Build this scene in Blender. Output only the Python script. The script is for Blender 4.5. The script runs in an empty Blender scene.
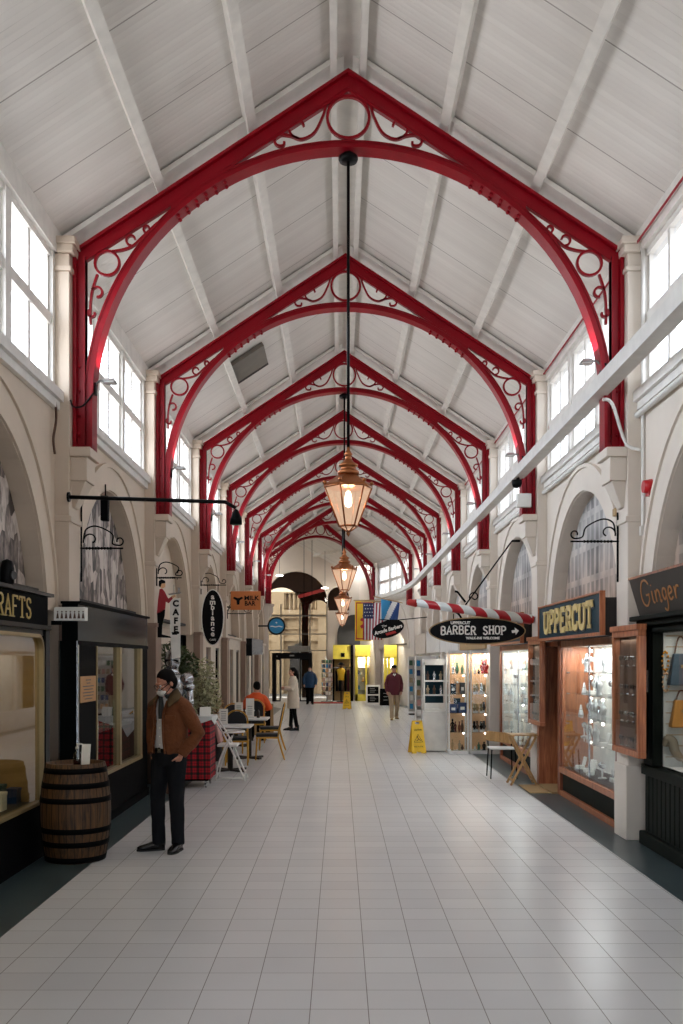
import bpy, bmesh, math, random
from math import sin, cos, pi, sqrt, atan2, radians
from mathutils import Vector, Matrix, noise

random.seed(7)
SC = bpy.context.scene
COL = SC.collection
V = Vector

# ------------------------------------------------------------------ camera
# one pixel of the 683x1024 frame is d/1000 m at distance d; eye 1.8 m above the floor
F, VX, HY, EYE = 1000.0, 340.0, 661.0, 1.8
cam_d = bpy.data.cameras.new('camera')
cam = bpy.data.objects.new('camera', cam_d)
COL.objects.link(cam)
cam.location = (0, 0, EYE)
cam.rotation_euler = (pi / 2, 0, 0)
cam_d.sensor_width = 36
cam_d.lens = 36 * F / 1024
cam_d.shift_x = (341.5 - VX) / 1024
cam_d.shift_y = (HY - 512) / 1024
cam_d.clip_end = 300
SC.camera = cam


def PX(px, d):
    return (px - VX) / F * d


def PZ(py, d):
    return EYE + (HY - py) / F * d


def lin(h):
    h = h.lstrip('#')
    r = []
    for i in (0, 2, 4):
        c = int(h[i:i + 2], 16) / 255
        r.append(c / 12.92 if c <= .04045 else ((c + .055) / 1.055) ** 2.4)
    return tuple(r)


# ------------------------------------------------------------------ materials
def nodes(m):
    m.use_nodes = True
    return m.node_tree.nodes, m.node_tree.links


def mat(name, col, rough=.6, metal=0., var=.08, scale=6., bump=0., bscale=40., spec=.5, coat=0., emit=None, es=0., stretch=None):
    """Principled material with a noise that varies its colour a little (wear, dirt)."""
    m = bpy.data.materials.new(name)
    N, L = nodes(m)
    b = N['Principled BSDF']
    if isinstance(col, str):
        col = lin(col)
    b.inputs['Roughness'].default_value = rough
    b.inputs['Metallic'].default_value = metal
    b.inputs['Specular IOR Level'].default_value = spec
    b.inputs['Coat Weight'].default_value = coat
    tc = N.new('ShaderNodeTexCoord')
    src = tc.outputs['Object']
    if stretch:
        mp = N.new('ShaderNodeMapping')
        mp.inputs['Scale'].default_value = stretch
        L.new(src, mp.inputs[0])
        src = mp.outputs[0]
    n = N.new('ShaderNodeTexNoise')
    n.inputs['Scale'].default_value = scale
    n.inputs['Detail'].default_value = 4
    L.new(src, n.inputs['Vector'])
    r = N.new('ShaderNodeValToRGB')
    r.color_ramp.elements[0].position = .3
    r.color_ramp.elements[1].position = .7
    r.color_ramp.elements[0].color = tuple(max(0, c * (1 - var)) for c in col) + (1,)
    r.color_ramp.elements[1].color = tuple(min(1, c * (1 + var)) for c in col) + (1,)
    L.new(n.outputs['Fac'], r.inputs[0])
    L.new(r.outputs[0], b.inputs['Base Color'])
    if bump:
        n2 = N.new('ShaderNodeTexNoise')
        n2.inputs['Scale'].default_value = bscale
        n2.inputs['Detail'].default_value = 3
        L.new(src, n2.inputs['Vector'])
        bp = N.new('ShaderNodeBump')
        bp.inputs['Strength'].default_value = bump
        bp.inputs['Distance'].default_value = .02
        L.new(n2.outputs['Fac'], bp.inputs['Height'])
        L.new(bp.outputs[0], b.inputs['Normal'])
    if emit:
        b.inputs['Emission Color'].default_value = (lin(emit) if isinstance(emit, str) else emit) + (1,)
        b.inputs['Emission Strength'].default_value = es
    return m


def glass(name, tint=(1, 1, 1), gloss=1., rough=.02, milk=0.):
    m = bpy.data.materials.new(name)
    N, L = nodes(m)
    N.remove(N['Principled BSDF'])
    out = N['Material Output']
    t = N.new('ShaderNodeBsdfTransparent')
    t.inputs[0].default_value = tint + (1,)
    g = N.new('ShaderNodeBsdfGlossy')
    g.inputs['Roughness'].default_value = rough
    fr = N.new('ShaderNodeFresnel')
    fr.inputs['IOR'].default_value = 1.5
    mu = N.new('ShaderNodeMath')
    mu.operation = 'MULTIPLY'
    mu.inputs[1].default_value = gloss
    geo = N.new('ShaderNodeNewGeometry')
    fb = N.new('ShaderNodeMath')          # only the outer face of a pane mirrors
    fb.operation = 'SUBTRACT'
    fb.inputs[0].default_value = 1
    L.new(geo.outputs['Backfacing'], fb.inputs[1])
    f2 = N.new('ShaderNodeMath')
    f2.operation = 'MULTIPLY'
    L.new(fr.outputs[0], f2.inputs[0])
    L.new(fb.outputs[0], f2.inputs[1])
    L.new(f2.outputs[0], mu.inputs[0])
    mx = N.new('ShaderNodeMixShader')
    L.new(mu.outputs[0], mx.inputs[0])
    L.new(t.outputs[0], mx.inputs[1])
    L.new(g.outputs[0], mx.inputs[2])
    res = mx.outputs[0]
    if milk:
        tl = N.new('ShaderNodeBsdfTranslucent')
        tl.inputs[0].default_value = tint + (1,)
        m2 = N.new('ShaderNodeMixShader')
        m2.inputs[0].default_value = milk
        L.new(res, m2.inputs[1])
        L.new(tl.outputs[0], m2.inputs[2])
        res = m2.outputs[0]
    L.new(res, out.inputs['Surface'])
    return m


def emis(name, col, s):
    m = bpy.data.materials.new(name)
    N, L = nodes(m)
    b = N['Principled BSDF']
    c = (lin(col) if isinstance(col, str) else col) + (1,)
    b.inputs['Base Color'].default_value = c
    b.inputs['Emission Color'].default_value = c
    b.inputs['Emission Strength'].default_value = s
    return m


def mathn(N, L, op, a, b=None):
    n = N.new('ShaderNodeMath')
    n.operation = op
    for i, x in enumerate((a, b)):
        if x is None:
            continue
        if isinstance(x, (int, float)):
            n.inputs[i].default_value = x
        else:
            L.new(x, n.inputs[i])
    return n.outputs[0]


def ramp(N, L, src, stops):
    r = N.new('ShaderNodeValToRGB')
    e = r.color_ramp.elements
    while len(e) < len(stops):
        e.new(.5)
    for k, (p, c) in enumerate(stops):
        e[k].position = p
        e[k].color = (lin(c) if isinstance(c, str) else tuple(c)) + (1,)
    L.new(src, r.inputs[0])
    return r.outputs[0]


def wood(name, c1, c2, rough=.5, scale=2., stretch=(1, 1, .08), bump=.15, coat=0.):
    m = bpy.data.materials.new(name)
    N, L = nodes(m)
    b = N['Principled BSDF']
    b.inputs['Roughness'].default_value = rough
    b.inputs['Coat Weight'].default_value = coat
    tc = N.new('ShaderNodeTexCoord')
    mp = N.new('ShaderNodeMapping')
    mp.inputs['Scale'].default_value = stretch
    L.new(tc.outputs['Object'], mp.inputs[0])
    n = N.new('ShaderNodeTexNoise')
    n.inputs['Scale'].default_value = 14 * scale
    n.inputs['Detail'].default_value = 6
    n.inputs['Distortion'].default_value = 1.2
    L.new(mp.outputs[0], n.inputs['Vector'])
    col = ramp(N, L, n.outputs['Fac'], [(.32, c1), (.68, c2)])
    L.new(col, b.inputs['Base Color'])
    bp = N.new('ShaderNodeBump')
    bp.inputs['Strength'].default_value = bump
    bp.inputs['Distance'].default_value = .01
    L.new(n.outputs['Fac'], bp.inputs['Height'])
    L.new(bp.outputs[0], b.inputs['Normal'])
    return m


def tile_mat():
    m = bpy.data.materials.new('floor_tile')
    N, L = nodes(m)
    b = N['Principled BSDF']
    tc = N.new('ShaderNodeTexCoord')
    mp = N.new('ShaderNodeMapping')
    mp.inputs['Location'].default_value = (-.146, -.07, 0)
    L.new(tc.outputs['Object'], mp.inputs[0])
    br = N.new('ShaderNodeTexBrick')
    br.offset = 0
    br.squash = 1
    br.inputs['Scale'].default_value = 1
    br.inputs['Brick Width'].default_value = .3
    br.inputs['Row Height'].default_value = .3
    br.inputs['Mortar Size'].default_value = .0027
    br.inputs['Mortar Smooth'].default_value = .2
    br.inputs['Color1'].default_value = lin('#d5d5d6') + (1,)
    br.inputs['Color2'].default_value = lin('#cbcbcd') + (1,)
    br.inputs['Mortar'].default_value = lin('#86827e') + (1,)
    L.new(mp.outputs[0], br.inputs['Vector'])
    n = N.new('ShaderNodeTexNoise')
    n.inputs['Scale'].default_value = 1.3
    n.inputs['Detail'].default_value = 5
    L.new(tc.outputs['Object'], n.inputs['Vector'])
    gr = ramp(N, L, n.outputs['Fac'], [(.3, (.95, .945, .94)), (.65, (1, 1, 1))])
    mx = N.new('ShaderNodeMix')
    mx.data_type = 'RGBA'
    mx.blend_type = 'MULTIPLY'
    mx.inputs[0].default_value = 1
    L.new(br.outputs['Color'], mx.inputs[6])
    L.new(gr, mx.inputs[7])
    L.new(mx.outputs[2], b.inputs['Base Color'])
    rr = mathn(N, L, 'ADD', mathn(N, L, 'MULTIPLY', n.outputs['Fac'], .05), .27)
    rr = mathn(N, L, 'ADD', rr, mathn(N, L, 'MULTIPLY', br.outputs['Fac'], .4))
    L.new(rr, b.inputs['Roughness'])
    bp = N.new('ShaderNodeBump')
    bp.invert = True
    bp.inputs['Strength'].default_value = .4
    bp.inputs['Distance'].default_value = .004
    L.new(br.outputs['Fac'], bp.inputs['Height'])
    L.new(bp.outputs[0], b.inputs['Normal'])
    return m


def plank_mat():
    """white painted ceiling boards that run up the slope; boards repeat along the hall"""
    m = bpy.data.materials.new('ceiling_boards')
    N, L = nodes(m)
    b = N['Principled BSDF']
    b.inputs['Roughness'].default_value = .42
    tc = N.new('ShaderNodeTexCoord')
    sp = N.new('ShaderNodeSeparateXYZ')
    L.new(tc.outputs['Object'], sp.inputs[0])
    y = sp.outputs['Y']
    f = mathn(N, L, 'FRACT', mathn(N, L, 'MULTIPLY', y, 1 / .075))
    g = mathn(N, L, 'LESS_THAN', f, .1)
    f2 = mathn(N, L, 'FRACT', mathn(N, L, 'MULTIPLY', y, 1 / 1.32))
    g2 = mathn(N, L, 'LESS_THAN', f2, .012)
    cell = mathn(N, L, 'FLOOR', mathn(N, L, 'MULTIPLY', y, 1 / .075))
    wn = N.new('ShaderNodeTexWhiteNoise')
    wn.noise_dimensions = '1D'
    L.new(cell, wn.inputs['W'])
    n = N.new('ShaderNodeTexNoise')
    n.inputs['Scale'].default_value = 1.1
    n.inputs['Detail'].default_value = 5
    L.new(tc.outputs['Object'], n.inputs['Vector'])
    t = mathn(N, L, 'ADD', mathn(N, L, 'MULTIPLY', wn.outputs['Value'], .35), mathn(N, L, 'MULTIPLY', n.outputs['Fac'], .8))
    t = mathn(N, L, 'SUBTRACT', t, mathn(N, L, 'MULTIPLY', g, .12))
    t = mathn(N, L, 'SUBTRACT', t, mathn(N, L, 'MULTIPLY', g2, .8))
    col = ramp(N, L, t, [(0., '#9b958f'), (.3, '#d2cdc7'), (.9, '#e0dcd6')])
    L.new(col, b.inputs['Base Color'])
    bp = N.new('ShaderNodeBump')
    bp.inputs['Strength'].default_value = .5
    bp.inputs['Distance'].default_value = .004
    h = mathn(N, L, 'SINE', mathn(N, L, 'MULTIPLY', f, pi))
    L.new(mathn(N, L, 'POWER', h, .4), bp.inputs['Height'])
    L.new(bp.outputs[0], b.inputs['Normal'])
    return m


def tartan_mat():
    m = bpy.data.materials.new('tartan_cloth')
    N, L = nodes(m)
    b = N['Principled BSDF']
    b.inputs['Roughness'].default_value = .85
    tc = N.new('ShaderNodeTexCoord')
    sp = N.new('ShaderNodeSeparateXYZ')
    L.new(tc.outputs['Object'], sp.inputs[0])
    xy = mathn(N, L, 'ADD', sp.outputs['X'], sp.outputs['Y'])

    def band(src, per, a, bb):
        f = mathn(N, L, 'FRACT', mathn(N, L, 'MULTIPLY', src, 1 / per))
        return mathn(N, L, 'MULTIPLY', mathn(N, L, 'GREATER_THAN', f, a), mathn(N, L, 'LESS_THAN', f, bb))
    dark = mathn(N, L, 'ADD', band(xy, .095, .0, .36), band(sp.outputs['Z'], .095, .0, .36))
    dark = mathn(N, L, 'ADD', dark, mathn(N, L, 'MULTIPLY', mathn(N, L, 'ADD', band(xy, .095, .62, .72), band(sp.outputs['Z'], .095, .62, .72)), .6))
    col = ramp(N, L, mathn(N, L, 'MULTIPLY', dark, .5), [(0., '#b81524'), (.5, '#54121a'), (1., '#141210')])
    L.new(col, b.inputs['Base Color'])
    return m


def mural_mat(name, kind, tone1, tone2, tone3):
    """an old monochrome photograph printed on the arch panel: a crowd, or a street of tall buildings"""
    m = bpy.data.materials.new(name)
    N, L = nodes(m)
    b = N['Principled BSDF']
    b.inputs['Roughness'].default_value = .55
    tc = N.new('ShaderNodeTexCoord')
    mp = N.new('ShaderNodeMapping')
    L.new(tc.outputs['Object'], mp.inputs[0])
    if kind == 'crowd':
        mp.inputs['Scale'].default_value = (1, 8, 3.6)
        v = N.new('ShaderNodeTexVoronoi')
        v.inputs['Scale'].default_value = 1.0
        v.inputs['Randomness'].default_value = .75
        L.new(mp.outputs[0], v.inputs['Vector'])
        n = N.new('ShaderNodeTexNoise')
        n.inputs['Scale'].default_value = 2.2
        n.inputs['Detail'].default_value = 8
        n.inputs['Distortion'].default_value = 1.
        L.new(mp.outputs[0], n.inputs['Vector'])
        s = N.new('ShaderNodeSeparateColor')
        L.new(v.outputs['Color'], s.inputs[0])
        t = mathn(N, L, 'ADD', mathn(N, L, 'MULTIPLY', s.outputs[0], .7), mathn(N, L, 'MULTIPLY', n.outputs['Fac'], .55))
        t = mathn(N, L, 'SUBTRACT', t, mathn(N, L, 'MULTIPLY', v.outputs['Distance'], .3))
        col = ramp(N, L, t, [(.24, tone1), (.42, tone2), (.62, tone3)])
    else:
        sp = N.new('ShaderNodeSeparateXYZ')
        L.new(tc.outputs['Object'], sp.inputs[0])
        cb = N.new('ShaderNodeCombineXYZ')
        L.new(sp.outputs['Y'], cb.inputs[0])
        L.new(sp.outputs['Z'], cb.inputs[1])
        br = N.new('ShaderNodeTexBrick')
        br.inputs['Scale'].default_value = 1
        br.inputs['Brick Width'].default_value = .22
        br.inputs['Row Height'].default_value = .42
        br.offset = 0
        br.inputs['Mortar Size'].default_value = .05
        br.inputs['Mortar Smooth'].default_value = .3
        br.inputs['Color1'].default_value = (.12, .12, .12, 1)
        br.inputs['Color2'].default_value = (.55, .55, .55, 1)
        br.inputs['Mortar'].default_value = (.78, .78, .78, 1)
        L.new(cb.outputs[0], br.inputs['Vector'])
        n = N.new('ShaderNodeTexNoise')
        n.inputs['Scale'].default_value = 3.
        n.inputs['Detail'].default_value = 8
        L.new(tc.outputs['Object'], n.inputs['Vector'])
        mp.inputs['Scale'].default_value = (1, 1.5, .8)
        n2 = N.new('ShaderNodeTexNoise')
        n2.inputs['Scale'].default_value = 2.
        n2.inputs['Detail'].default_value = 2
        L.new(mp.outputs[0], n2.inputs['Vector'])
        low = mathn(N, L, 'MULTIPLY', mathn(N, L, 'SUBTRACT', n2.outputs['Fac'], .5), 1.1)
        t = mathn(N, L, 'ADD', mathn(N, L, 'MULTIPLY', br.outputs['Color'], .5), mathn(N, L, 'MULTIPLY', n.outputs['Fac'], .62))
        t = mathn(N, L, 'ADD', t, low)
        col = ramp(N, L, t, [(.12, tone1), (.5, tone2), (.82, tone3)])
        zf = ramp(N, L, mathn(N, L, 'MULTIPLY', sp.outputs['Z'], .8), [(.1, (1., .74, .58)), (.75, (1, 1, 1))])     # the print fades to brown at the foot
        mx = N.new('ShaderNodeMix')
        mx.data_type = 'RGBA'
        mx.blend_type = 'MULTIPLY'
        mx.inputs[0].default_value = 1
        L.new(col, mx.inputs[6])
        L.new(zf, mx.inputs[7])
        col = mx.outputs[2]
    L.new(col, b.inputs['Base Color'])
    return m


M = {}


def make_materials():
    A = dict(
        cream=('#d8cdbf', .6), cream2=('#cdbfae', .65), white_paint=('#dedad4', .5), beam=('#dcd8d1', .45),
        red=('#a30d22', .38), red_dark=('#7c0a1a', .4), strip=('#3b474a', .35), x_=('#0d0d0e', .35),
        iron=('#17191a', .5), pvc=('#d9d6d0', .4), cable=('#9a2430', .5), grey=('#8e8c88', .5), darkgrey=('#3a3a3b', .5),
        white=('#e6e4e0', .5), cardwhite=('#ece9e2', .6), plinth=('#d9d7d2', .55), navy=('#24373f', .5), teal=('#2b4d55', .5),
        bottle=('#241f1d', .2), green_black=('#20241f', .5), slat=('#c9cbc6', .5), ginger_board=('#2c261f', .6), copper_paint=('#a8703c', .45),
        yellow=('#ead44e', .5), yellow2=('#e6b81c', .5), skin=('#b98068', .55), skin_pale=('#c99880', .55), hair=('#17100c', .5),
        suede=('#7c4521', .9), shirt=('#c9c8c9', .8), trousers=('#26272a', .8), shoe=('#121111', .25), mask=('#d6d3cf', .8),
        brown_collar=('#4d3a1e', .9), scarf=('#191b1c', .8), orange=('#e2551c', .7), cream_coat=('#e6d8c4', .85), blue_coat=('#173c5e', .7),
        maroon=('#571420', .75), khaki=('#a58f73', .8), seat_black=('#14161a', .6), laminate=('#dcdcda', .35), orange_wood=('#c6743a', .5),
        cloth=('#d6d6d6', .8), pink=('#c99a92', .7), redmat=('#9a2320', .9), brown_vault=('#583c2b', .6), stone=('#a8967c', .8),
        brownpaper=('#b98a5c', .7), jewel=('#d8d9d8', .5), bluebox=('#1f3c6b', .4), red2=('#b3241f', .5), greenitem=('#3d6b52', .4),
        terracotta=('#8a4a34', .8), soil=('#2a1d14', .9), tan=('#a98a5e', .7), handbag_blue=('#2d4350', .5), handbag_orange=('#b57a2c', .5),
        scarf_pat=('#8b7f6c', .8), rubber=('#1b1b1b', .7), sky_blue=('#2c88bb', .6), dark_blue=('#173e7c', .6), us_blue=('#2b2f55', .7),
        us_red=('#a12530', .7), flag_white=('#dddad6', .7), asphalt=('#5a5a5a', .9), shopdark=('#241f1c', .7), shopbeige=('#a99b86', .7),
        peach=('#dcae84', .6), cast=('#2a211c', .5), bellred=('#b5121b', .35), amber=('#c8871d', .4),
    )
    for k, (c, r) in A.items():
        M[k] = mat(k, c, r)
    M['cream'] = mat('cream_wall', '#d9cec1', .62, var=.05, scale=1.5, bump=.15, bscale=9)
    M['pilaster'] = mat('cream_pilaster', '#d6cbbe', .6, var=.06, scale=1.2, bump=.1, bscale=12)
    M['red'] = mat('red_iron', '#880417', .4, var=.1, spec=.22, scale=3, bump=.08, bscale=25)
    M['suede'] = mat('suede', '#6a3a1a', .92, var=.16, scale=9, bump=.35, bscale=60)
    M['trousers'] = mat('trouser_cloth', '#1f2023', .9, var=.1, scale=5, bump=.3, bscale=14, spec=.05)
    M['strip'] = mat('dark_tile', '#3f4c4f', .28, var=.15, scale=3)
    M['gold'] = mat('gold_trim', '#93805a', .4, metal=.4)
    M['goldpaint'] = mat('gold_paint', '#c4a866', .45, metal=.1)
    for k, c, r in (('black', '#08080a', .35), ('blackmatt', '#0a0a0b', .7), ('hair', '#0b0706', .7), ('iron', '#0d0e0f', .55), ('green_black', '#171b17', .5), ('navy', '#1c3640', .5)):
        M[k] = mat(k, c, r, spec=.12 if k in ('black', 'hair', 'navy') else .04, bump=.1 if k == 'hair' else 0)
    M['cream_left'] = mat('cream_wall_left', '#cdbca9', .62, var=.06, scale=1.5, bump=.15, bscale=9)  # left wall and pilaster creams: the left side's shade put into the colour
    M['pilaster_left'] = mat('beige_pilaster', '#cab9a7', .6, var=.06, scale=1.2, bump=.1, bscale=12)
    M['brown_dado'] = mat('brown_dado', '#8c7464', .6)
    M['goldframe'] = mat('gold_chair', '#c8922c', .35, metal=.1)
    M['brass'] = mat('lantern_copper', '#9c5f38', .35, metal=.8)
    M['silver'] = mat('polished_steel', '#b9bcc0', .22, metal=1.)
    M['chrome'] = mat('chrome', '#a9adb0', .2, metal=1.)
    M['whitemetal'] = mat('white_metal', '#dedcd8', .35)
    M['tile'] = tile_mat()
    M['planks'] = plank_mat()
    M['tartan'] = tartan_mat()
    M['redwood'] = wood('red_wood', '#5e2a14', '#96502a', .42, coat=.2)
    M['redwood2'] = wood('red_wood_light', '#8a4a28', '#bb744a', .42, coat=.2)
    M['oak'] = wood('barrel_oak', '#2b1c0c', '#654320', .6, scale=3, bump=.4)
    M['bamboo'] = wood('bamboo', '#9b7443', '#c89d66', .5)
    M['trunk'] = wood('bark', '#2b2018', '#57452f', .8, bump=.6)
    M['leaf'] = mat('leaf_green', '#3c4a24', .5, var=.35, scale=9)
    M['heater'] = mat('heater_grey', '#6c675e', .5)
    M['leaf2'] = mat('leaf_pale', '#b0ae88', .5, var=.35, scale=9)
    M['glass'] = glass('shop_glass', (.97, .98, .97), 1.)
    M['glass_dark'] = glass('dark_glass', (.55, .56, .53), 1.6)
    M['glass_shop'] = glass('craft_glass', (.9, .88, .78), 1.5)
    M['glass_window'] = glass('window_glass', (.95, .97, 1.), .8)
    M['glass_tinted'] = glass('tinted_screen', (.66, .63, .58), 1.)  # tint added to dim the bright street behind the end arches
    M['glass_clear'] = glass('clear_plastic', (.9, .92, .92), 1.2)
    M['glass_wine'] = glass('wine_liquid', (.25, .02, .04), 1.)
    M['mural_crowd'] = mural_mat('crowd_photograph', 'crowd', '#3a302c', '#8d7e76', '#c9bdb4')
    M['mural_city'] = mural_mat('street_photograph', 'city', '#39383a', '#94918f', '#c6c1bc')
    M['bulb'] = emis('bulb', (1., .86, .68), 14)
    M['spot'] = emis('spot_lens', (1., .95, .86), 9)
    M['tube'] = emis('strip_light', (.95, 1., 1.), 6)
    M['disc'] = emis('downlight', (1., .95, .85), 5)
    M['mirror'] = mat('dark_mirror', '#101313', .1, var=.05, spec=.04)
    M['uppergold'] = mat('sign_gold', '#d6bd7a', .5)
    # lantern glass: lit from inside, thin and see-through
    m = bpy.data.materials.new('lantern_glass')
    N, L = nodes(m)
    N.remove(N['Principled BSDF'])
    e = N.new('ShaderNodeEmission')
    e.inputs[0].default_value = (1., .68, .46, 1)
    e.inputs[1].default_value = .8
    t = N.new('ShaderNodeBsdfTransparent')
    t.inputs[0].default_value = (1., .85, .75, 1)
    mx = N.new('ShaderNodeMixShader')
    mx.inputs[0].default_value = .38
    L.new(e.outputs[0], mx.inputs[1])
    L.new(t.outputs[0], mx.inputs[2])
    L.new(mx.outputs[0], N['Material Output'].inputs['Surface'])
    M['lantern_glass'] = m


make_materials()
# ------------------------------------------------------------------ mesh builder
class MB:
    def __init__(s, T=None):
        s.v, s.f, s.m, s.T, s.cm = [], [], [], T or Matrix.Identity(4), 0
        s.sm = []

    def add(s, vs, fs, smooth=False):
        o = len(s.v)
        s.v += [s.T @ V(p) for p in vs]
        for f in fs:
            s.f.append([i + o for i in f])
            s.m.append(s.cm)
            s.sm.append(smooth)
        return s

    def box(s, x0, x1, y0, y1, z0, z1):
        return s.add([(x0, y0, z0), (x1, y0, z0), (x1, y1, z0), (x0, y1, z0), (x0, y0, z1), (x1, y0, z1), (x1, y1, z1), (x0, y1, z1)],
                     [(0, 3, 2, 1), (4, 5, 6, 7), (0, 1, 5, 4), (1, 2, 6, 5), (2, 3, 7, 6), (3, 0, 4, 7)])

    def cbox(s, c, size):
        return s.box(c[0] - size[0] / 2, c[0] + size[0] / 2, c[1] - size[1] / 2, c[1] + size[1] / 2, c[2] - size[2] / 2, c[2] + size[2] / 2)

    def hexa(s, pts):
        return s.add(pts, [(0, 3, 2, 1), (4, 5, 6, 7), (0, 1, 5, 4), (1, 2, 6, 5), (2, 3, 7, 6), (3, 0, 4, 7)])

    def quad(s, a, b, c, d):
        return s.add([a, b, c, d], [(0, 1, 2, 3)])

    def bar(s, p, q, w, h, up=(0, 0, 1)):
        """square bar from p to q, w wide, h deep along up"""
        p, q, up = V(p), V(q), V(up)
        d = (q - p).normalized()
        sx = d.cross(up)
        if sx.length < 1e-5:
            sx = d.cross(V((1, 0, 0)))
        sx.normalize()
        u = sx.cross(d)
        a, b = sx * w / 2, u * h / 2
        return s.hexa([p - a - b, p + a - b, q + a - b, q - a - b, p - a + b, p + a + b, q + a + b, q - a + b])

    def tube(s, pts, r, n=8, closed=False, r1=None, smooth=True, flat=1.):
        pts = [V(p) for p in pts]
        K = len(pts)
        rs = r if isinstance(r, (list, tuple)) else [r + ((r1 - r) * i / max(1, K - 1) if r1 is not None else 0) for i in range(K)]
        vs, prev = [], None
        for i, p in enumerate(pts):
            if closed:
                t = pts[(i + 1) % K] - pts[i - 1]
            else:
                t = pts[min(i + 1, K - 1)] - pts[max(i - 1, 0)]
            if t.length < 1e-9:
                t = V((0, 0, 1))
            t.normalize()
            if prev is None:
                a = t.orthogonal().normalized()
            else:
                a = prev - t * prev.dot(t)
                if a.length < 1e-6:
                    a = t.orthogonal()
                a.normalize()
            prev = a
            b = t.cross(a)
            for k in range(n):
                w = 2 * pi * k / n
                vs.append(p + (a * cos(w) + b * sin(w) * flat) * rs[i])
        fs = []
        for i in range(K if closed else K - 1):
            j = (i + 1) % K
            for k in range(n):
                l = (k + 1) % n
                fs.append((i * n + k, i * n + l, j * n + l, j * n + k))
        s.add(vs, fs, smooth)
        if not closed:
            o = len(s.v) - len(vs)
            s.f += [[o + k for k in range(n)][::-1], [o + (K - 1) * n + k for k in range(n)]]
            s.m += [s.cm] * 2
            s.sm += [False] * 2
        return s

    def cyl(s, p, q, r, r1=None, n=12):
        return s.tube([p, q], r, n, r1=r if r1 is None else r1)

    def lathe(s, prof, c=(0, 0, 0), n=20, smooth=True, sx=1., sy=1., rot=0.):
        """profile [(r, z)] about the vertical through c"""
        vs = [(c[0] + r * cos(2 * pi * k / n + rot) * sx, c[1] + r * sin(2 * pi * k / n + rot) * sy, c[2] + z) for r, z in prof for k in range(n)]
        fs = [(i * n + k, i * n + (k + 1) % n, (i + 1) * n + (k + 1) % n, (i + 1) * n + k) for i in range(len(prof) - 1) for k in range(n)]
        s.add(vs, fs, smooth)
        o = len(s.v) - len(vs)
        for i, fl in ((0, True), (len(prof) - 1, False)):
            if prof[i][0] > 1e-4:
                ring = [o + i * n + k for k in range(n)]
                s.f.append(ring[::-1] if fl else ring)
                s.m.append(s.cm)
                s.sm.append(False)
        return s

    def ball(s, c, r, n=14, k=9):
        if not isinstance(r, (tuple, list)):
            r = (r, r, r)
        prof = [(sin(pi * i / k), -cos(pi * i / k)) for i in range(k + 1)]
        vs = [(c[0] + a * cos(2 * pi * j / n) * r[0], c[1] + a * sin(2 * pi * j / n) * r[1], c[2] + z * r[2]) for a, z in prof for j in range(n)]
        fs = [(i * n + j, i * n + (j + 1) % n, (i + 1) * n + (j + 1) % n, (i + 1) * n + j) for i in range(k) for j in range(n)]
        return s.add(vs, fs, True)

    def prism(s, poly, T, depth):
        """2D polygon (x, y) placed by T, extruded by depth along T's z"""
        n = len(poly)
        vs = [T @ V((x, y, 0)) for x, y in poly] + [T @ V((x, y, depth)) for x, y in poly]
        return s.add(vs, [tuple(range(n))[::-1], tuple(range(n, 2 * n))] + [(i, (i + 1) % n, n + (i + 1) % n, n + i) for i in range(n)])

    def ribbon(s, path, T, w, depth, closed=False):
        """flat bar of width w following a 2D path in T's xy plane, depth along T's z (centred)"""
        K = len(path)
        vs = []
        for i, p in enumerate(path):
            a = path[(i - 1) % K] if (closed or i > 0) else p
            b = path[(i + 1) % K] if (closed or i < K - 1) else p
            tx, ty = b[0] - a[0], b[1] - a[1]
            l = sqrt(tx * tx + ty * ty) or 1
            nx, ny = -ty / l * w / 2, tx / l * w / 2
            for sg, dz in ((1, -depth / 2), (1, depth / 2), (-1, depth / 2), (-1, -depth / 2)):
                vs.append(T @ V((p[0] + nx * sg, p[1] + ny * sg, dz)))
        fs = []
        for i in range(K if closed else K - 1):
            j = (i + 1) % K
            for k in range(4):
                l = (k + 1) % 4
                fs.append((i * 4 + k, i * 4 + l, j * 4 + l, j * 4 + k))
        if not closed:
            fs += [(0, 1, 2, 3), ((K - 1) * 4 + 3, (K - 1) * 4 + 2, (K - 1) * 4 + 1, (K - 1) * 4)]
        return s.add(vs, fs)

    def mesh(s, name, mats):
        me = bpy.data.meshes.new(name)
        me.from_pydata([tuple(p) for p in s.v], [], s.f)
        for i, p in enumerate(me.polygons):
            p.material_index = s.m[i]
            p.use_smooth = s.sm[i]
        for m in (mats if isinstance(mats, (list, tuple)) else [mats]):
            me.materials.append(m)
        bm = bmesh.new()
        bm.from_mesh(me)
        bmesh.ops.recalc_face_normals(bm, faces=bm.faces)
        bm.to_mesh(me)
        bm.free()
        return me


def link(name, me, parent=None, loc=None, label=None):
    o = bpy.data.objects.new(name, me)
    COL.objects.link(o)
    if parent is not None:
        o.parent = parent
    if loc is not None:
        o.location = loc
    if label:
        o['label'] = label
    return o


def part(name, mb, m, parent, label=None, bevel=0.):
    """mb holds world coordinates; the part is stored relative to its parent's origin"""
    me = mb.mesh(name, m)
    if parent is not None:
        me.transform(wm(parent).inverted())
    o = link(name, me, parent, label=label)
    if bevel:
        b = o.modifiers.new('bevel', 'BEVEL')
        b.width = bevel
        b.segments = 2
        b.limit_method = 'ANGLE'
    return o


def wm(o):
    m = Matrix.LocRotScale(o.location, o.rotation_euler, o.scale)
    return wm(o.parent) @ m if o.parent else m


def thing(name, label, cat, loc=(0, 0, 0), rz=0., group=None):
    o = bpy.data.objects.new(name, None)
    COL.objects.link(o)
    o.location = loc
    o.rotation_euler = (0, 0, rz)
    o.empty_display_size = .1
    return tag(o, label, cat, group)


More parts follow.
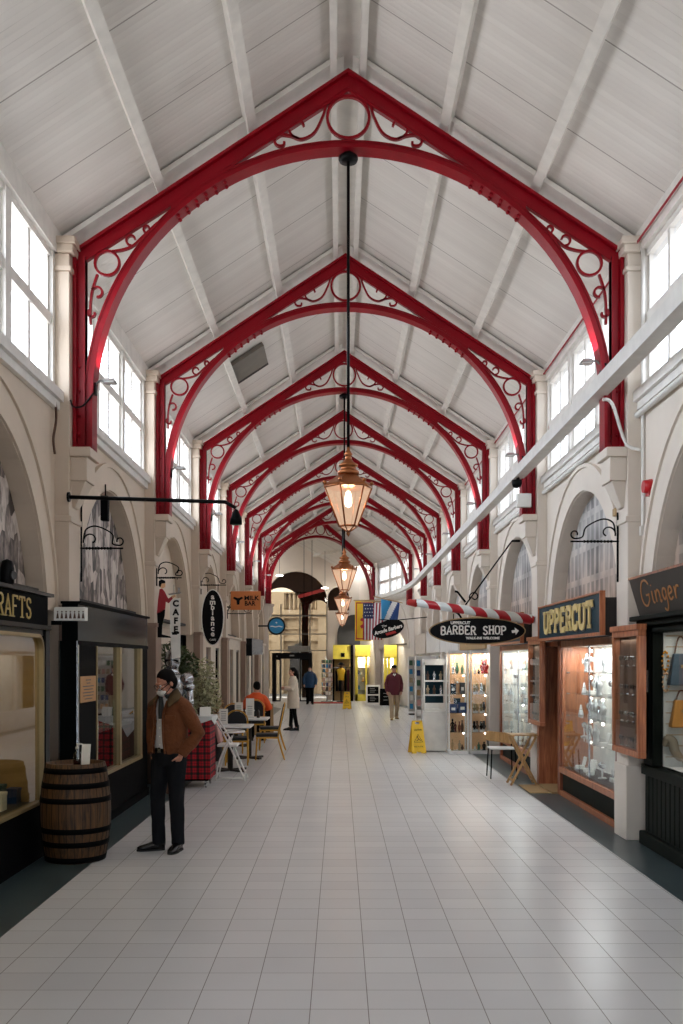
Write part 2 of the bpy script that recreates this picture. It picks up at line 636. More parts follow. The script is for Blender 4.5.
def tag(o, label, cat, group=None):
    o['label'] = label
    o['category'] = cat
    if group:
        o['group'] = group
    return o


def solo(name, mb, m, label, cat, loc=None, group=None, bevel=0.):
    """a thing that is one mesh; mb in world coordinates, origin moved to loc"""
    me = mb.mesh(name, m)
    if loc is None:
        xs = [p for p in mb.v]
        loc = (sum(p.x for p in xs) / len(xs), sum(p.y for p in xs) / len(xs), min(p.z for p in xs))
    me.transform(Matrix.Translation(-V(loc)))
    o = link(name, me, None, loc)
    if bevel:
        b = o.modifiers.new('bevel', 'BEVEL')
        b.width = bevel
        b.segments = 2
        b.limit_method = 'ANGLE'
    return tag(o, label, cat, group)


def struct(name, mb, m, parent=None, bevel=0.):
    o = link(name, mb.mesh(name, m), parent)
    if parent is None:
        o['kind'] = 'structure'
    if bevel:
        b = o.modifiers.new('bevel', 'BEVEL')
        b.width = bevel
        b.segments = 2
        b.limit_method = 'ANGLE'
    return o


def dup(root, loc, rz=None, label=None, group=None, cat=None):
    r = root.copy()
    COL.objects.link(r)
    r.location = loc
    if rz is not None:
        r.rotation_euler = (0, 0, rz)
    if label:
        r['label'] = label
    if group:
        r['group'] = group
    for ch in list(root.children):
        c = ch.copy()
        COL.objects.link(c)
        c.parent = r
        for g in list(ch.children):
            d = g.copy()
            COL.objects.link(d)
            d.parent = c
    return r


def frameT(o, x, y, z=None):
    """matrix with origin o and axes x, y (z = x cross y)"""
    x, y = V(x).normalized(), V(y).normalized()
    z = x.cross(y) if z is None else V(z)
    m = Matrix((x, y, z)).transposed().to_4x4()
    m.translation = V(o)
    return m


# orientation of upright flat things: text x axis, up, normal
def face_left(o):      # stands on the left wall, faces the hall (+x)
    return frameT(o, (0, 1, 0), (0, 0, 1))


def face_right(o):     # on the right wall, faces -x
    return frameT(o, (0, -1, 0), (0, 0, 1))


def face_cam(o, a=0.):  # faces down the hall to the near end (-y), turned by a about z
    return frameT(o, (cos(a), sin(a), 0), (0, 0, 1))


def text_mesh(txt, size, extrude=.004, bold=0., spacing=1., fit=None, shear=0.):
    """lettering as a mesh in the xy plane, centred, front towards +z. fit = width it is stretched to"""
    cu = bpy.data.curves.new('lettering', 'FONT')
    cu.body = txt
    cu.size = size
    cu.extrude = extrude
    cu.offset = bold
    cu.align_x = 'CENTER'
    cu.align_y = 'CENTER'
    cu.space_character = spacing
    cu.shear = shear
    cu.resolution_u = 3
    o = bpy.data.objects.new('lettering', cu)
    COL.objects.link(o)
    dg = bpy.context.evaluated_depsgraph_get()
    dg.update()
    me = bpy.data.meshes.new_from_object(o.evaluated_get(dg))
    bpy.data.objects.remove(o)
    bpy.data.curves.remove(cu)
    if fit:
        xs = [v.co.x for v in me.vertices]
        w = max(xs) - min(xs)
        c = (max(xs) + min(xs)) / 2
        me.transform(Matrix.Diagonal((fit / w, 1, 1, 1)) @ Matrix.Translation((-c, 0, 0)))
    return me


def letters(name, txt, size, T, m, parent, fit=None, **k):
    me = text_mesh(txt, size, fit=fit, **k)
    me.materials.clear()
    me.materials.append(m)
    me.transform(wm(parent).inverted() @ T)
    return link(name, me, parent)


# slab-serif capitals drawn as strokes on a 1 x 1.4 grid, for the painted shop names
SLAB = {
    'U': ([[(.12, 1.4), (.12, .35), (.25, .08), (.5, 0), (.75, .08), (.88, .35), (.88, 1.4)]], [(.12, 1.4), (.88, 1.4)]),
    'P': ([[(.18, 0), (.18, 1.4)], [(.18, 1.4), (.6, 1.4), (.85, 1.25), (.88, 1.05), (.85, .82), (.6, .68), (.18, .68)]], [(.18, 0), (.1, 1.4)]),
    'E': ([[(.15, 0), (.15, 1.4)], [(.15, 1.4), (.85, 1.4), (.85, 1.2)], [(.15, .72), (.65, .72)], [(.15, 0), (.88, 0), (.88, .25)]], []),
    'R': ([[(.15, 0), (.15, 1.4)], [(.15, 1.4), (.6, 1.4), (.83, 1.25), (.85, 1.05), (.82, .85), (.6, .7), (.15, .7)], [(.5, .7), (.88, 0)]], [(.15, 0), (.88, 0)]),
    'C': ([[(.86, 1.05), (.8, 1.3), (.5, 1.4), (.22, 1.3), (.12, 1.), (.12, .4), (.22, .1), (.5, 0), (.8, .1), (.88, .38)]], []),
    'T': ([[(.5, 0), (.5, 1.4)], [(.05, 1.15), (.08, 1.4), (.92, 1.4), (.95, 1.15)]], [(.5, 0)]),
    'B': ([[(.15, 0), (.15, 1.4)], [(.15, 1.4), (.6, 1.4), (.8, 1.28), (.82, 1.05), (.78, .84), (.6, .74), (.15, .74)], [(.6, .74), (.86, .6), (.88, .36), (.84, .12), (.6, 0), (.15, 0)]], []),
    'A': ([[(.08, 0), (.5, 1.4), (.92, 0)], [(.25, .45), (.75, .45)]], [(.08, 0), (.92, 0)]),
    'S': ([[(.84, 1.1), (.75, 1.32), (.5, 1.4), (.25, 1.3), (.16, 1.05), (.28, .82), (.7, .62), (.85, .36), (.75, .1), (.5, 0), (.22, .08), (.14, .32)]], []),
    'H': ([[(.15, 0), (.15, 1.4)], [(.85, 0), (.85, 1.4)], [(.15, .72), (.85, .72)]], [(.15, 0), (.85, 0), (.15, 1.4), (.85, 1.4)]),
    'O': ([[(.5, 1.4), (.22, 1.3), (.1, 1.), (.1, .4), (.22, .1), (.5, 0), (.78, .1), (.9, .4), (.9, 1.), (.78, 1.3), (.5, 1.4)]], []),
    ' ': ([], []),
}


def slab_text(txt, T, width, height, stroke, depth, mb=None, arch=0.):
    """mb with the letters of txt spread over width, centred on T"""
    mb = mb or MB()
    adv = width / len(txt)
    for i, ch in enumerate(txt):
        paths, serifs = SLAB[ch]
        x0 = -width / 2 + i * adv
        dy = arch * (1 - (2 * (i + .5) / len(txt) - 1) ** 2)
        sc = lambda p: (x0 + adv * (.06 + .88 * p[0]), dy + (p[1] / 1.4 - .5) * (height - stroke))
        for pa in paths:
            mb.ribbon([sc(p) for p in pa], T, stroke, depth)
        for p in serifs:
            q = sc(p)
            mb.ribbon([(q[0] - adv * .2, q[1]), (q[0] + adv * .2, q[1])], T, stroke * .6, depth)
    return mb


def arc(c, r, a0, a1, n=16):
    return [(c[0] + r * cos(radians(a0 + (a1 - a0) * i / n)), c[1] + r * sin(radians(a0 + (a1 - a0) * i / n))) for i in range(n + 1)]


def spiral(c, r0, r1, a0, a1, n=24):
    out = []
    for i in range(n + 1):
        t = i / n
        a = radians(a0 + (a1 - a0) * t)
        r = r0 + (r1 - r0) * t
        out.append((c[0] + r * cos(a), c[1] + r * sin(a)))
    return out


def smooth_path(pts, n=6):
    """Catmull-Rom through points of any dimension"""
    P = [V(p).to_3d() if len(p) == 2 else V(p) for p in pts]
    out = []
    for i in range(len(P) - 1):
        a, b, c, d = P[max(i - 1, 0)], P[i], P[i + 1], P[min(i + 2, len(P) - 1)]
        for k in range(n):
            t = k / n
            out.append(.5 * ((2 * b) + (c - a) * t + (2 * a - 5 * b + 4 * c - d) * t * t + (3 * b - a - 3 * c + d) * t ** 3))
    out.append(P[-1])
    return [tuple(p[:2]) if len(pts[0]) == 2 else tuple(p) for p in out]


def light(name, kind, loc, energy, col=(1, 1, 1), size=.1, rot=(0, 0, 0), sy=None, parent=None):
    d = bpy.data.lights.new(name, kind)
    d.energy = energy
    d.color = col
    if kind == 'AREA':
        d.size = size
        if sy:
            d.shape = 'RECTANGLE'
            d.size_y = sy
    else:
        d.shadow_soft_size = size
    o = bpy.data.objects.new(name, d)
    COL.objects.link(o)
    o.location = loc
    o.rotation_euler = rot
    return o
# ------------------------------------------------------------------ the hall
XL, XR = -2.865, 3.035           # wall faces
XC = .085                        # ridge
D1, SP = 10.25, 4.61             # first roof frame, spacing
def D(k): return D1 + SP * (k - 1)
Y0, YB = -3.6, D(7)              # near end of the hall; start of the bend
EAVE, RIDGE = 6.1, 8.05
PIL = .145                       # pilaster projection
C7, A7 = V((-.02, D(7))), radians(9)
C8, A8 = V((-.83, 42.4)), radians(33)


def side_frame(s, u0, L=None):
    """local (u along the hall, v out into the shops, z) -> world; s = -1 left, +1 right"""
    if s < 0:
        return frameT((XL, u0, 0), (0, 1, 0), (-1, 0, 0))
    return Matrix(((0, 1, 0, XR), (1, 0, 0, u0), (0, 0, 1, 0), (0, 0, 0, 1)))


def seg_frame(a, b, s):
    a, b = V(a), V(b)
    d = (b - a).normalized()
    n = V((-d.y, d.x)) if s < 0 else V((d.y, -d.x))
    return Matrix(((d.x, n.x, 0, a.x), (d.y, n.y, 0, a.y), (0, 0, 1, 0), (0, 0, 0, 1))), (b - a).length


def wall_bay(mb, T, L, ends=(.2, .2)):
    """one bay of side wall above the shops: blind arch, ledge, window head"""
    mb.T = T
    R, zc, zt, rv = min(1.77, L / 2 - .4), 2.14, 4.42, .18
    uc = L / 2
    z0 = 2.3
    n = 20
    a0 = math.asin((z0 - zc) / R)
    pts = [(uc + R * cos(a0 + (pi - 2 * a0) * i / n), zc + R * sin(a0 + (pi - 2 * a0) * i / n)) for i in range(n + 1)]
    mb.cm = 0
    mb.quad((0, 0, z0), (pts[-1][0], 0, z0), (pts[-1][0], 0, zt), (0, 0, zt))
    mb.quad((pts[0][0], 0, z0), (L, 0, z0), (L, 0, zt), (pts[0][0], 0, zt))
    for i in range(n):
        p, q = pts[i], pts[i + 1]
        mb.quad((p[0], 0, p[1]), (q[0], 0, q[1]), (q[0], 0, zt), (p[0], 0, zt))
        mb.quad((p[0], 0, p[1]), (q[0], 0, q[1]), (q[0], rv, q[1]), (p[0], rv, p[1]))
    # moulding round the arch
    W = Matrix(((1, 0, 0, 0), (0, 0, -1, 0), (0, 1, 0, 0), (0, 0, 0, 1)))
    pm = [(uc + (R + .16) * cos(a0 + (pi - 2 * a0) * i / 28), zc + (R + .16) * sin(a0 + (pi - 2 * a0) * i / 28)) for i in range(29)]
    mb.ribbon(pm, W, .3, .05)
    pm = [(uc + (R + .31) * cos(a0 + (pi - 2 * a0) * i / 28), zc + (R + .31) * sin(a0 + (pi - 2 * a0) * i / 28)) for i in range(29)]
    mb.ribbon(pm, W, .05, .1)
    # recess panel behind the arch
    mb.quad((0, rv + .01, z0), (L, rv + .01, z0), (L, rv + .01, zt), (0, rv + .01, zt))
    # ledge under the windows, plain strip, wall plate
    mb.cm = 1
    mb.box(0, L, -.09, .12, 4.4, 4.5)
    mb.box(0, L, -.05, .02, 4.32, 4.4)
    mb.box(0, L, -.03, .14, 5.9, 6.15)
    mb.cm = 2
    # shop shell
    mb.box(.0, L, 1.45, 1.5, 0, 2.5)
    mb.box(0, .05, .2, 1.5, 0, 2.5)
    mb.box(L - .05, L, .2, 1.5, 0, 2.5)
    mb.box(0, L, .05, 1.5, 2.46, 2.5)
    mb.cm = 0


def window_bay(i, T, L):
    """clerestory window of one bay: three units of 2 x 2 lights"""
    fr, gl = MB(T), MB(T)
    u0, u1, z0, z1 = .2, L - .2, 4.5, 5.9
    n = 3 if L > 3 else 2
    w = (u1 - u0) / n
    fr.box(u0, u1, .02, .14, z0, z0 + .07)
    fr.box(u0, u1, .02, .14, z1 - .06, z1)
    for k in range(n + 1):
        u = u0 + k * w
        a, b = max(u0, u - .075), min(u1, u + .075)
        fr.box(a, b, .0, .14, z0, z1)
    for k in range(n):
        a, b = u0 + k * w + .075, u0 + (k + 1) * w - .075
        fr.box(a, b, .02, .12, 5.16, 5.27)
        for (za, zb) in ((z0 + .07, 5.16), (5.27, z1 - .06)):
            m_ = (a + b) / 2
            fr.box(m_ - .034, m_ + .034, .04, .1, za, zb)
            for (p, q) in ((a, a + .045), (b - .045, b)):
                fr.box(p, q, .04, .11, za, zb)
        gl.box(a, b, .075, .083, z0 + .07, z1 - .06)
    w_ = struct('window_%d' % i, fr, M['white_paint'])
    g = struct('glass', gl, M['glass_window'], w_)


def pilaster(T, left=False):
    """shaft, cap and corbel; local origin on the wall line at the pilaster's centre"""
    mb = MB(T)
    h = .2
    mb.box(-h, h, -PIL, .1, 0, 5.72)
    mb.box(-h - .02, h + .02, -PIL - .02, .1, .0, .75)
    # capital
    mb.box(-h - .02, h + .02, -PIL - .02, .1, 5.72, 5.77)
    mb.box(-h - .045, h + .045, -PIL - .045, .1, 5.90, 5.98)
    mb.box(-h - .07, h + .07, -PIL - .07, .1, 5.98, 6.05)
    mb.box(-h - .0, h + .0, -PIL - .0, .1, 5.77, 5.9)
    # corbel under the iron post
    mb.box(-.2, .2, -PIL - .21, -PIL, 3.86, 3.955)
    mb.box(-.17, .17, -PIL - .17, -PIL, 3.62, 3.86)
    mb.hexa([(-.08, -PIL - .03, 3.36), (.08, -PIL - .03, 3.36), (.08, -PIL + .01, 3.36), (-.08, -PIL + .01, 3.36),
             (-.15, -PIL - .15, 3.62), (.15, -PIL - .15, 3.62), (.15, -PIL + .01, 3.62), (-.15, -PIL + .01, 3.62)])
    # string course
    mb.box(-h - .015, h + .015, -PIL - .02, .1, 3.2, 3.26)
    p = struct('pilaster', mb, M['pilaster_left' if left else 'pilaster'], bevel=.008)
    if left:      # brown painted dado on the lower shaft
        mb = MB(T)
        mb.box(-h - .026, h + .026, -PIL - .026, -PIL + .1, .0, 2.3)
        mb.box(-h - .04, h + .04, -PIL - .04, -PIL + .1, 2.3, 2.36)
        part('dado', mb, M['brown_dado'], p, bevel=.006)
    return p


def build_hall():
    # floor
    fl = MB()
    xl, xr = -2.21, 2.56
    fl.quad((xl, Y0, 0), (xr, Y0, 0), (xr, YB, 0), (xl, YB, 0))
    fl.add([(xl, YB, 0), (xr, YB, 0), (1.6, 44.2, 0), (3.5, 47, 0), (-7, 47, 0), (-6, 44, 0), (-3.0, 40.4, 0)], [(0, 1, 2, 3, 4, 5, 6)])
    fl.quad((-7, 47, 0), (3.5, 47, 0), (3.5, 51, 0), (-7, 51, 0))
    struct('floor', fl, M['tile'])
    for nm, a, b in (('floor_left', -4.6, xl), ('floor_right', xr, 4.8)):
        m_ = MB()
        m_.quad((a, Y0, 0), (b, Y0, 0), (b, YB, 0), (a, YB, 0))
        m_.quad((a, YB, -.002), (b, YB, -.002), (b + (1.5 if a < 0 else .4), 47, -.002), (a - 3, 47, -.002))
        struct(nm, m_, M['strip'])
    # side walls
    c8, s8 = cos(A8), sin(A8)
    foot = lambda C, A, x: V((C.x + cos(A) * x, C.y + sin(A) * x))
    L7, R7 = V((XL, YB)), V((XR - .12, YB + .35))
    L8, R8 = foot(C8, A8, -2.95), foot(C8, A8, 2.95)
    wi = 1
    for s, nm in ((-1, 'wall_left'), (1, 'wall_right')):
        mb = MB()
        for k in range(-2, 7):
            T = side_frame(s, D(k))
            wall_bay(mb, T, SP)
            window_bay(wi, T, SP)
            wi += 1
        a, b = ((L7, L8), (R7, R8))[s > 0]
        T, L = seg_frame(a, b, s)
        wall_bay(mb, T, L)
        window_bay(wi, T, L)
        wi += 1
        # last short length to the end wall
        if s < 0:
            T, L = seg_frame(L8, (-6.2, 46.5), s)
        else:
            T, L = seg_frame(R8, (.9, 46.5), s)
        mb.T, mb.cm = T, 0
        mb.box(0, L, 0, .1, 0, 7.5)
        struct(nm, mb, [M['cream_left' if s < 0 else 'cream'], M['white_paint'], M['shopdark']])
        for k in range(-1, 7):
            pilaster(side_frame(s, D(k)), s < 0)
        T7, _ = seg_frame(a, b, s)
        pilaster(T7)
        T = seg_frame(a, b, s)[0].copy()
        T.translation = V((b.x, b.y, 0))
        pilaster(T)
    # roof: boards lofted over stations (left eave, ridge, right eave)
    rl = lambda x: V((x[0], x[1], EAVE))
    st = [((XL - .02, y, EAVE), (XC, y, RIDGE), (XR + .02, y, EAVE)) for y in [Y0] + [D(k) for k in range(-1, 8)]]
    st.append(((L8.x, L8.y, EAVE), (C8.x, C8.y, RIDGE), (R8.x, R8.y, EAVE)))
    e = V((-s8, c8)) * 4.6
    st.append(((L8.x + e.x, L8.y + e.y, EAVE), (C8.x + e.x, C8.y + e.y, RIDGE), (R8.x + e.x, R8.y + e.y, EAVE)))
    cl = MB()
    for a, b in zip(st, st[1:]):
        cl.quad(a[0], b[0], b[1], a[1])
        cl.quad(a[1], b[1], b[2], a[2])
    struct('ceiling', cl, M['planks'])
    # purlins, ridge beam
    def at(stn, t):       # t -1..1 across the roof
        a, r, b = [V(p) for p in stn]
        return r.lerp(a, -t) if t < 0 else r.lerp(b, t)
    n = 1
    for t, w, h in ((-.655, .10, .14), (-.34, .10, .14), (.34, .10, .14), (.655, .10, .14), (-.05, .07, .16), (.05, .07, .16)):
        mb = MB()
        for a, b in zip(st[:-1], st[1:]):
            p, q = at(a, t), at(b, t)
            up = V((-.55 if t > 0 else .55, 0, -1)) * -1 if abs(t) > .1 else V((0, 0, 1))
            sh = V((0, 0, -h / 2))
            mb.bar(p + sh, q + sh, w, h, up)
        struct('trim_%d' % n, mb, M['beam'])
        n += 1
    mb = MB()
    for a, b in zip(st[:-1], st[1:]):
        p, q = V(a[1]), V(b[1])
        mb.bar(p + V((0, 0, -.06)), q + V((0, 0, -.06)), .26, .1)
    struct('trim_%d' % n, mb, M['beam'])
    n += 1
    # flat tie boards above each iron frame (white, wider than the iron)
    for k in range(0, 8):
        y = D(k)
        for sgn, xe in ((-1, XL), (1, XR)):
            mb = MB()
            mb.bar((XC, y + .1, RIDGE - .05), (xe, y + .1, EAVE - .05), .42, .05, (sgn * .55, 0, 1))
            struct('trim_%d' % n, mb, M['beam'])
            n += 1
    # near end wall with a glazed doorway
    mb = MB()
    x0, x1 = XL - 1.6, XR + 1.6
    mb.box(x0, -1.6, Y0 - .2, Y0, 0, 8.2)
    mb.box(1.8, x1, Y0 - .2, Y0, 0, 8.2)
    mb.box(-1.6, 1.8, Y0 - .2, Y0, 2.3, 8.2)
    struct('wall_near', mb, M['cream'])
    mb = MB()
    for x in (-1.6, -.5, .6, 1.7):
        mb.box(x, x + .1, Y0 - .15, Y0 - .05, 0, 2.3)
    g = MB()
    g.box(-1.6, 1.8, Y0 - .11, Y0 - .1, 0, 2.3)
    w_ = struct('window_40', mb, M['white_paint'])
    struct('glass', g, M['glass_window'], w_)


# ------------------------------------------------------------------ iron roof frames
ORD = ['Nearest', 'Second', 'Third', 'Fourth', 'Fifth', 'Sixth', 'Seventh', 'Farthest']


def iron_frame(k, C, A, seat):
    T = frameT((C.x, C.y, 0), (cos(A), sin(A), 0), (0, 0, 1))     # x across, y up, z toward the near end
    lab = ['Nearest red iron roof arch, with the longest lantern rod at its crown',
           'Second red iron roof arch counted from the near end',
           'Third red iron roof arch, beyond the dark ceiling heater panel',
           'Fourth red iron roof arch, rising over the hanging milk bar sign',
           'Fifth red iron roof arch counted from the near end',
           'Sixth red iron roof arch, over the round blue hanging sign',
           'Seventh red iron roof arch, where the hall begins to bend left',
           'Last red iron roof arch, against the cream end wall'][k - 1]
    o = thing('roof_arch', lab, 'roof arch', (C.x, C.y, 3.955), 0, 'red iron roof arches spanning the hall')
    apex, hw, sl = 7.83, 2.805, .66
    hi = 2.685
    # rafters
    for s in (-1, 1):
        mb = MB()
        vt = .165
        P = lambda x, z: (s * x, z)
        poly = [P(0, apex), P(hw, apex - sl * hw), P(hw, apex - sl * hw - vt), P(0, apex - vt - .04)]
        mb.prism(poly, T @ Matrix.Translation((0, 0, -.03)), .06)
        top = [P(0, apex + .0), P(hw + .02, apex - sl * (hw + .02)), P(hw + .02, apex - sl * (hw + .02) - .035), P(0, apex - .035)]
        mb.prism(top, T @ Matrix.Translation((0, 0, -.085)), .17)
        low = [P(0, apex - vt), P(hw - .1, apex - sl * (hw - .1) - vt), P(hw - .1, apex - sl * (hw - .1) - vt + .022), P(0, apex - vt + .022)]
        mb.prism(low, T @ Matrix.Translation((0, 0, -.036)), .072)
        part('rafter', mb, M['red'], o)
    # curved rib
    R, zc = 2.6, 4.42
    mb = MB()
    n = 56
    path = [(cos(pi * i / n), sin(pi * i / n)) for i in range(n + 1)]
    ext = lambda q, r: [(r, 3.97)] + [(r * x, zc + r * y) for x, y in q] + [(-r, 3.97)]
    mb.ribbon(ext(path, R + .055), T, .09, .06)
    mb.ribbon(ext(path, R + .015), T, .03, .2)
    mb.ribbon([((R + .095) * x, zc + (R + .095) * y) for x, y in path[1:-1]], T, .018, .075)
    part('arch_rib', mb, M['red'], o)
    # haunch plate where rib and rafter meet, with bolts
    for s in (-1, 1):
        mb = MB()
        poly = []
        for i in range(9):
            a = radians(47 + 15 * i / 8)
            poly.append((s * (R + .05) * cos(a), zc + (R + .05) * sin(a)))
        for x in (1.3, 1.82):
            poly.append((s * x, apex - sl * x - .08))
        mb.prism(poly, T @ Matrix.Translation((0, 0, -.034)), .068)
        for i in range(6):
            a = radians(48 + 13 * i / 5)
            c = V((s * (R - .015) * cos(a), zc + (R - .015) * sin(a), 0))
            for zz in (-.05, .05):
                mb.T = T
                mb.ball((c.x, c.y, zz), .022, 6, 4)
        mb.T = Matrix.Identity(4)
        part('haunch_plate', mb, M['red'], o)
    # posts
    for s in (-1, 1):
        mb = MB(T)
        xa, xb = sorted((s * hi, s * (hw - .005)))
        mb.box(xa, xb, 3.955, apex - sl * hw - .05, -.045, .045)
        xa, xb = sorted((s * (hw - .04), s * (hw - .005)))
        mb.box(xa, xb, 3.955, apex - sl * hw - .05, -.1, .1)
        xa, xb = sorted((s * hi, s * (hi + .02)))
        mb.box(xa, xb, 3.955, apex - sl * hw - .05, -.06, .06)
        xa, xb = sorted((s * 2.6, s * (hw - .005)))
        mb.box(xa, xb, 3.955, 3.985, -.11, .11)
        for z in (4.1, 4.3, 4.55, 4.8):
            for zz in (.045,):
                mb.ball((s * (hi + .06), z, zz), .018, 6, 4)
                mb.ball((s * (hi + .12), z, zz), .018, 6, 4)
        mb.T = Matrix.Identity(4)
        part('post', mb, M['red'], o)
    # ornament
    bw, bd = .028, .04
    mb = MB()
    cr = .215
    cz = 7.37
    mb.ribbon([(cr * cos(2 * pi * i / 28), cz + cr * sin(2 * pi * i / 28)) for i in range(28)], T, bw, bd, True)
    part('crown_ring', mb, M['red'], o)
    for s in (-1, 1):
        mb = MB()
        pa = smooth_path([(.16, 7.56), (.22, 7.5), (.265, 7.37), (.35, 7.21), (.475, 7.145), (.575, 7.18), (.605, 7.255), (.555, 7.325), (.48, 7.32), (.455, 7.28)], 6)
        mb.ribbon([(s * x, z) for x, z in pa], T, bw * .85, bd)
        part('scroll', mb, M['red'], o)
        mb = MB()
        pa = smooth_path([(.5, 7.145), (.6, 7.18), (.70, 7.185), (.755, 7.13), (.725, 7.08), (.665, 7.08), (.655, 7.12)], 6)
        mb.ribbon([(s * x, z) for x, z in pa], T, bw * .85, bd)
        part('scroll', mb, M['red'], o)
        mb = MB()
        rc = (2.47, 5.875)
        mb.ribbon([(s * (rc[0] + .125 * cos(2 * pi * i / 24)), rc[1] + .125 * sin(2 * pi * i / 24)) for i in range(24)], T, bw * .9, bd, True)
        part('spandrel_ring', mb, M['red'], o)
        for pa, w in ((smooth_path([(2.42, 5.995), (2.32, 6.01), (2.21, 6.05), (2.11, 6.14), (2.02, 6.225), (1.95, 6.29)], 5), .8),
                      (spiral((2.22, 6.115), .062, .035, -90, 170, 16), .8), (spiral((2.06, 6.225), .04, .022, -60, 190, 14), .8),
                      (smooth_path([(2.57, 5.76), (2.62, 5.6), (2.64, 5.45), (2.64, 5.25)], 5), .8),
                      (spiral((2.57, 5.57), .065, .04, 30, 280, 16), .8), (spiral((2.625, 5.36), .045, .028, 60, -200, 14), .8)):
            mb = MB()
            mb.ribbon([(s * x, z) for x, z in pa], T, bw * w, bd)
            part('scroll', mb, M['red'], o)
    return o


# ------------------------------------------------------------------ lanterns
LZ = 3.07

def lantern(y, lab, first=[]):
    x = .085
    if first:
        return dup(first[0], (x, y, LZ), None, lab)
    o = thing('lantern', lab, 'lantern', (x, y, LZ), 0, 'copper hanging lanterns')
    c = (x, y, LZ)
    n, rot = 6, radians(10)
    mb = MB()
    mb.cyl((x, y, LZ + .88), (x, y, 6.95), .016)
    part('rod', mb, M['black'], o)
    mb = MB()
    mb.lathe([(.0, 0), (.09, 0), (.1, .02), (.1, .05), (.05, .09), (.0, .1)], (x, y, 6.915), 16)
    part('ceiling_rose', mb, M['black'], o)
    # roof of the lantern
    mb = MB()
    mb.lathe([(.25, .50), (.255, .53), (.24, .54), (.11, .63), (.1, .635)], c, n, False, rot=rot)
    mb.lathe([(.1, .63), (.115, .645), (.115, .67), (.085, .69), (.08, .715), (.1, .725), (.1, .74), (.06, .765), (.035, .80), (.03, .83), (.045, .845), (.03, .87), (.018, .89), (.015, .93)], c, 18)
    for k in range(n):
        a = 2 * pi * k / n + rot
        mb.ball((x + .245 * cos(a), y + .245 * sin(a), LZ + .555), .022, 8, 5)
    part('lantern_roof', mb, M['brass'], o)
    mb = MB()
    rt, rb, zt, zb = .245, .095, .51, .11
    P = lambda r, z, k: (x + r * cos(2 * pi * k / n + rot), y + r * sin(2 * pi * k / n + rot), LZ + z)
    for k in range(n):
        mb.cyl(P(rt, zt, k), P(rb, zb, k), .009, n=6)
        mb.cyl(P(rt, zt, k), P(rt, zt, k + 1), .012, n=6)
        mb.cyl(P(rb, zb, k), P(rb, zb, k + 1), .011, n=6)
        mb.cyl(P(rb, zb, k), (x, y, LZ + .045), .007, n=6)
    mb.lathe([(.0, -.0), (.012, .02), (.022, .035), (.012, .05), (.025, .065), (0, .075)], c, 10)
    part('lantern_frame', mb, M['brass'], o)
    mb = MB()
    for k in range(n):
        mb.quad(P(rt - .006, zt, k), P(rt - .006, zt, k + 1), P(rb - .004, zb, k + 1), P(rb - .004, zb, k))
        mb.add([P(rb - .004, zb, k), P(rb - .004, zb, k + 1), (x, y, LZ + .055)], [(0, 1, 2)])
    part('lantern_glass', mb, M['lantern_glass'], o)
    mb = MB()
    mb.lathe([(0, .30), (.028, .315), (.038, .345), (.038, .40), (.028, .45), (.018, .47), (0, .475)], c, 14)
    part('bulb', mb, M['bulb'], o)
    mb = MB()
    mb.cyl((x, y, LZ + .475), (x, y, LZ + .55), .02, n=10)
    part('lamp_holder', mb, M['brass'], o)
    first.append(o)
    return o


def build_roof_iron():
    for k in range(1, 7):
        iron_frame(k, V((XC, D(k))), 0., None)
    iron_frame(7, C7, A7, None)
    iron_frame(8, C8, A8, None)
    for y, lab in ((D(1), 'Nearest and largest copper lantern, hanging on a long black rod'),
                   (D(3), 'Second copper lantern, hanging just below and behind the largest one'),
                   (D(5), 'Third copper lantern down the hall, above the yellow flag'),
                   (D(7), 'Farthest and smallest copper lantern of the row')):
        lantern(y, lab)
        light('lantern_lamp', 'POINT', (.085, y, 3.5), 22, (1., .68, .42), .06)
SLAB['F'] = ([[(.15, 0), (.15, 1.4)], [(.15, 1.4), (.85, 1.4), (.85, 1.2)], [(.15, .72), (.65, .72)]], [(.15, 0)])
SLAB['W'] = ([[(.05, 1.4), (.28, 0), (.5, 1.1), (.72, 0), (.95, 1.4)]], [(.05, 1.4), (.95, 1.4)])
NUM = ['first', 'second', 'third', 'fourth', 'fifth', 'sixth', 'seventh', 'eighth', 'ninth', 'tenth', 'eleventh', 'twelfth']


def sb(mb, s, face, v0, v1, y0, y1, z0, z1):
    a, b = sorted((face + s * v0, face + s * v1))
    return mb.box(a, b, y0, y1, z0, z1)


def rect_frame(mb, s, face, v0, v1, y0, y1, z0, z1, w):
    sb(mb, s, face, v0, v1, y0, y1, z0, z0 + w)
    sb(mb, s, face, v0, v1, y0, y1, z1 - w, z1)
    sb(mb, s, face, v0, v1, y0, y0 + w, z0 + w, z1 - w)
    sb(mb, s, face, v0, v1, y1 - w, y1, z0 + w, z1 - w)


def display_box(o, s, face, y0, y1, z0, z1, depth, back, side=None, top=None, floor_=None):
    mb = MB()
    sb(mb, s, face, depth, depth + .02, y0, y1, z0, z1)
    part('display_back', mb, back, o)
    mb = MB()
    sb(mb, s, face, .01, depth, y1 - .02, y1, z0, z1)
    sb(mb, s, face, .01, depth, y0, y0 + .02, z0, z1)
    part('display_side', mb, side or back, o)
    mb = MB()
    sb(mb, s, face, .01, depth, y0, y1, z0 - .02, z0)
    part('display_floor', mb, floor_ or back, o)
    mb = MB()
    sb(mb, s, face, .01, depth, y0, y1, z1, z1 + .02)
    part('display_top', mb, top or back, o)


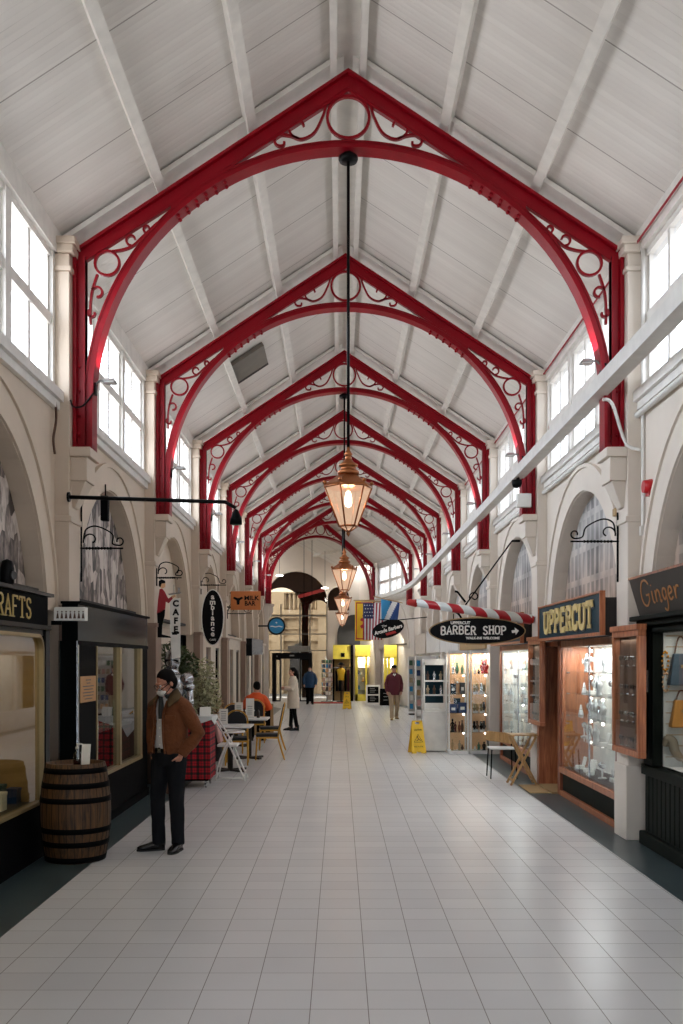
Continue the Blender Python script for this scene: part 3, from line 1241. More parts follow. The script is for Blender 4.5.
# ---------------------------------------------------------------- left: craft shop
def craft_shop():
    s, f = -1, -2.75
    o = thing('shopfront', 'Black craft shopfront with gold CRAFTS lettering and gold framed window, at the left edge', 'shopfront', (f, 9.42, 0))
    y0, y1 = 5.2, 9.42
    mb = MB()
    sb(mb, s, f, .0, .10, y0, y1, 2.13, 2.40)
    part('fascia', mb, M['blackmatt'], o, bevel=.006)
    mb = MB()
    sb(mb, s, f, -.05, .12, y0, y1 + .03, 2.40, 2.43)
    sb(mb, s, f, -.03, .12, y0, y1 + .01, 2.09, 2.13)
    part('cornice', mb, M['black'], o)
    T = face_left((f + .004, 8.36, 2.265))
    part('sign_lettering', slab_text('CRAFTS', T, 1.1, .19, .016, .012), M['goldpaint'], o, 'gold lettering')
    mb = MB()
    sb(mb, s, f, -.02, .10, y1 - .14, y1, 0, 2.09)
    sb(mb, s, f, 0., .10, y0, y1 - .14, 2.03, 2.09)
    sb(mb, s, f, 0., .10, y0, y0 + .2, 0, 2.09)
    part('frame', mb, M['black'], o, bevel=.006)
    # gold inner frame with a rounded top corner
    r = .14
    a, b, za, zb = 5.5, 9.26, .5, 2.03
    pa = [(a, za), (b, za), (b, zb - r)] + arc((b - r, zb - r), r, 0, 90, 8) + arc((a + r, zb - r), r, 90, 180, 8)
    mb = MB()
    mb.ribbon(pa, face_left((f - .02, 0, 0)), .032, .06, True)
    part('gold_frame', mb, M['gold'], o, 'gold window frame')
    mb = MB()
    mb.hexa([(f + .01, y0, 0), (f - .1, y0, 0), (f - .1, y1 - .14, 0), (f + .01, y1 - .14, 0), (f - .03, y0, .48), (f - .1, y0, .48), (f - .1, y1 - .14, .48), (f - .03, y1 - .14, .48)])
    part('base_panel', mb, M['blackmatt'], o)
    mb = MB()
    sb(mb, s, f, .03, .036, a, b, za, zb)
    part('window_glass', mb, M['glass_shop'], o)
    display_box(o, s, f - .04, a, b, za, 2.08, .75, M['shopbeige'], M['tan'], None, M['darkgrey'])
    # goods on the window floor
    z = za + .001
    for i, (y, v, m, lab) in enumerate(((9.05, .14, 'bluebox', 'Blue gift tin on the craft shop window floor, nearest the gold frame corner'),
                                        (8.83, .2, 'teal', 'Teal gift box standing behind the blue tin in the craft window'),
                                        (8.6, .12, 'cardwhite', 'White card box low in the craft shop window'))):
        mb = MB()
        h = (.11, .17, .13)[i]
        sb(mb, s, f - .04, v, v + .1, y, y + .14, z, z + h)
        g = thing('gift_box', lab, 'box', (f - .04 - v - .05, y + .07, z), 0, 'gift boxes in the craft window')
        part('box_body', mb, M[m], g, bevel=.006)
        mb = MB()
        sb(mb, s, f - .04, v - .004, v + .104, y - .004, y + .144, z + h, z + h + .03)
        part('lid', mb, M[m], g, bevel=.004)
    for i, (y, v) in enumerate(((8.98, .42), (8.72, .48), (8.45, .4))):
        mb = MB()
        c = (f - .04 - v, y, z)
        mb.lathe([(.05, 0), (.065, .03), (.05, .09), (.075, .16), (.08, .19), (.07, .2)], c, 16)
        solo('vase', mb, M[('silver', 'stone', 'terracotta')[i]], ('Silver vase', 'Pale stone vase', 'Brown clay vase')[i] + ' standing inside the craft shop window', 'vase', c, 'vases in the craft window')
    # folded leaflets stand
    mb = MB()
    c = V((f - .3, 8.25, z))
    mb.hexa([c + V(p) for p in ((0, 0, 0), (.03, 0, 0), (.03, .2, 0), (0, .2, 0), (-.08, 0, .3), (-.05, 0, .3), (-.05, .2, .3), (-.08, .2, .3))])
    solo('picture_card', mb, M['cardwhite'], 'White card leaning in the craft shop window beside the clay vase', 'card', tuple(c))
    light('craft_lamp', 'AREA', (f - .4, 7.8, 2.06), 7, (1., .85, .6), .3, (0, 0, 0), 2.4)
    # small dark speaker on top of the fascia
    mb = MB()
    c = (f - .02, 8.32, 2.431)
    mb.lathe([(.05, 0), (.06, .02), (.06, .14), (.045, .2), (.0, .22)], c, 14)
    g = thing('loudspeaker', 'Small dark loudspeaker standing on top of the craft shop fascia', 'loudspeaker', c)
    part('speaker_body', mb, M['black'], g)
    mb = MB()
    mb.cyl((c[0] + .055, c[1] - .02, c[2] + .08), (c[0] + .068, c[1] - .025, c[2] + .08), .035, n=12)
    part('grille', mb, M['darkgrey'], g)


def kilt_sign():
    """white projecting sign with a row of small dark figures"""
    o = thing('projecting_sign', 'Small white projecting sign with a row of dark figures, above the mirror panel', 'sign', (-2.61, 9.70, 2.19))
    mb = MB()
    mb.box(-2.76, -2.46, 9.64, 9.76, 2.19, 2.32)
    part('sign_box', mb, M['cardwhite'], o, bevel=.005)
    mb = MB()
    for i in range(7):
        x = -2.735 + i * .041
        mb.add([(x, 9.637, 2.21), (x + .026, 9.637, 2.21), (x + .018, 9.637, 2.262), (x + .008, 9.637, 2.262),
                (x, 9.641, 2.21), (x + .026, 9.641, 2.21), (x + .018, 9.641, 2.262), (x + .008, 9.641, 2.262)],
               [(0, 1, 2, 3), (7, 6, 5, 4), (0, 4, 5, 1), (1, 5, 6, 2), (2, 6, 7, 3), (3, 7, 4, 0)])
        mb.ball((x + .013, 9.639, 2.275), .008, 8, 5)
    part('figure_row', mb, M['brown_vault'], o, 'dark figures')
    mb = MB()
    mb.box(-2.8, -2.7, 9.69, 9.71, 2.15, 2.19)
    part('bracket', mb, M['iron'], o)


def gift_shop():
    s, f = -1, -2.60
    o = thing('shopfront', 'Dark glass shopfront with gold mullions and a mannequin inside, beside the barrel', 'shopfront', (f, 11.7, 0))
    y0, y1 = 9.92, 13.5
    mb = MB()
    sb(mb, s, f, 0, .16, y0, y1, 2.0, 2.37)
    part('fascia', mb, M['mirror'], o, 'dark mirror fascia', bevel=.005)
    mb = MB()
    sb(mb, s, f, -.03, .17, y0 - .01, y1 + .02, 2.37, 2.395)
    sb(mb, s, f, -.01, .16, y0, y1, 1.96, 2.0)
    part('cornice', mb, M['blackmatt'], o)
    mb = MB()
    sb(mb, s, f, .0, .12, y0 + .04, 10.66, 0, 1.96)
    part('pier', mb, M['blackmatt'], o, bevel=.005)
    mb = MB()
    sb(mb, s, f, 0, .12, 13.1, y1, 0, 1.96)
    part('pier', mb, M['blackmatt'], o, bevel=.005)
    # glass return towards the camera
    mb = MB()
    mb.box(f - .18, f - .012, y0 - .005, y0 + .02, .15, 2.0)
    part('mirror_panel', mb, M['mirror'], o, 'tall mirror panel')
    mb = MB()
    mb.box(f - .012, f + .004, y0 - .012, y0 + .03, .1, 2.0)
    mb.box(f - .19, f - .175, y0 - .012, y0 + .03, .1, 2.0)
    mb.box(f - .19, f + .004, y0 - .012, y0 + .03, .0, .15)
    part('mirror_frame', mb, M['silver'], o)
    mb = MB()
    sb(mb, s, f, .0, .1, 10.66, 13.1, 0, .53)
    sb(mb, s, f, -.02, .1, y0 + .05, y1, 0, .1)
    part('base_panel', mb, M['blackmatt'], o)
    mb = MB()
    sb(mb, s, f, -.015, .1, 10.66, 13.1, .53, .575)
    sb(mb, s, f, -.01, .05, 10.66, 10.70, .575, 1.96)
    sb(mb, s, f, -.012, .05, 11.78, 11.86, .575, 1.96)
    sb(mb, s, f, -.012, .05, 12.98, 13.1, .575, 1.96)
    part('gold_frame', mb, M['gold'], o, 'gold window frame')
    mb = MB()
    sb(mb, s, f, .03, .036, 10.7, 12.98, .575, 1.96)
    part('window_glass', mb, M['glass_dark'], o)
    display_box(o, s, f - .06, 10.66, 13.1, .57, 1.97, 1.25, M['shopbeige'], M['brown_vault'], M['tan'], M['brown_vault'])
    # notice on the pier
    n = thing('notice', 'Brown paper notice on the black pier above the barrel', 'notice', (f + .002, 10.3, 1.38))
    mb = MB()
    sb(mb, s, f, -.008, -.001, 9.99, 10.62, 1.38, 1.645)
    part('sheet', mb, M['brownpaper'], n)
    mb = MB()
    for i, w in enumerate((.2, .14, .44, .36, .44, .4, .3)):
        sb(mb, s, f, -.01, -.007, 10.305 - w / 2, 10.305 + w / 2, 1.60 - i * .032, 1.61 - i * .032)
    part('printed_lines', mb, M['darkgrey'], n)
    # mannequin in an apron inside the window
    g = thing('mannequin', 'Mannequin in a pale apron and dark cap inside the gold framed window', 'mannequin', (-3.02, 11.35, .571))
    x, y = -3.02, 11.35
    mb = MB()
    mb.lathe([(.15, 0), (.15, .015), (.02, .03), (.018, .42)], (x, y, .571), 14)
    part('stand', mb, M['iron'], g)
    mb = MB()
    mb.lathe([(.08, 0), (.13, .03), (.15, .12), (.125, .27), (.16, .42), (.18, .5), (.12, .565), (.05, .6), (.047, .66)], (x, y, .9), 18, sx=.75, sy=1.1)
    part('torso', mb, M['cardwhite'], g)
    mb = MB()
    mb.ball((x, y, 1.67), (.085, .075, .115))
    part('head', mb, M['peach'], g)
    mb = MB()
    mb.lathe([(.095, 0), (.095, .06), (.07, .1), (0, .11)], (x, y, 1.71), 14)
    mb.lathe([(.12, 0), (.0, .012)], (x + .03, y, 1.705), 14)
    part('cap', mb, M['maroon'], g)
    for sg in (-1, 1):
        mb = MB()
        mb.tube([(x, y + sg * .17, 1.38), (x + .03, y + sg * .23, 1.2), (x + .12, y + sg * .2, 1.05)], [.055, .048, .038], 10)
        part('sleeve', mb, M['cloth'], g)
    mb = MB()
    T = face_left((x + .14, y, 0))
    mb.prism([(-.17, .72), (.17, .72), (.16, 1.1), (.09, 1.36), (-.09, 1.36), (-.16, 1.1)], T, .012)
    part('apron', mb, M['cloth'], g)
    mb = MB()
    mb.prism([(-.05, 1.13), (.05, 1.13), (.05, 1.25), (0, 1.28), (-.05, 1.25)], T @ Matrix.Translation((0, 0, .013)), .004)
    part('apron_badge', mb, M['brown_vault'], g)
    # white-topped display tables inside
    for i, (ya, yb) in enumerate(((10.75, 11.72), (11.95, 12.9))):
        g = thing('display_table', ('White-topped table before the mannequin in the gold framed window', 'White-topped table behind the far pane of the gold framed window')[i], 'table', (-2.82, (ya + yb) / 2, .571), 0, 'tables in the gold framed window')
        mb = MB()
        mb.box(-2.98, -2.68, ya, yb, 1.0, 1.03)
        part('table_top', mb, M['cloth'], g, bevel=.004)
        mb = MB()
        mb.box(-2.96, -2.70, ya + .03, yb - .03, .571, .995)
        part('table_skirt', mb, M['tartan'], g)
    for i, (y, m) in enumerate(((12.2, 'glass_wine'), (12.5, 'greenitem'), (12.75, 'amber'))):
        mb = MB()
        c = (-2.83, y, 1.031)
        mb.lathe([(.03, 0), (.036, .02), (.036, .16), (.014, .22), (.014, .28), (0, .285)], c, 12)
        solo('bottle', mb, M[('bottle', 'greenitem', 'amber')[i]], ('Dark', 'Green', 'Amber')[i] + ' bottle on the white table in the gold framed window', 'bottle', c, 'bottles in the gold framed window')
    light('gift_lamp', 'AREA', (-3.1, 11.8, 1.95), 6, (1., .85, .62), .3, (0, 0, 0), 2.0)


def barrel():
    c = (-2.405, 9.1, 0)
    o = thing('barrel', 'Wooden barrel with iron hoops standing by the craft shop, a bottle on it', 'barrel', c)
    H, n = .88, 28
    prof = [(.262 + .052 * sin(pi * i / 14), H * i / 14) for i in range(15)]
    mb = MB()
    mb.lathe([(.0, .03), (.247, .03), (.254, 0)] + prof + [(.247, H), (.242, H - .03), (0, H - .03)], c, n)
    # stave joints
    part('staves', mb, M['oak'], o)
    r_at = lambda z: .262 + .052 * sin(pi * z / H)
    for z in (.03, .17, .29, .56, .69, .82):
        mb = MB()
        mb.lathe([(r_at(z - .024) + .001, -.024), (r_at(z - .024) + .006, -.024), (r_at(z + .024) + .006, .024), (r_at(z + .024) + .001, .024)], (c[0], c[1], z), 36)
        part('hoop', mb, M['iron'], o)
    mb = MB()
    for k in range(n):
        a = 2 * pi * k / n
        mb.tube([(c[0] + (r + .0005) * cos(a), c[1] + (r + .0005) * sin(a), z) for r, z in prof], .0022, 4)
    part('stave_joints', mb, M['black'], o)
    z = H - .03
    b = thing('sanitiser_bottle', 'Clear bottle with dark red liquid and pump, on the barrel', 'bottle', (-2.37, 9.02, z))
    mb = MB()
    mb.lathe([(.034, 0), (.038, .01), (.038, .1), (.03, .125), (.014, .14), (.014, .155)], (-2.37, 9.02, z), 16)
    part('bottle_body', mb, M['glass_clear'], b)
    mb = MB()
    mb.lathe([(.0, .004), (.034, .004), (.035, .06), (0, .061)], (-2.37, 9.02, z), 16)
    part('liquid', mb, M['glass_wine'], b)
    mb = MB()
    mb.lathe([(.017, .155), (.017, .175), (.006, .178), (.006, .2), (0, .2)], (-2.37, 9.02, z), 12)
    mb.box(-2.376, -2.325, 9.014, 9.026, z + .195, z + .207)
    part('pump', mb, M['white'], b)
    mb = MB()
    mb.hexa([V(p) + V((-2.33, 9.1, z)) for p in ((-.03, 0, 0), (.05, 0, 0), (.05, .004, 0), (-.03, .004, 0), (-.03, .05, .19), (.05, .05, .19), (.05, .054, .19), (-.03, .054, .19))])
    solo('card', mb, M['cardwhite'], 'White card standing behind the bottle on the barrel', 'card', (-2.33, 9.12, z))


def scroll_bracket(name_loc, s, y, lab, length=.55, z=3.0, stem=(.45, .35), empty=True):
    """wrought iron wall bracket that projects into the hall (towards -s x) at the pilaster"""
    fx = XL + PIL if s < 0 else XR - PIL
    d = -s
    o = thing('sign_bracket', lab, 'bracket', (fx, y, z), 0, 'wrought iron sign brackets')
    T = frameT((fx + d * .015, y, z), (d, 0, 0), (0, 0, 1))
    mb = MB()
    mb.bar((fx + d * .012, y, z - stem[1]), (fx + d * .012, y, z + stem[0]), .016, .016, (0, 1, 0))
    part('wall_bar', mb, M['iron'], o)
    mb = MB()
    mb.bar((fx, y, z), (fx + d * length, y, z), .016, .016)
    for k in range(9):
        xx = fx + d * (length * (.15 + .07 * k))
        mb.ball((xx, y, z), .016, 6, 4)
    part('arm', mb, M['iron'], o)
    mb = MB()
    L = length
    pa = spiral((.09, .07), .02, .065, 90, 300, 14)
    pa = spiral((.1, .085), .03, .085, -60, 200, 14)
    mb.ribbon(pa, T, .014, .014)
    pa = smooth_path([(.02, .1), (.05, .2), (.16, .23), (.32, .15), (L * .72, .05), (L * .86, .03)], 6) + spiral((L * .88, .075), .045, .026, -90, 200, 14)
    mb.ribbon(pa, T, .014, .014)
    part('scroll', mb, M['iron'], o)
    return o, fx, d


def left_signs():
    scroll_bracket(None, -1, D(1) + .22, 'Empty scrolled iron bracket on the nearest left pilaster, above the mirror panel', .45, 2.98)
    # ---- CAFE waiter sign
    y = D(2) - .08
    scroll_bracket(None, -1, y, 'Scrolled iron bracket carrying the waiter CAFE sign', .38, 3.03, (.14, .12))
    fx = XL + PIL
    o = thing('cafe_sign', 'Hanging sign shaped as a waiter in a red jacket holding a CAFE panel', 'sign', (fx + .2, y, 1.84))
    T = face_cam((fx + .01, y + .012, 0))
    k = .01486
    q = lambda pts: [((a - 157.5) * k, 1.8 + (661 - b) * k) for a, b in pts]
    dp = .022
    mb = MB()
    mb.prism(q([(170.5, 600), (180.8, 598), (180.8, 657.5), (172.5, 659), (171, 640)]), T @ Matrix.Translation((0, 0, -dp)), dp * .8)
    part('panel', mb, M['cardwhite'], o)
    mb = MB()
    mb.prism(q([(160.5, 589.5), (163, 589), (165.5, 592), (169, 599), (172.5, 597), (173.5, 599), (169.5, 603.5), (166.5, 602), (166, 609), (163, 612), (157.8, 614), (159, 600)]), T, dp)
    part('red_jacket', mb, M['us_red'], o, 'red jacket')
    mb = MB()
    mb.prism(q([(158, 613.5), (166, 609.5), (165.5, 616), (163, 626), (162.8, 634.5), (171, 636.5), (172, 638), (158, 637.5), (157.7, 630), (158.5, 622)]), T, dp)
    part('trousers', mb, M['black'], o)
    mb = MB()
    cx, cz = q([(163.4, 585)])[0]
    mb.prism([(cx + .042 * cos(a * pi / 8), cz + .055 * sin(a * pi / 8)) for a in range(16)], T, dp)
    mb.prism(q([(172, 596.5), (176, 595), (176.5, 597), (173, 599)]), T, dp)
    part('face', mb, M['peach'], o)
    mb = MB()
    mb.prism(q([(159.7, 586), (159.8, 581.5), (162.5, 579.8), (166, 581.3), (166.2, 583.6), (162.6, 584), (161.2, 588)]), T @ Matrix.Translation((0, 0, .002)), dp)
    part('hair', mb, M['black'], o)
    mb = MB()
    mb.prism(q([(169, 594.2), (182, 592.6), (182, 593.8), (170, 595.4)]), T, dp)
    mb.prism(q([(174.4, 593.4), (174.4, 585), (175, 585), (175, 593.4)]), T, dp * .6)
    mb.prism(q([(179, 593), (178.2, 588), (180.8, 588), (180, 593)]), T, dp * .6)
    part('tray', mb, M['silver'], o)
    for i, ch in enumerate('CAFE'):
        cx, cz = q([(176.4, 604 + i * 8.6)])[0]
        letters('letter', ch, .125, T @ Matrix.Translation((cx, cz, 0)), M['black'], o, bold=.006)
    mb = MB()
    cx, cz = q([(175.6, 633.6)])[0]
    mb.prism([(cx - .04, cz - .02), (cx + .03, cz - .02), (cx + .04, cz + .02), (cx - .05, cz + .02)], T, .004)
    mb.prism([(cx + .03, cz + .02), (cx + .065, cz + .03), (cx + .06, cz - .005), (cx + .035, cz - .01)], T, .004)
    part('coffee_cup', mb, M['black'], o)
    mb = MB()
    for a in (161, 178):
        cx, cz = q([(a, 580)])[0]
        p = T @ V((cx, cz, .01))
        mb.cyl(p, (p.x, p.y, 3.03), .005, n=6)
    part('hanger', mb, M['iron'], o)
    # ---- ambiance oval
    y = D(3) + .02
    scroll_bracket(None, -1, y, 'Scrolled iron bracket carrying the oval ambiance sign', .5, 3.28, (.12, .18))
    o = thing('oval_sign', 'Tall black oval hanging sign lettered ambiance, on the left', 'sign', (fx + .24, y, 2.1))
    T = face_cam((fx + .24, y - .01, 2.65))
    ov = lambda a, b: [(a * cos(2 * pi * i / 36), b * sin(2 * pi * i / 36)) for i in range(36)]
    mb = MB()
    mb.prism(ov(.225, .55), T @ Matrix.Translation((0, 0, -.03)), .03)
    part('rim', mb, M['cardwhite'], o)
    mb = MB()
    mb.prism(ov(.205, .53), T, .006)
    part('board', mb, M['black'], o)
    for i, ch in enumerate('ambiance'):
        letters('letter', ch, .15, T @ Matrix.Translation((0, .40 - i * .103, .008)), M['cardwhite'], o, bold=.004)
    letters('small_lettering', 'CAFE', .055, T @ Matrix.Translation((0, -.44, .008)), M['cardwhite'], o)
    mb = MB()
    for dx in (-.1, .1):
        p = T @ V((dx, .49, -.01))
        mb.cyl(p, (p.x, p.y, 3.28), .006, n=6)
    part('hanger', mb, M['iron'], o)
    # ---- milk bar
    y = D(4)
    scroll_bracket(None, -1, y, 'Scrolled iron bracket under the orange MILK BAR sign', .6, 2.94, (.1, .12))
    o = thing('milk_bar_sign', 'Orange wooden MILK BAR sign projecting from the left pilasters', 'sign', (fx + .45, y, 3.02))
    T = face_cam((fx + .45, y - .02, 3.255))
    mb = MB()
    mb.prism([(-.36, -.225), (.36, -.225), (.36, .225), (-.36, .225)], T @ Matrix.Translation((0, 0, -.04)), .04)
    part('board', mb, M['orange_wood'], o, bevel=.006)
    letters('lettering', 'MILK', .15, T @ Matrix.Translation((.15, .055, .004)), M['black'], o, bold=.004, fit=.36)
    letters('lettering', 'BAR', .15, T @ Matrix.Translation((.11, -.075, .004)), M['black'], o, bold=.004, fit=.26)
    mb = MB()
    mb.prism([(-.31, .06), (-.27, .09), (-.2, .06), (-.16, .06), (-.1, .09), (-.05, .06), (-.1, .03), (-.14, .0), (-.15, -.1), (-.21, -.1), (-.22, 0), (-.27, .03)], T, .006)
    part('cow_emblem', mb, M['black'], o)
    mb = MB()
    mb.bar((fx, y, 3.44), (fx + .15, y, 3.44), .03, .03)
    mb.bar((fx, y, 3.1), (fx + .15, y, 3.1), .03, .03)
    part('arm', mb, M['iron'], o)
    # ---- white panel sign and lamp box on the fifth pilaster
    y = D(5)
    o = thing('lightbox_sign', 'Black framed silver light box projecting from the left wall behind the olive tree', 'sign', (fx + .24, y, 1.95))
    T = face_cam((fx + .26, y - .02, 2.2))
    mb = MB()
    mb.prism([(-.23, -.25), (-.06, -.25), (-.06, .25), (-.23, .25)], T @ Matrix.Translation((0, 0, -.08)), .09)
    part('frame', mb, M['black'], o)
    mb = MB()
    mb.prism([(-.06, -.22), (.25, -.22), (.25, .2), (-.06, .25)], T @ Matrix.Translation((0, 0, -.07)), .07)
    part('lit_face', mb, M['silver'], o)
    mb = MB()
    mb.bar((fx - .0, y, 2.3), (fx + .06, y, 2.3), .04, .04)
    part('arm', mb, M['iron'], o)
    # ---- round blue sign
    y = D(6)
    o = thing('round_sign', 'Round blue hanging sign with a black rim on the left side', 'sign', (PX(276.5, y), y, 2.69))
    cx = PX(276.5, y)
    T = face_cam((cx, y - .03, PZ(626, y)))
    mb = MB()
    mb.prism([(.30 * cos(2 * pi * i / 40), .30 * sin(2 * pi * i / 40)) for i in range(40)], T @ Matrix.Translation((0, 0, -.08)), .08)
    part('rim', mb, M['black'], o)
    mb = MB()
    mb.prism([(.245 * cos(2 * pi * i / 40), .245 * sin(2 * pi * i / 40)) for i in range(40)], T, .008)
    part('disc', mb, M['sky_blue'], o)
    mb = MB()
    mb.ribbon([(-.2 + .04 * i, .012 * sin(i * 1.1) - .02) for i in range(11)], T @ Matrix.Translation((0, 0, .009)), .035, .004)
    mb.prism([(.04 * cos(2 * pi * i / 10) * (1 if i % 2 else .5), .11 + .04 * sin(2 * pi * i / 10) * (1 if i % 2 else .5)) for i in range(10)], T @ Matrix.Translation((0, 0, .009)), .004)
    part('emblem', mb, M['cardwhite'], o)
    mb = MB()
    mb.bar((fx, y, PZ(626, y)), (cx - .28, y, PZ(626, y)), .04, .05)
    part('arm', mb, M['iron'], o)


def flag_pole_lamp():
    """long black pole reaching into the hall from the nearest left pilaster"""
    y = D(1) - .26
    o = thing('projecting_pole', 'Long thin black pole reaching across the left side with a bell-shaped lamp at its end', 'pole', (-2.72, y, 3.45))
    p, q = V((-2.72, y, PZ(497, y))), V((PX(225, y + .4), y + .4, PZ(502, y + .4)))
    mb = MB()
    e = V((PX(236, y + .4), y + .4, PZ(508, y + .4)))
    mb.tube([p, p.lerp(q, .5), q, e], .02, 8)
    mb.cyl((p.x - .0, p.y, p.z), (p.x + .02, p.y, p.z), .05, n=12)
    part('pole', mb, M['black'], o)
    mb = MB()
    mb.lathe([(.0, .0), (.065, -.0), (.06, .06), (.035, .12), (.02, .15), (.0, .16)], (e.x, e.y, e.z - .17), 14)
    part('lamp_bell', mb, M['iron'], o)
    mb = MB()
    mb.lathe([(0, 0), (.05, .005), (0, .02)], (e.x, e.y, e.z - .18), 12)
    part('lens', mb, M['greenitem'], o)


def knight():
    """suit of armour on a small plinth behind the tartan stand"""
    x, y = PX(172.5, 15.35), 15.35
    o = thing('suit_of_armour', 'Polished suit of armour standing behind the man, in front of the foliage', 'suit of armour', (x, y, 0), 0)
    def pt(nm, mb, m='silver'):
        part(nm, mb, M[m], o)
    mb = MB()
    mb.lathe([(.3, 0), (.3, .1), (.27, .12), (0, .12)], (x, y, 0), 20)
    pt('plinth', mb, 'blackmatt')
    z = .12
    for sx in (-1, 1):
        mb = MB()
        mb.tube([(x + sx * .11, y, z + .1), (x + sx * .11, y, z + .3), (x + sx * .11, y - .01, z + .48)], [.055, .075, .062], 14)
        mb.ball((x + sx * .11, y - .02, z + .5), (.075, .08, .07))
        mb.tube([(x + sx * .11, y, z + .5), (x + sx * .10, y, z + .85)], [.075, .105], 14)
        pt('leg_armour', mb)
        mb = MB()
        mb.ball((x + sx * .12, y - .07, z + .05), (.06, .15, .055))
        pt('sabaton', mb)
        mb = MB()
        mb.ball((x + sx * .215, y, z + 1.40), (.115, .13, .10))
        mb.lathe([(.105, 0), (.1, .08)], (x + sx * .235, y, z + 1.25), 16, sy=.9)
        pt('pauldron', mb)
        mb = MB()
        mb.tube([(x + sx * .235, y, z + 1.34), (x + sx * .265, y + .01, z + 1.05), (x + sx * .25, y - .05, z + .82)], [.075, .06, .05], 12)
        mb.ball((x + sx * .265, y + .01, z + 1.05), (.066, .075, .065))
        pt('arm_armour', mb)
        mb = MB()
        mb.lathe([(.04, 0), (.055, .06), (.075, .16)], (x + sx * .25, y - .05, z + .7), 12)
        mb.ball((x + sx * .25, y - .06, z + .68), (.045, .05, .065))
        pt('gauntlet', mb)
    mb = MB()
    mb.lathe([(.15, .0), (.165, .1), (.14, .18), (.19, .34), (.21, .46), (.17, .58), (.08, .64)], (x, y, z + .86), 22, sy=.75)
    pt('breastplate', mb)
    mb = MB()
    mb.lathe([(.24, -.24), (.2, -.12), (.165, .0), (.16, .06)], (x, y, z + .9), 22, sy=.75)
    pt('tasset', mb)
    mb = MB()
    mb.lathe([(.12, .0), (.09, .04), (.085, .1), (.1, .12)], (x, y, z + 1.48), 18)
    pt('gorget', mb)
    mb = MB()
    mb.lathe([(.09, 0), (.115, .08), (.12, .17), (.105, .24), (.06, .29), (.0, .31)], (x, y, z + 1.56), 20, sy=1.12)
    mb.ribbon([(y + .13 * sin(a) , z + 1.72 + .16 * cos(a)) for a in [radians(t) for t in range(-70, 71, 14)]], frameT((x, 0, 0), (0, 1, 0), (0, 0, 1)), .02, .01)
    pt('helmet', mb)
    mb = MB()
    mb.hexa([(x - .105, y - .09, z + 1.66), (x + .105, y - .09, z + 1.66), (x + .1, y - .02, z + 1.66), (x - .1, y - .02, z + 1.66),
             (x - .09, y - .145, z + 1.70), (x + .09, y - .145, z + 1.70), (x + .1, y - .02, z + 1.74), (x - .1, y - .02, z + 1.74)])
    pt('visor_slit', mb, 'black')
    mb = MB()
    mb.tube([(x, y + .02, z + 1.86), (x, y + .06, z + 1.95), (x + .0, y + .13, z + 1.93)], [.015, .04, .01], 8)
    pt('plume', mb, 'greenitem')


def leaf_cloud(mb, c, r, n, size, rnd, long_=1.):
    for i in range(n):
        while True:
            p = V((rnd.uniform(-1, 1), rnd.uniform(-1, 1), rnd.uniform(-1, 1)))
            if .15 < p.length < 1:
                break
        p = V((c[0] + p.x * r[0], c[1] + p.y * r[1], c[2] + p.z * r[2]))
        a = V((rnd.gauss(0, 1), rnd.gauss(0, 1), rnd.gauss(0, .6))).normalized()
        b = a.orthogonal().normalized()
        b.rotate(Matrix.Rotation(rnd.uniform(0, 6.28), 3, a))
        s_ = size * rnd.uniform(.6, 1.3)
        n_ = a.cross(b) * s_ * .12
        mb.add([p - a * s_ * long_, p + b * s_ * .42 + n_, p + a * s_ * long_, p - b * s_ * .42 + n_], [(0, 1, 2, 3)])


def tree(x, y, h, crown, lab, leafm, n, size, seed, pot=(.2, .36), px=None):
    rnd = random.Random(seed)
    o = thing('potted_tree', lab, 'tree', (x, y, 0), 0, 'potted trees by the cafe')
    mb = MB()
    r, ph = pot
    mb.lathe([(r * .7, 0), (r * .95, ph * .9), (r, ph * .9), (r, ph), (r * .9, ph), (r * .88, ph - .04), (0, ph - .04)], (x, y, 0), 20)
    part('pot', mb, M['darkgrey'], o)
    mb = MB()
    mb.lathe([(0, 0), (r * .87, 0), (r * .86, .006), (0, .012)], (x, y, ph - .04), 16)
    part('soil', mb, M['soil'], o)
    mb = MB()
    c0 = crown[0][0]
    mb.tube([(x, y, ph - .04), (x + .02, y, h * .5), (x + c0[0] * .5, y, c0[2] + .0)], [.03, .026, .014], 8)
    for c, rr in crown:
        for k in range(4):
            mb.tube([(x + .02, y, h * .55), (x + c[0] * .6 + rnd.uniform(-.1, .1), y + rnd.uniform(-.1, .1), c[2] - rr[2] * .4), (x + c[0] + rnd.uniform(-.6, .6) * rr[0], y + c[1] + rnd.uniform(-.6, .6) * rr[1], c[2] + rnd.uniform(-.2, .7) * rr[2])], [.014, .009, .004], 5)
    part('trunk', mb, M['trunk'], o)
    mb = MB()
    for c, rr in crown:
        leaf_cloud(mb, (x + c[0], y + c[1], c[2]), rr, n, size, rnd)
    part('crown', mb, M[leafm], o)


def cafe_plants():
    d = 16.6
    d = 16.15
    tree(-2.62, d, 1.75, [((-.05, 0, 1.82), (.26, .3, .34)), ((.14, 0, 1.7), (.2, .28, .28))],
         'Dark green leafy tree in a pot behind the suit of armour', 'leaf', 300, .05, 3)
    d = 17.1
    tree(PX(201, d), d, 1.5, [((.05, -.1, 1.5), (.26, .26, .36)), ((-.1, -.1, 1.25), (.22, .24, .34)), ((.14, -.05, 1.2), (.22, .24, .32))],
         'Pale silvery olive tree in a dark pot below the oval ambiance sign', 'leaf2', 480, .04, 5)
    d = 17.4
    tree(PX(212, d), d + .6, 1.0, [((0, 0, .95), (.16, .18, .2))], 'Small dry pale plant beside the cafe tables under the olive tree', 'tan', 150, .035, 9, (.13, .5))


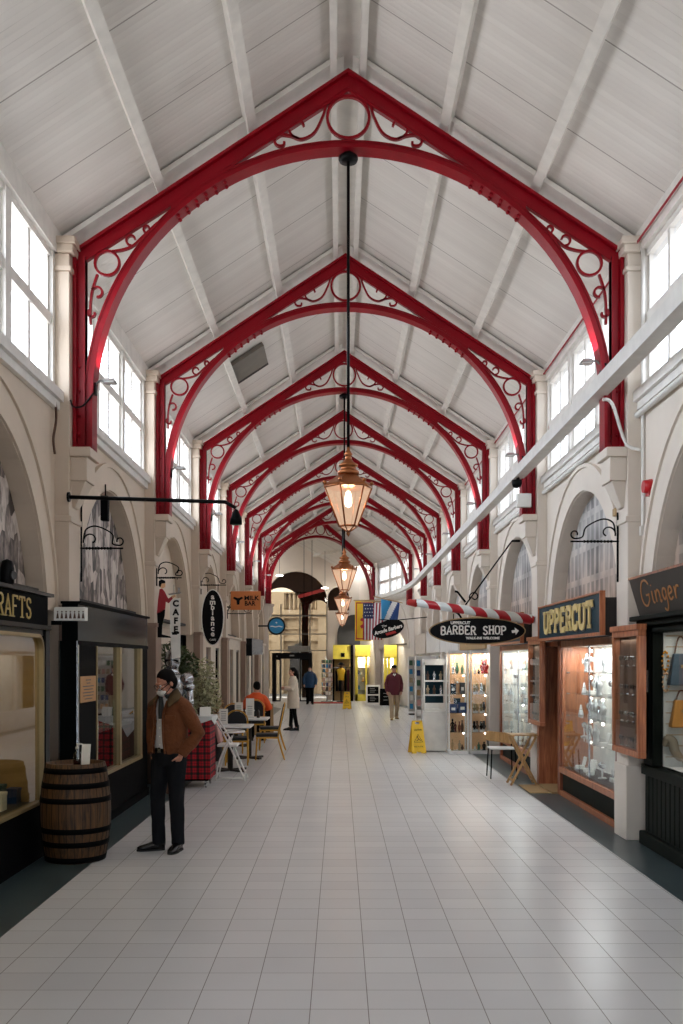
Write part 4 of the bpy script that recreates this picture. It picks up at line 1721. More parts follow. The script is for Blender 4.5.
def tartan_stand():
    x0, x1, y0, y1 = -2.44, -1.845, 14.15, 14.75
    o = thing('display_trolley', 'Trolley draped in red tartan cloth on casters, right behind the man', 'trolley', ((x0 + x1) / 2, (y0 + y1) / 2, 0))
    mb = MB()
    # draped cloth with soft folds
    n = 60
    ring = []
    for i in range(n):
        t = i / n * 4
        e, f_ = int(t), t - int(t)
        p = [(x0 + (x1 - x0) * f_, y0), (x1, y0 + (y1 - y0) * f_), (x1 - (x1 - x0) * f_, y1), (x0, y1 - (y1 - y0) * f_)][e]
        ring.append(p)
    cx, cy = (x0 + x1) / 2, (y0 + y1) / 2
    vs = []
    zs = (.13, .4, .7, 1.0)
    for j, z in enumerate(zs):
        for i, p in enumerate(ring):
            k = 1 + .025 * sin(i * 1.7) * (1 - z) + .03 * (1 - z)
            vs.append((cx + (p[0] - cx) * k, cy + (p[1] - cy) * k, z))
    fs = [(j * n + i, j * n + (i + 1) % n, (j + 1) * n + (i + 1) % n, (j + 1) * n + i) for j in range(3) for i in range(n)]
    fs.append(tuple(range(3 * n, 4 * n)))
    mb.add(vs, fs, False)
    part('tartan_cloth', mb, M['tartan'], o, 'red tartan cloth')
    mb = MB()
    mb.box(x0 + .02, x1 - .02, y0 + .02, y1 - .02, .1, .14)
    part('shelf_board', mb, M['blackmatt'], o)
    for i, (a, b) in enumerate(((x0 + .06, y0 + .06), (x1 - .06, y0 + .06), (x1 - .06, y1 - .06), (x0 + .06, y1 - .06))):
        mb = MB()
        mb.cyl((a - .012, b, .035), (a + .012, b, .035), .035, n=14)
        mb.box(a - .018, a + .018, b - .02, b + .02, .06, .1)
        part('caster', mb, M['chrome'], o)
    mb = MB()
    mb.box(x0 - .03, x1 + .03, y0 - .03, y1 + .03, 1.002, 1.014)
    for (ax, ay, bx, by) in ((x0 - .03, y0 - .034, x1 + .03, y0 - .03), (x1 + .03, y0 - .03, x1 + .034, y1 + .03)):
        if by - ay < .01:
            mb.add([(ax, ay, 1.012), (bx, ay, 1.012), (bx, ay, .97), ((ax + bx) / 2, ay - .004, .86), (ax, ay, .97),
                    (ax, by, 1.012), (bx, by, 1.012), (bx, by, .97), ((ax + bx) / 2, by - .004, .86), (ax, by, .97)],
                   [(0, 1, 2, 3, 4), (9, 8, 7, 6, 5), (0, 5, 6, 1), (1, 6, 7, 2), (2, 7, 8, 3), (3, 8, 9, 4), (4, 9, 5, 0)])
        else:
            mb.add([(ax, ay, 1.012), (ax, by, 1.012), (ax, by, .97), (ax + .004, (ay + by) / 2, .88), (ax, ay, .97),
                    (bx, ay, 1.012), (bx, by, 1.012), (bx, by, .97), (bx + .004, (ay + by) / 2, .88), (bx, ay, .97)],
                   [(0, 1, 2, 3, 4), (9, 8, 7, 6, 5), (0, 5, 6, 1), (1, 6, 7, 2), (2, 7, 8, 3), (3, 8, 9, 4), (4, 9, 5, 0)])
    part('white_overcloth', mb, M['cloth'], o, 'white overcloth')
    mb = MB()
    T = frameT((-1.93, 14.3, 1.0145), (.9, .3, 0), (0, .25, .97))
    mb.prism([(-.08, 0), (.08, 0), (.08, .13), (-.08, .13)], T, .01)
    solo('menu_card', mb, M['cardwhite'], 'White card propped on the tartan draped trolley', 'card')
    mb = MB()
    mb.box(-2.04, -1.96, 14.38, 14.46, 1.0145, 1.13)
    solo('till_box', mb, M['blackmatt'], 'Small black box on the tartan draped trolley', 'box', bevel=.006)
    # second white-clothed stand by the window
    x0, x1, y0, y1 = -2.55, -2.30, 13.55, 13.95
    o = thing('display_stand', 'Dark stand under a white cloth with a pointed corner, left of the man', 'stand', ((x0 + x1) / 2, (y0 + y1) / 2, 0))
    mb = MB()
    mb.box(x0, x1, y0, y1, 0, .98)
    part('cabinet', mb, M['brown_vault'], o, bevel=.006)
    mb = MB()
    mb.box(x0 - .03, x1 + .03, y0 - .03, y1 + .03, .982, .995)
    mb.add([(x0 - .03, y0 - .034, .99), (x1 + .03, y0 - .034, .99), ((x0 + x1) / 2 + .04, y0 - .036, .77), (x0 - .03, y0 - .03, .99), (x1 + .03, y0 - .03, .99), ((x0 + x1) / 2 + .04, y0 - .032, .77)],
           [(0, 1, 2), (5, 4, 3), (0, 3, 4, 1), (1, 4, 5, 2), (2, 5, 3, 0)])
    mb.add([(x1 + .03, y0 - .03, .99), (x1 + .03, y1 + .03, .99), (x1 + .034, (y0 + y1) / 2, .8), (x1 + .034, y0 - .03, .99), (x1 + .034, y1 + .03, .99), (x1 + .038, (y0 + y1) / 2, .8)],
           [(0, 1, 2), (5, 4, 3), (0, 3, 4, 1), (1, 4, 5, 2), (2, 5, 3, 0)])
    part('white_cloth', mb, M['cloth'], o, 'white cloth')


# ---------------------------------------------------------------- cafe furniture
def banquet_chair(x, y, rz, lab, first=[]):
    grp = 'gold framed cafe chairs'
    if first:
        return dup(first[0], (x, y, 0), rz, lab, grp)
    o = thing('banquet_chair', lab, 'chair', (0, 0, 0), 0, grp)
    # faces -y; back at +y
    mb = MB()
    mb.box(-.2, .2, -.21, .2, .42, .475)
    part('seat', mb, M['seat_black'], o, bevel=.02)
    mb = MB()
    mb.box(-.205, .205, -.215, .205, .39, .42)
    part('seat_frame', mb, M['goldframe'], o)
    T = frameT((0, .2, .47), (1, 0, 0), (0, .2, .98))
    mb = MB()
    pa = [(-.17, .12), (.17, .12), (.17, .3)] + arc((0, .3), .17, 0, 180, 12) + [(-.17, .3)]
    mb.prism(pa, T @ Matrix.Translation((0, 0, -.02)), .04)
    part('backrest', mb, M['seat_black'], o, bevel=.01)
    mb = MB()
    pa = [(-.19, -.05), (-.19, .3)] + arc((0, .3), .19, 180, 0, 14) + [(.19, .3), (.19, -.05)]
    mb.tube([T @ V((a, b, 0)) for a, b in pa], .013, 8)
    mb.tube([T @ V((-.19, .11, 0)), T @ V((.19, .11, 0))], .011, 8)
    part('back_frame', mb, M['goldframe'], o)
    for sx in (-1, 1):
        mb = MB()
        mb.tube([(sx * .185, -.19, .41), (sx * .19, -.215, 0)], [.015, .012], 8)
        part('leg', mb, M['goldframe'], o)
        mb = MB()
        mb.tube([T @ V((sx * .19, -.05, 0)), (sx * .19, .2, .36), (sx * .19, .26, .15), (sx * .19, .31, 0)], [.015, .015, .014, .012], 8)
        part('leg', mb, M['goldframe'], o)
    o.location, o.rotation_euler = (x, y, 0), (0, 0, rz)
    first.append(o)
    return o


def cafe_table(x, y, lab, first=[]):
    if first:
        return dup(first[0], (x, y, 0), None, lab)
    o = thing('cafe_table', lab, 'table', (x, y, 0), 0, 'square white cafe tables')
    mb = MB()
    mb.box(x - .36, x + .36, y - .36, y + .36, .72, .75)
    part('table_top', mb, M['laminate'], o, bevel=.006)
    mb = MB()
    mb.cyl((x, y, .03), (x, y, .72), .045, n=14)
    mb.box(x - .2, x + .2, y - .2, y + .2, .7, .72)
    part('pedestal', mb, M['cast'], o)
    mb = MB()
    for a in (0, pi / 2):
        c, s_ = cos(a + .78), sin(a + .78)
        mb.hexa([(x + c * .32 * i - s_ * .03 * j, y + s_ * .32 * i + c * .03 * j, z) for z in (0, .035) for i, j in ((-1, -1), (1, -1), (1, 1), (-1, 1))])
    part('foot', mb, M['cast'], o)
    first.append(o)
    return o


def menu_stand(x, y, lab, h=.3, w=.15, first=None):
    o = thing('menu_holder', lab, 'menu holder', (x, y, .751), 0, 'menu holders on the cafe tables')
    mb = MB()
    mb.box(x - w / 2, x + w / 2, y - .04, y + .04, .751, .765)
    part('base', mb, M['laminate'], o)
    mb = MB()
    mb.hexa([(x - w / 2, y - .03, .765), (x + w / 2, y - .03, .765), (x + w / 2, y - .024, .765), (x - w / 2, y - .024, .765),
             (x - w / 2, y - .0, .751 + h), (x + w / 2, y - .0, .751 + h), (x + w / 2, y + .006, .751 + h), (x - w / 2, y + .006, .751 + h)])
    part('card', mb, M['cardwhite'], o)
    mb = MB()
    for i in range(5):
        z = .82 + i * .035
        mb.box(x - w * .3, x + w * .3, y - .032 + (z - .765) / (h - .014) * .03, y - .026 + (z - .765) / (h - .014) * .03, z, z + .008)
    part('printed_lines', mb, M['darkgrey'], o)


def cafe():
    T1, T2, T3 = (-1.68, 18.5), (-1.80, 16.4), (-2.2, 21.2)
    cafe_table(*T1, 'White square cafe table with the tall menu cards on it')
    cafe_table(*T2, 'White square cafe table nearest the tartan trolley')
    cafe_table(*T3, 'White square cafe table farthest back, by the person in orange')
    menu_stand(T1[0] + .02, T1[1] - .05, 'Tall white menu card on the middle cafe table, right one', .36, .15)
    menu_stand(T1[0] - .2, T1[1] + .1, 'White menu card on the middle cafe table, left one', .28, .15)
    menu_stand(T2[0] - .12, T2[1] + .1, 'White menu card on the cafe table nearest the tartan trolley', .26, .14)
    for i, (dx, dy, m, lab) in enumerate(((.17, -.02, 'cast', 'Dark sauce bottle right of the tall menu card'), (-.08, -.14, 'maroon', 'Red sauce bottle left of the tall menu card'))):
        c = (T1[0] + dx, T1[1] + dy, .751)
        o = thing('sauce_bottle', lab, 'bottle', c, 0, 'sauce bottles on the cafe table')
        mb = MB()
        mb.lathe([(.028, 0), (.03, .01), (.03, .11), (.014, .14), (.012, .15)], c, 12)
        part('bottle_body', mb, M[m], o)
        mb = MB()
        mb.lathe([(.014, .15), (.014, .17), (.005, .18), (.003, .2), (0, .2)], c, 10)
        part('cap', mb, M['black'], o)
    banquet_chair(-1.33, 18.35, radians(-86), 'Gold framed chair at the right of the middle cafe table, turned sideways')
    banquet_chair(-1.42, 20.3, radians(-84), 'Gold framed chair behind the sideways one, right of the cafe tables')
    banquet_chair(-1.80, 17.5, radians(184), 'Gold framed chair with its back to the camera, in front of the middle cafe table')
    banquet_chair(-2.3, 18.55, radians(86), 'Gold framed chair at the left of the middle cafe table, by the olive tree')
    banquet_chair(-2.1, 19.6, radians(5), 'Gold framed chair between the middle table and the back table')
    banquet_chair(-1.86, 22.2, radians(182), 'Gold framed chair the person in orange sits on')
    high_chair()


def high_chair():
    """white folding high chair with a pale cushion, between the trolley and the cafe tables"""
    x, y = -1.69, 15.06
    o = thing('high_chair', 'White folding high chair with a pale pink cushion beside the tartan trolley', 'high chair', (x, y, 0))
    w = .2
    for sx in (-1, 1):
        yy = y + sx * w
        mb = MB()
        mb.tube(smooth_path([(x - .2, yy, .98), (x - .16, yy, .9), (x + .02, yy, .6), (x + .28, yy, .02)], 5), .0135, 8)
        part('leg', mb, M['whitemetal'], o)
        mb = MB()
        mb.tube(smooth_path([(x + .05, yy, .66), (x - .02, yy, .52), (x - .12, yy, .25), (x - .16, yy, .02)], 5), .0135, 8)
        part('leg', mb, M['whitemetal'], o)
    mb = MB()
    mb.tube([(x - .2, y - w, .98), (x - .2, y + w, .98)], .0135, 8)
    part('crossbar', mb, M['whitemetal'], o)
    for q, r in (((x + .25, y - w, .09), (x + .25, y + w, .09)), ((x - .155, y - w, .09), (x - .155, y + w, .09)), ((x - .155, y - w, .06), (x + .26, y - w, .06))):
        mb = MB()
        mb.tube([q, r], .011, 8)
        part('crossbar', mb, M['whitemetal'], o)
    mb = MB()
    mb.box(x - .14, x + .16, y - w + .015, y + w - .015, .52, .56)
    part('seat', mb, M['white'], o, bevel=.012)
    mb = MB()
    T = frameT((x - .13, y, .57), (0, 1, 0), (-.22, 0, .97))
    mb.prism([(-.17, 0), (.17, 0), (.17, .25), (.1, .33), (-.1, .33), (-.17, .25)], T, .05)
    part('back_cushion', mb, M['pink'], o, bevel=.015)
    mb = MB()
    mb.tube(smooth_path([(x - .06, y - w - .02, .74), (x + .1, y - w - .03, .74), (x + .22, y - w + .08, .74), (x + .25, y, .74), (x + .22, y + w - .08, .74), (x + .1, y + w + .03, .74), (x - .06, y + w + .02, .74)], 5), .014, 8)
    part('arm_bar', mb, M['whitemetal'], o)


def wall_details():
    """windows and dark doors between the far left pilasters"""
    labs = ['Cream cafe shopfront with dark narrow panes, behind the suit of armour', 'Cream shopfront with dark panes, beside the oval ambiance sign',
            'Cream shopfront with dark panes, under the orange milk bar sign', 'Cream shopfront with a dark doorway, below the silver light box', 'Farthest cream shopfront on the left, by the round blue sign']
    for i, k in enumerate(range(2, 7)):
        f = XL + .02 - (.24 if k == 2 else 0)
        y0, y1 = D(k) + .22, D(k + 1) - .22
        o = thing('shopfront', labs[i], 'shopfront', (f, (y0 + y1) / 2, 0), 0, 'cream shopfronts along the left wall')
        mb = MB()
        z1 = 2.1
        ya = [(y0 + .35, y0 + 1.05), (y0 + 1.55, y0 + 2.35), (y1 - 1.0, y1 - .35)]
        sb(mb, -1, f, 0, .1, y0, y1, z1, 2.42)
        sb(mb, -1, f, -.05, .1, y0, y1, 2.38, 2.44)
        last = y0
        for a, b in ya:
            sb(mb, -1, f, 0, .1, last, a, 0, z1)
            last = b
        sb(mb, -1, f, 0, .1, last, y1, 0, z1)
        for j in (0, 2):
            sb(mb, -1, f, 0, .1, ya[j][0], ya[j][1], 0, .55)
        part('surround', mb, M['cream2'], o)
        for j, (a, b) in enumerate(ya):
            mb = MB()
            if j == 1:
                sb(mb, -1, f, .06, .1, a, b, 0, z1)
                part('door', mb, M['brown_vault'], o, bevel=.005)
                mb = MB()
                sb(mb, -1, f, .055, .06, a + .12, b - .12, .9, z1 - .15)
                part('door_glass', mb, M['black'], o)
            else:
                rect_frame(mb, -1, f, .03, .09, a, b, .55, z1, .05)
                part('window_frame', mb, M['black'], o)
                mb = MB()
                sb(mb, -1, f, .06, .066, a + .05, b - .05, .6, z1 - .05)
                part('window_glass', mb, M['glass_dark'], o)


def murals():
    labs = {(-1, 0): ('Black and white photograph of a tall doorway scene in the nearest left arch', 'crowd'), (-1, 1): ('Sepia photograph of a crowd in the left arch behind the empty scrolled bracket', 'crowd'),
            (1, 0): ('Grey street photograph in the arch above the Ginger sign', 'city'), (1, 1): ('Grey photograph of tall street buildings in the arch above the UPPERCUT sign', 'city'),
            (1, 2): ('Grey street photograph in the arch above the barber pole', 'city'), (1, 3): ('Dim street photograph in the right arch above the glass cabinets', 'city'),
            (1, 4): ('Small dim photograph in the right arch left of the red and white pole end', 'city')}
    for (s, k), (lab, kind) in labs.items():
        T = side_frame(s, D(k))
        R, zc = 1.74, 2.14
        z0 = 2.43
        a0 = math.asin((z0 - zc) / R)
        n = 24
        pts = [(SP / 2 + R * cos(a0 + (pi - 2 * a0) * i / n), zc + R * sin(a0 + (pi - 2 * a0) * i / n)) for i in range(n + 1)]
        mb = MB()
        vs = [T @ V((u, .165, z)) for u, z in pts] + [T @ V((u, .185, z)) for u, z in pts]
        m = len(pts)
        mb.add(vs, [tuple(range(m)), tuple(range(2 * m - 1, m - 1, -1))] + [(i, (i + 1) % m, m + (i + 1) % m, m + i) for i in range(m)])
        c = T @ V((SP / 2, .175, z0))
        o = solo('mural_print', mb, M['mural_' + kind], lab, 'mural', tuple(c), 'photo prints in the wall arches')


FLOOD_FILL = 5


def fixtures():
    """floodlights on the posts, conduit, trunking, bell, brackets"""
    ordl = ['nearest', 'second', 'third', 'fourth', 'fifth', 'sixth']
    proto = {}
    for s in (-1, 1):
        for k in range(1, 7):
            hi = XC + s * 2.635
            zf = 4.62 + (.2 if s > 0 else 0)
            c = (hi - s * .0, D(k) - .02, zf)
            lab = 'Small white floodlight on the %s red post along the %s wall' % (ordl[k - 1], 'left' if s < 0 else 'right')
            light('flood_lamp', 'AREA', (hi - s * .21, D(k), zf + .12), FLOOD_FILL, (1., .97, .92), .2, (pi, -s * .35, 0))  # upward fill light, added above floodlight heads that stay unlit
            if s in proto:
                dup(proto[s], (hi, D(k) - .02, zf), None, lab)
                continue
            o = thing('floodlight', lab, 'floodlight', c, 0, 'floodlights on the red posts')
            proto[s] = o
            x, y, z = c
            d = -s
            mb = MB()
            mb.box(min(x, x + d * .06), max(x, x + d * .06), y - .04, y + .04, z - .1, z + .02)
            part('junction_box', mb, M['black'], o, bevel=.006)
            mb = MB()
            mb.tube([(x + d * .04, y, z), (x + d * .1, y, z + .05), (x + d * .16, y + .02, z + .05)], .012, 8)
            part('arm', mb, M['grey'], o)
            mb = MB()
            mb.hexa([(x + d * a, y + b, z + e) for a, b, e in ((.12, -.04, .03), (.12, .08, .03), (.26, .09, .03), (.26, -.05, .03), (.14, -.02, .07), (.14, .06, .07), (.24, .06, .07), (.24, -.02, .07))])
            part('lamp_head', mb, M['grey'], o, bevel=.008)
            mb = MB()
            mb.hexa([(x + d * a, y + b, z + e) for a, b, e in ((.135, -.03, .024), (.135, .07, .024), (.245, .08, .024), (.245, -.04, .024), (.135, -.03, .029), (.135, .07, .029), (.245, .08, .029), (.245, -.04, .029))])
            part('lens', mb, M['white'], o)
    # big white trunking along the right side
    mb = MB()
    pts = [(2.64, 3.5, 4.57), (2.64, 33.0, 4.57)]
    arc_ = smooth_path([(2.64, 33., 4.57), (2.6, 35.2, 4.55), (2.38, 37.6, 4.5), (1.95, 39.8, 4.45), (1.5, 41.6, 4.42)], 5)
    allp = [pts[0]] + arc_
    for a, b in zip(allp, allp[1:]):
        mb.bar(a, b, .15, .15)
    o = solo('cable_trunking', mb, M['pvc'], 'White square trunking running the length of the right side, past the red posts', 'trunking', (2.64, 10, 4.49))
    # pipe below the right windows
    mb = MB()
    mb.tube([(XR - .05, 3., 4.27), (XR - .05, 37.5, 4.27)], .03, 10)
    solo('wall_pipe', mb, M['pvc'], 'White round pipe along the right wall below the windows', 'pipe', (XR - .06, 10, 4.22))
    # red cables along the eaves
    for s, x in ((1, XR - .06),):
        mb = MB()
        mb.tube([(x, 4., 5.99), (x, 37.5, 5.99)], .012, 6)
        solo('eaves_cable', mb, M['cable'], 'Thin red cable along the eaves of the %s wall' % ('left' if s < 0 else 'right'), 'cable', (x, 10, 5.97))
    # vertical conduit and fire bell on the nearest right pilaster
    xf = XR - .02
    y = D(1) - .3
    mb = MB()
    mb.tube([(xf, y, 6.0), (xf, y, 3.15), (xf, y, 3.12)], .02, 8)
    mb.box(xf - .03, xf + .03, y - .03, y + .03, 3.05, 3.14)
    solo('conduit', mb, M['pvc'], 'White vertical conduit beside the nearest right pilaster', 'conduit', (xf, y, 3.05))
    mb = MB()
    a = V((2.66, D(1) - .12, 4.45))
    mb.tube(smooth_path([a, a + V((.1, 0, -.05)), a + V((.22, -.05, -.45)), (xf - .02, y, 3.9)], 6), .018, 8)
    solo('flexible_conduit', mb, M['pvc'], 'White curved flexible conduit from the trunking to the nearest right pilaster', 'conduit', tuple(a))
    bx, by, bz = XR - .06, 9.75, 3.5
    o = thing('fire_bell', 'Small red fire bell on the wall above the Ginger shop', 'fire bell', (bx, by, bz))
    mb = MB()
    mb.cyl((bx + .06, by, bz), (bx - .02, by, bz), .075, .06, n=20)
    part('bell', mb, M['bellred'], o)
    mb = MB()
    mb.box(bx + .02, bx + .06, by - .05, by + .05, bz - .09, bz + .05)
    part('back_box', mb, M['bellred'], o)
    # small brown box hanging in the uppercut arch
    o = thing('wall_sensor', 'Small beige sensor box hanging by its cable over the empty right bracket', 'sensor', (XR - .09, 10.62, 3.38))
    mb = MB()
    mb.box(XR - .13, XR - .03, 10.55, 10.67, 3.34, 3.42)
    part('box_body', mb, M['tan'], o, bevel=.006)
    mb = MB()
    mb.tube([(XR - .08, 10.61, 3.42), (XR - .08, 10.6, 3.6), (XR - .03, 10.5, 3.8), (XR - .01, 10.4, 3.95)], .006, 6)
    part('cable', mb, M['grey'], o)
    scroll_bracket(None, 1, D(1) + .12, 'Empty scrolled iron bracket on the nearest right pilaster', .5, 3.04, (.3, .42))
    # security camera beside the second right post
    x, y, z = 2.69, D(2) - .16, 4.16
    o = thing('junction_box', 'White junction box under the trunking on the second right post', 'junction box', (x, y, z))
    mb = MB()
    mb.box(x - .09, x + .12, y - .03, y + .06, z - .1, z + .1)
    part('box_body', mb, M['pvc'], o, bevel=.008)
    o = thing('security_camera', 'Black dome camera hanging from the trunking by the second right post', 'camera', (x - .1, y - .05, z + .18))
    mb = MB()
    mb.lathe([(0, 0), (.06, .02), (.075, .07), (.075, .12), (0, .12)], (x - .1, y - .05, z + .17), 14)
    part('dome', mb, M['black'], o)
    mb = MB()
    mb.cyl((x - .1, y - .05, z + .29), (x - .06, y - .05, z + .31), .03, n=10)
    part('mount', mb, M['black'], o)
    # dark heater panel on the left roof slope
    yc = 17.2
    zc = RIDGE - .66 * (XC + 1.58)
    T = frameT((-1.58, yc, zc - .03), (.835, 0, .551), (0, 1, 0))
    o = thing('ceiling_heater', 'Dark rectangular heater panel on the left roof slope', 'heater', (-1.58, yc, zc))
    mb = MB()
    mb.T = T @ Matrix.Translation((0, 0, .0))
    mb.box(-.34, .34, -.52, .46, -.05, .02)
    mb.T = Matrix.Identity(4)
    part('panel', mb, M['heater'], o, bevel=.006)
    mb = MB()
    mb.T = T
    mb.box(-.32, .34, .46, .56, -.05, .05)
    mb.T = Matrix.Identity(4)
    part('slot', mb, M['black'], o)
    mb = MB()
    p = T @ V((-.34, .56, .06))
    mb.ball(tuple(p), .06, 10, 7)
    part('indicator', mb, M['amber'], o)


def left_upper():
    """junction and cable on the nearest left pilaster"""
    mb = MB()
    mb.tube(smooth_path([(XL + PIL + .01, D(1) - .2, 4.42), (XL + PIL + .05, D(1) - .23, 4.35), (-2.6, D(1) - .14, 4.38), (-2.5, D(1) - .1, 4.52)], 6), .01, 6)
    solo('loose_cable', mb, M['black'], 'Loose black cable looping round the nearest left red post', 'cable')
    mb = MB()
    mb.tube(smooth_path([(XL + .03, D(1) - .3, 4.45), (XL + .05, D(1) - .33, 4.2), (XL + .03, D(1) - .36, 4.0), (XL + .04, D(1) - .34, 3.85)], 6), .014, 6)
    solo('drain_pipe', mb, M['brown_vault'], 'Thin brown pipe stub beside the nearest left pilaster', 'pipe')
    o = thing('hanging_lamp_box', 'Dark narrow box hanging in the crown of the second left arch', 'box', (XL + .05, 12.0, 3.5))
    mb = MB()
    mb.box(XL + .0, XL + .09, 11.95, 12.05, 3.48, 3.78)
    part('box_body', mb, M['iron'], o, bevel=.01)
    mb = MB()
    mb.cyl((XL + .05, 12., 3.78), (XL + .05, 12., 3.92), .01, n=6)
    part('hanger', mb, M['iron'], o)
# ---------------------------------------------------------------- right: jewellery shop units
def stripe_mat():
    m = bpy.data.materials.new('barber_stripes')
    N, L = nodes(m)
    b = N['Principled BSDF']
    b.inputs['Roughness'].default_value = .35
    tc = N.new('ShaderNodeTexCoord')
    sp = N.new('ShaderNodeSeparateXYZ')
    L.new(tc.outputs['Object'], sp.inputs[0])
    t = mathn(N, L, 'ADD', mathn(N, L, 'MULTIPLY', sp.outputs['X'], 1 / .31), mathn(N, L, 'MULTIPLY', sp.outputs['Z'], 2.2))
    t = mathn(N, L, 'ADD', t, mathn(N, L, 'MULTIPLY', sp.outputs['Y'], 1.6))
    f = mathn(N, L, 'LESS_THAN', mathn(N, L, 'FRACT', t), .5)
    L.new(ramp(N, L, f, [(.4, '#dfe2e0'), (.6, '#b01a26')]), b.inputs['Base Color'])
    return m


def uppercut(yA, yB, door, near_k, lab, big=True):
    """timber jewellery shopfront: sign box, glazed display, door recess at the far end"""
    s, f = 1, 2.97
    o = thing('shopfront', lab, 'shopfront', (f, (yA + yB) / 2, 0))
    # sign box
    ys0, ys1, z0, z1 = yA - .25, yB + .35 + (0 if big else -.6), 2.07, 2.54
    fs = 2.72
    mb = MB()
    sb(mb, s, fs, .02, .05, ys0 + .02, ys1 - .02, z0 + .02, z1 - .02)
    part('fascia', mb, M['navy'], o, 'dark blue fascia')
    mb = MB()
    sb(mb, s, fs, .06, .34, ys0 + .04, ys1, z0, z1 - .07)
    part('fascia_box', mb, M['shopdark'], o, 'dark box behind the sign')
    mb = MB()
    sb(mb, s, fs, 0, .06, ys0, ys1, z0, z0 + .035)
    sb(mb, s, fs, 0, .06, ys0, ys1, z1 - .025, z1)
    sb(mb, s, fs, 0, .06, ys0, ys0 + .025, z0 + .035, z1 - .025)
    sb(mb, s, fs, 0, .06, ys1 - .025, ys1, z0 + .035, z1 - .025)
    part('fascia_frame', mb, M['redwood2'], o, bevel=.006)
    yc = (ys0 + ys1) / 2
    T = face_right((fs + .02, yc - .05, (z0 + z1) / 2))
    mb = slab_text('UPPERCUT', T @ Matrix.Translation((.012, -.012, -.004)), 2.6 if big else 2.3, .33, .095, .03)
    part('letter_shadow', mb, M['darkgrey'], o)
    mb = slab_text('UPPERCUT', T, 2.6 if big else 2.3, .32, .068, .05)
    part('sign_lettering', mb, M['uppergold'], o, 'gold block lettering')
    # carcass and posts
    mb = MB()
    sb(mb, s, f, -.02, .5, yA - .12, yA, 0, 2.07)
    part('post', mb, M['redwood'], o, bevel=.006)
    mb = MB()
    sb(mb, s, f, -.02, .5, yB, yB + .14, 0, 2.07)
    part('post', mb, M['redwood'], o, bevel=.006)
    if door:
        mb = MB()
        sb(mb, s, f, -.09, .6, yB + 1.06, yB + 1.2, 0, 2.07)
        part('post', mb, M['redwood2'], o, bevel=.006)
        mb = MB()
        sb(mb, s, f, .55, .6, yB + .14, yB + 1.06, 0, 2.07)
        part('door', mb, M['redwood'], o)
        mb = MB()
        sb(mb, s, f, .54, .552, yB + .3, yB + .9, .9, 1.9)
        part('door_glass', mb, M['black'], o)
        mb = MB()
        mb.box(f - .1, f + .55, yB + .14, yB + 1.06, 0.0, .025)
        part('door_step', mb, M['tan'], o)
        mb = MB()
        mb.box(f - .02, f + .6, yB + .0, yB + 1.2, 2.0, 2.07)
        part('door_head', mb, M['redwood'], o)
    mb = MB()
    sb(mb, s, f, .02, .1, yA, yB, .07, .31)
    part('base_panel', mb, M['green_black'], o)
    mb = MB()
    sb(mb, s, f, -.02, .12, yA, yB, 0, .07)
    part('plinth', mb, M['redwood2'], o, bevel=.005)
    mb = MB()
    sb(mb, s, f, -.03, .4, yA, yB, .31, .385)
    part('sill', mb, M['redwood2'], o, bevel=.005)
    mb = MB()
    sb(mb, s, f, -.01, .12, yA, yB, 1.985, 2.07)
    part('rail', mb, M['redwood2'], o, bevel=.005)
    display_box(o, s, f, yA + .01, yB - .01, .385, 1.985, .42, M['cardwhite'], M['redwood2'] if big else M['cardwhite'], M['cardwhite'], M['white'])
    ym = yA + (yB - yA) * .46
    mb = MB()
    sb(mb, s, f, .01, .016, yA, yB, .385, 1.985)
    part('window_glass', mb, M['glass'], o)
    mb = MB()
    sb(mb, s, f, .004, .02, ym - .015, ym + .015, .385, 1.985)
    part('glass_joint', mb, M['chrome'], o)
    zs = (.80, 1.09, 1.38, 1.66)
    for z in zs:
        mb = MB()
        sb(mb, s, f, .06, .41, yA + .02, yB - .02, z - .006, z)
        part('glass_shelf', mb, M['glass_clear'], o)
        mb = MB()
        sb(mb, s, f, .06, .1, ym + .04, ym + .06, z - .02, z - .006)
        sb(mb, s, f, .06, .1, yB - .06, yB - .03, z - .02, z - .006)
        part('shelf_clip', mb, M['chrome'], o)
    # little spot lamps
    for z in (.72, 1.0, 1.3, 1.58, 1.93):
        for y in (yB - .16, yA + (yB - yA) * .72, yA + (yB - yA) * .42, yA + (yB - yA) * .2):
            mb = MB()
            mb.ball((f + .36, y, z), .022, 10, 6)
            part('spot_lamp', mb, M['spot'], o)
    light('display_lamp', 'AREA', (f + .2, (yA + yB) / 2, 1.97), 42, (.95, .98, 1.), .25, (0, 0, 0), yB - yA - .3)
    return o, f, zs


BUST = {}


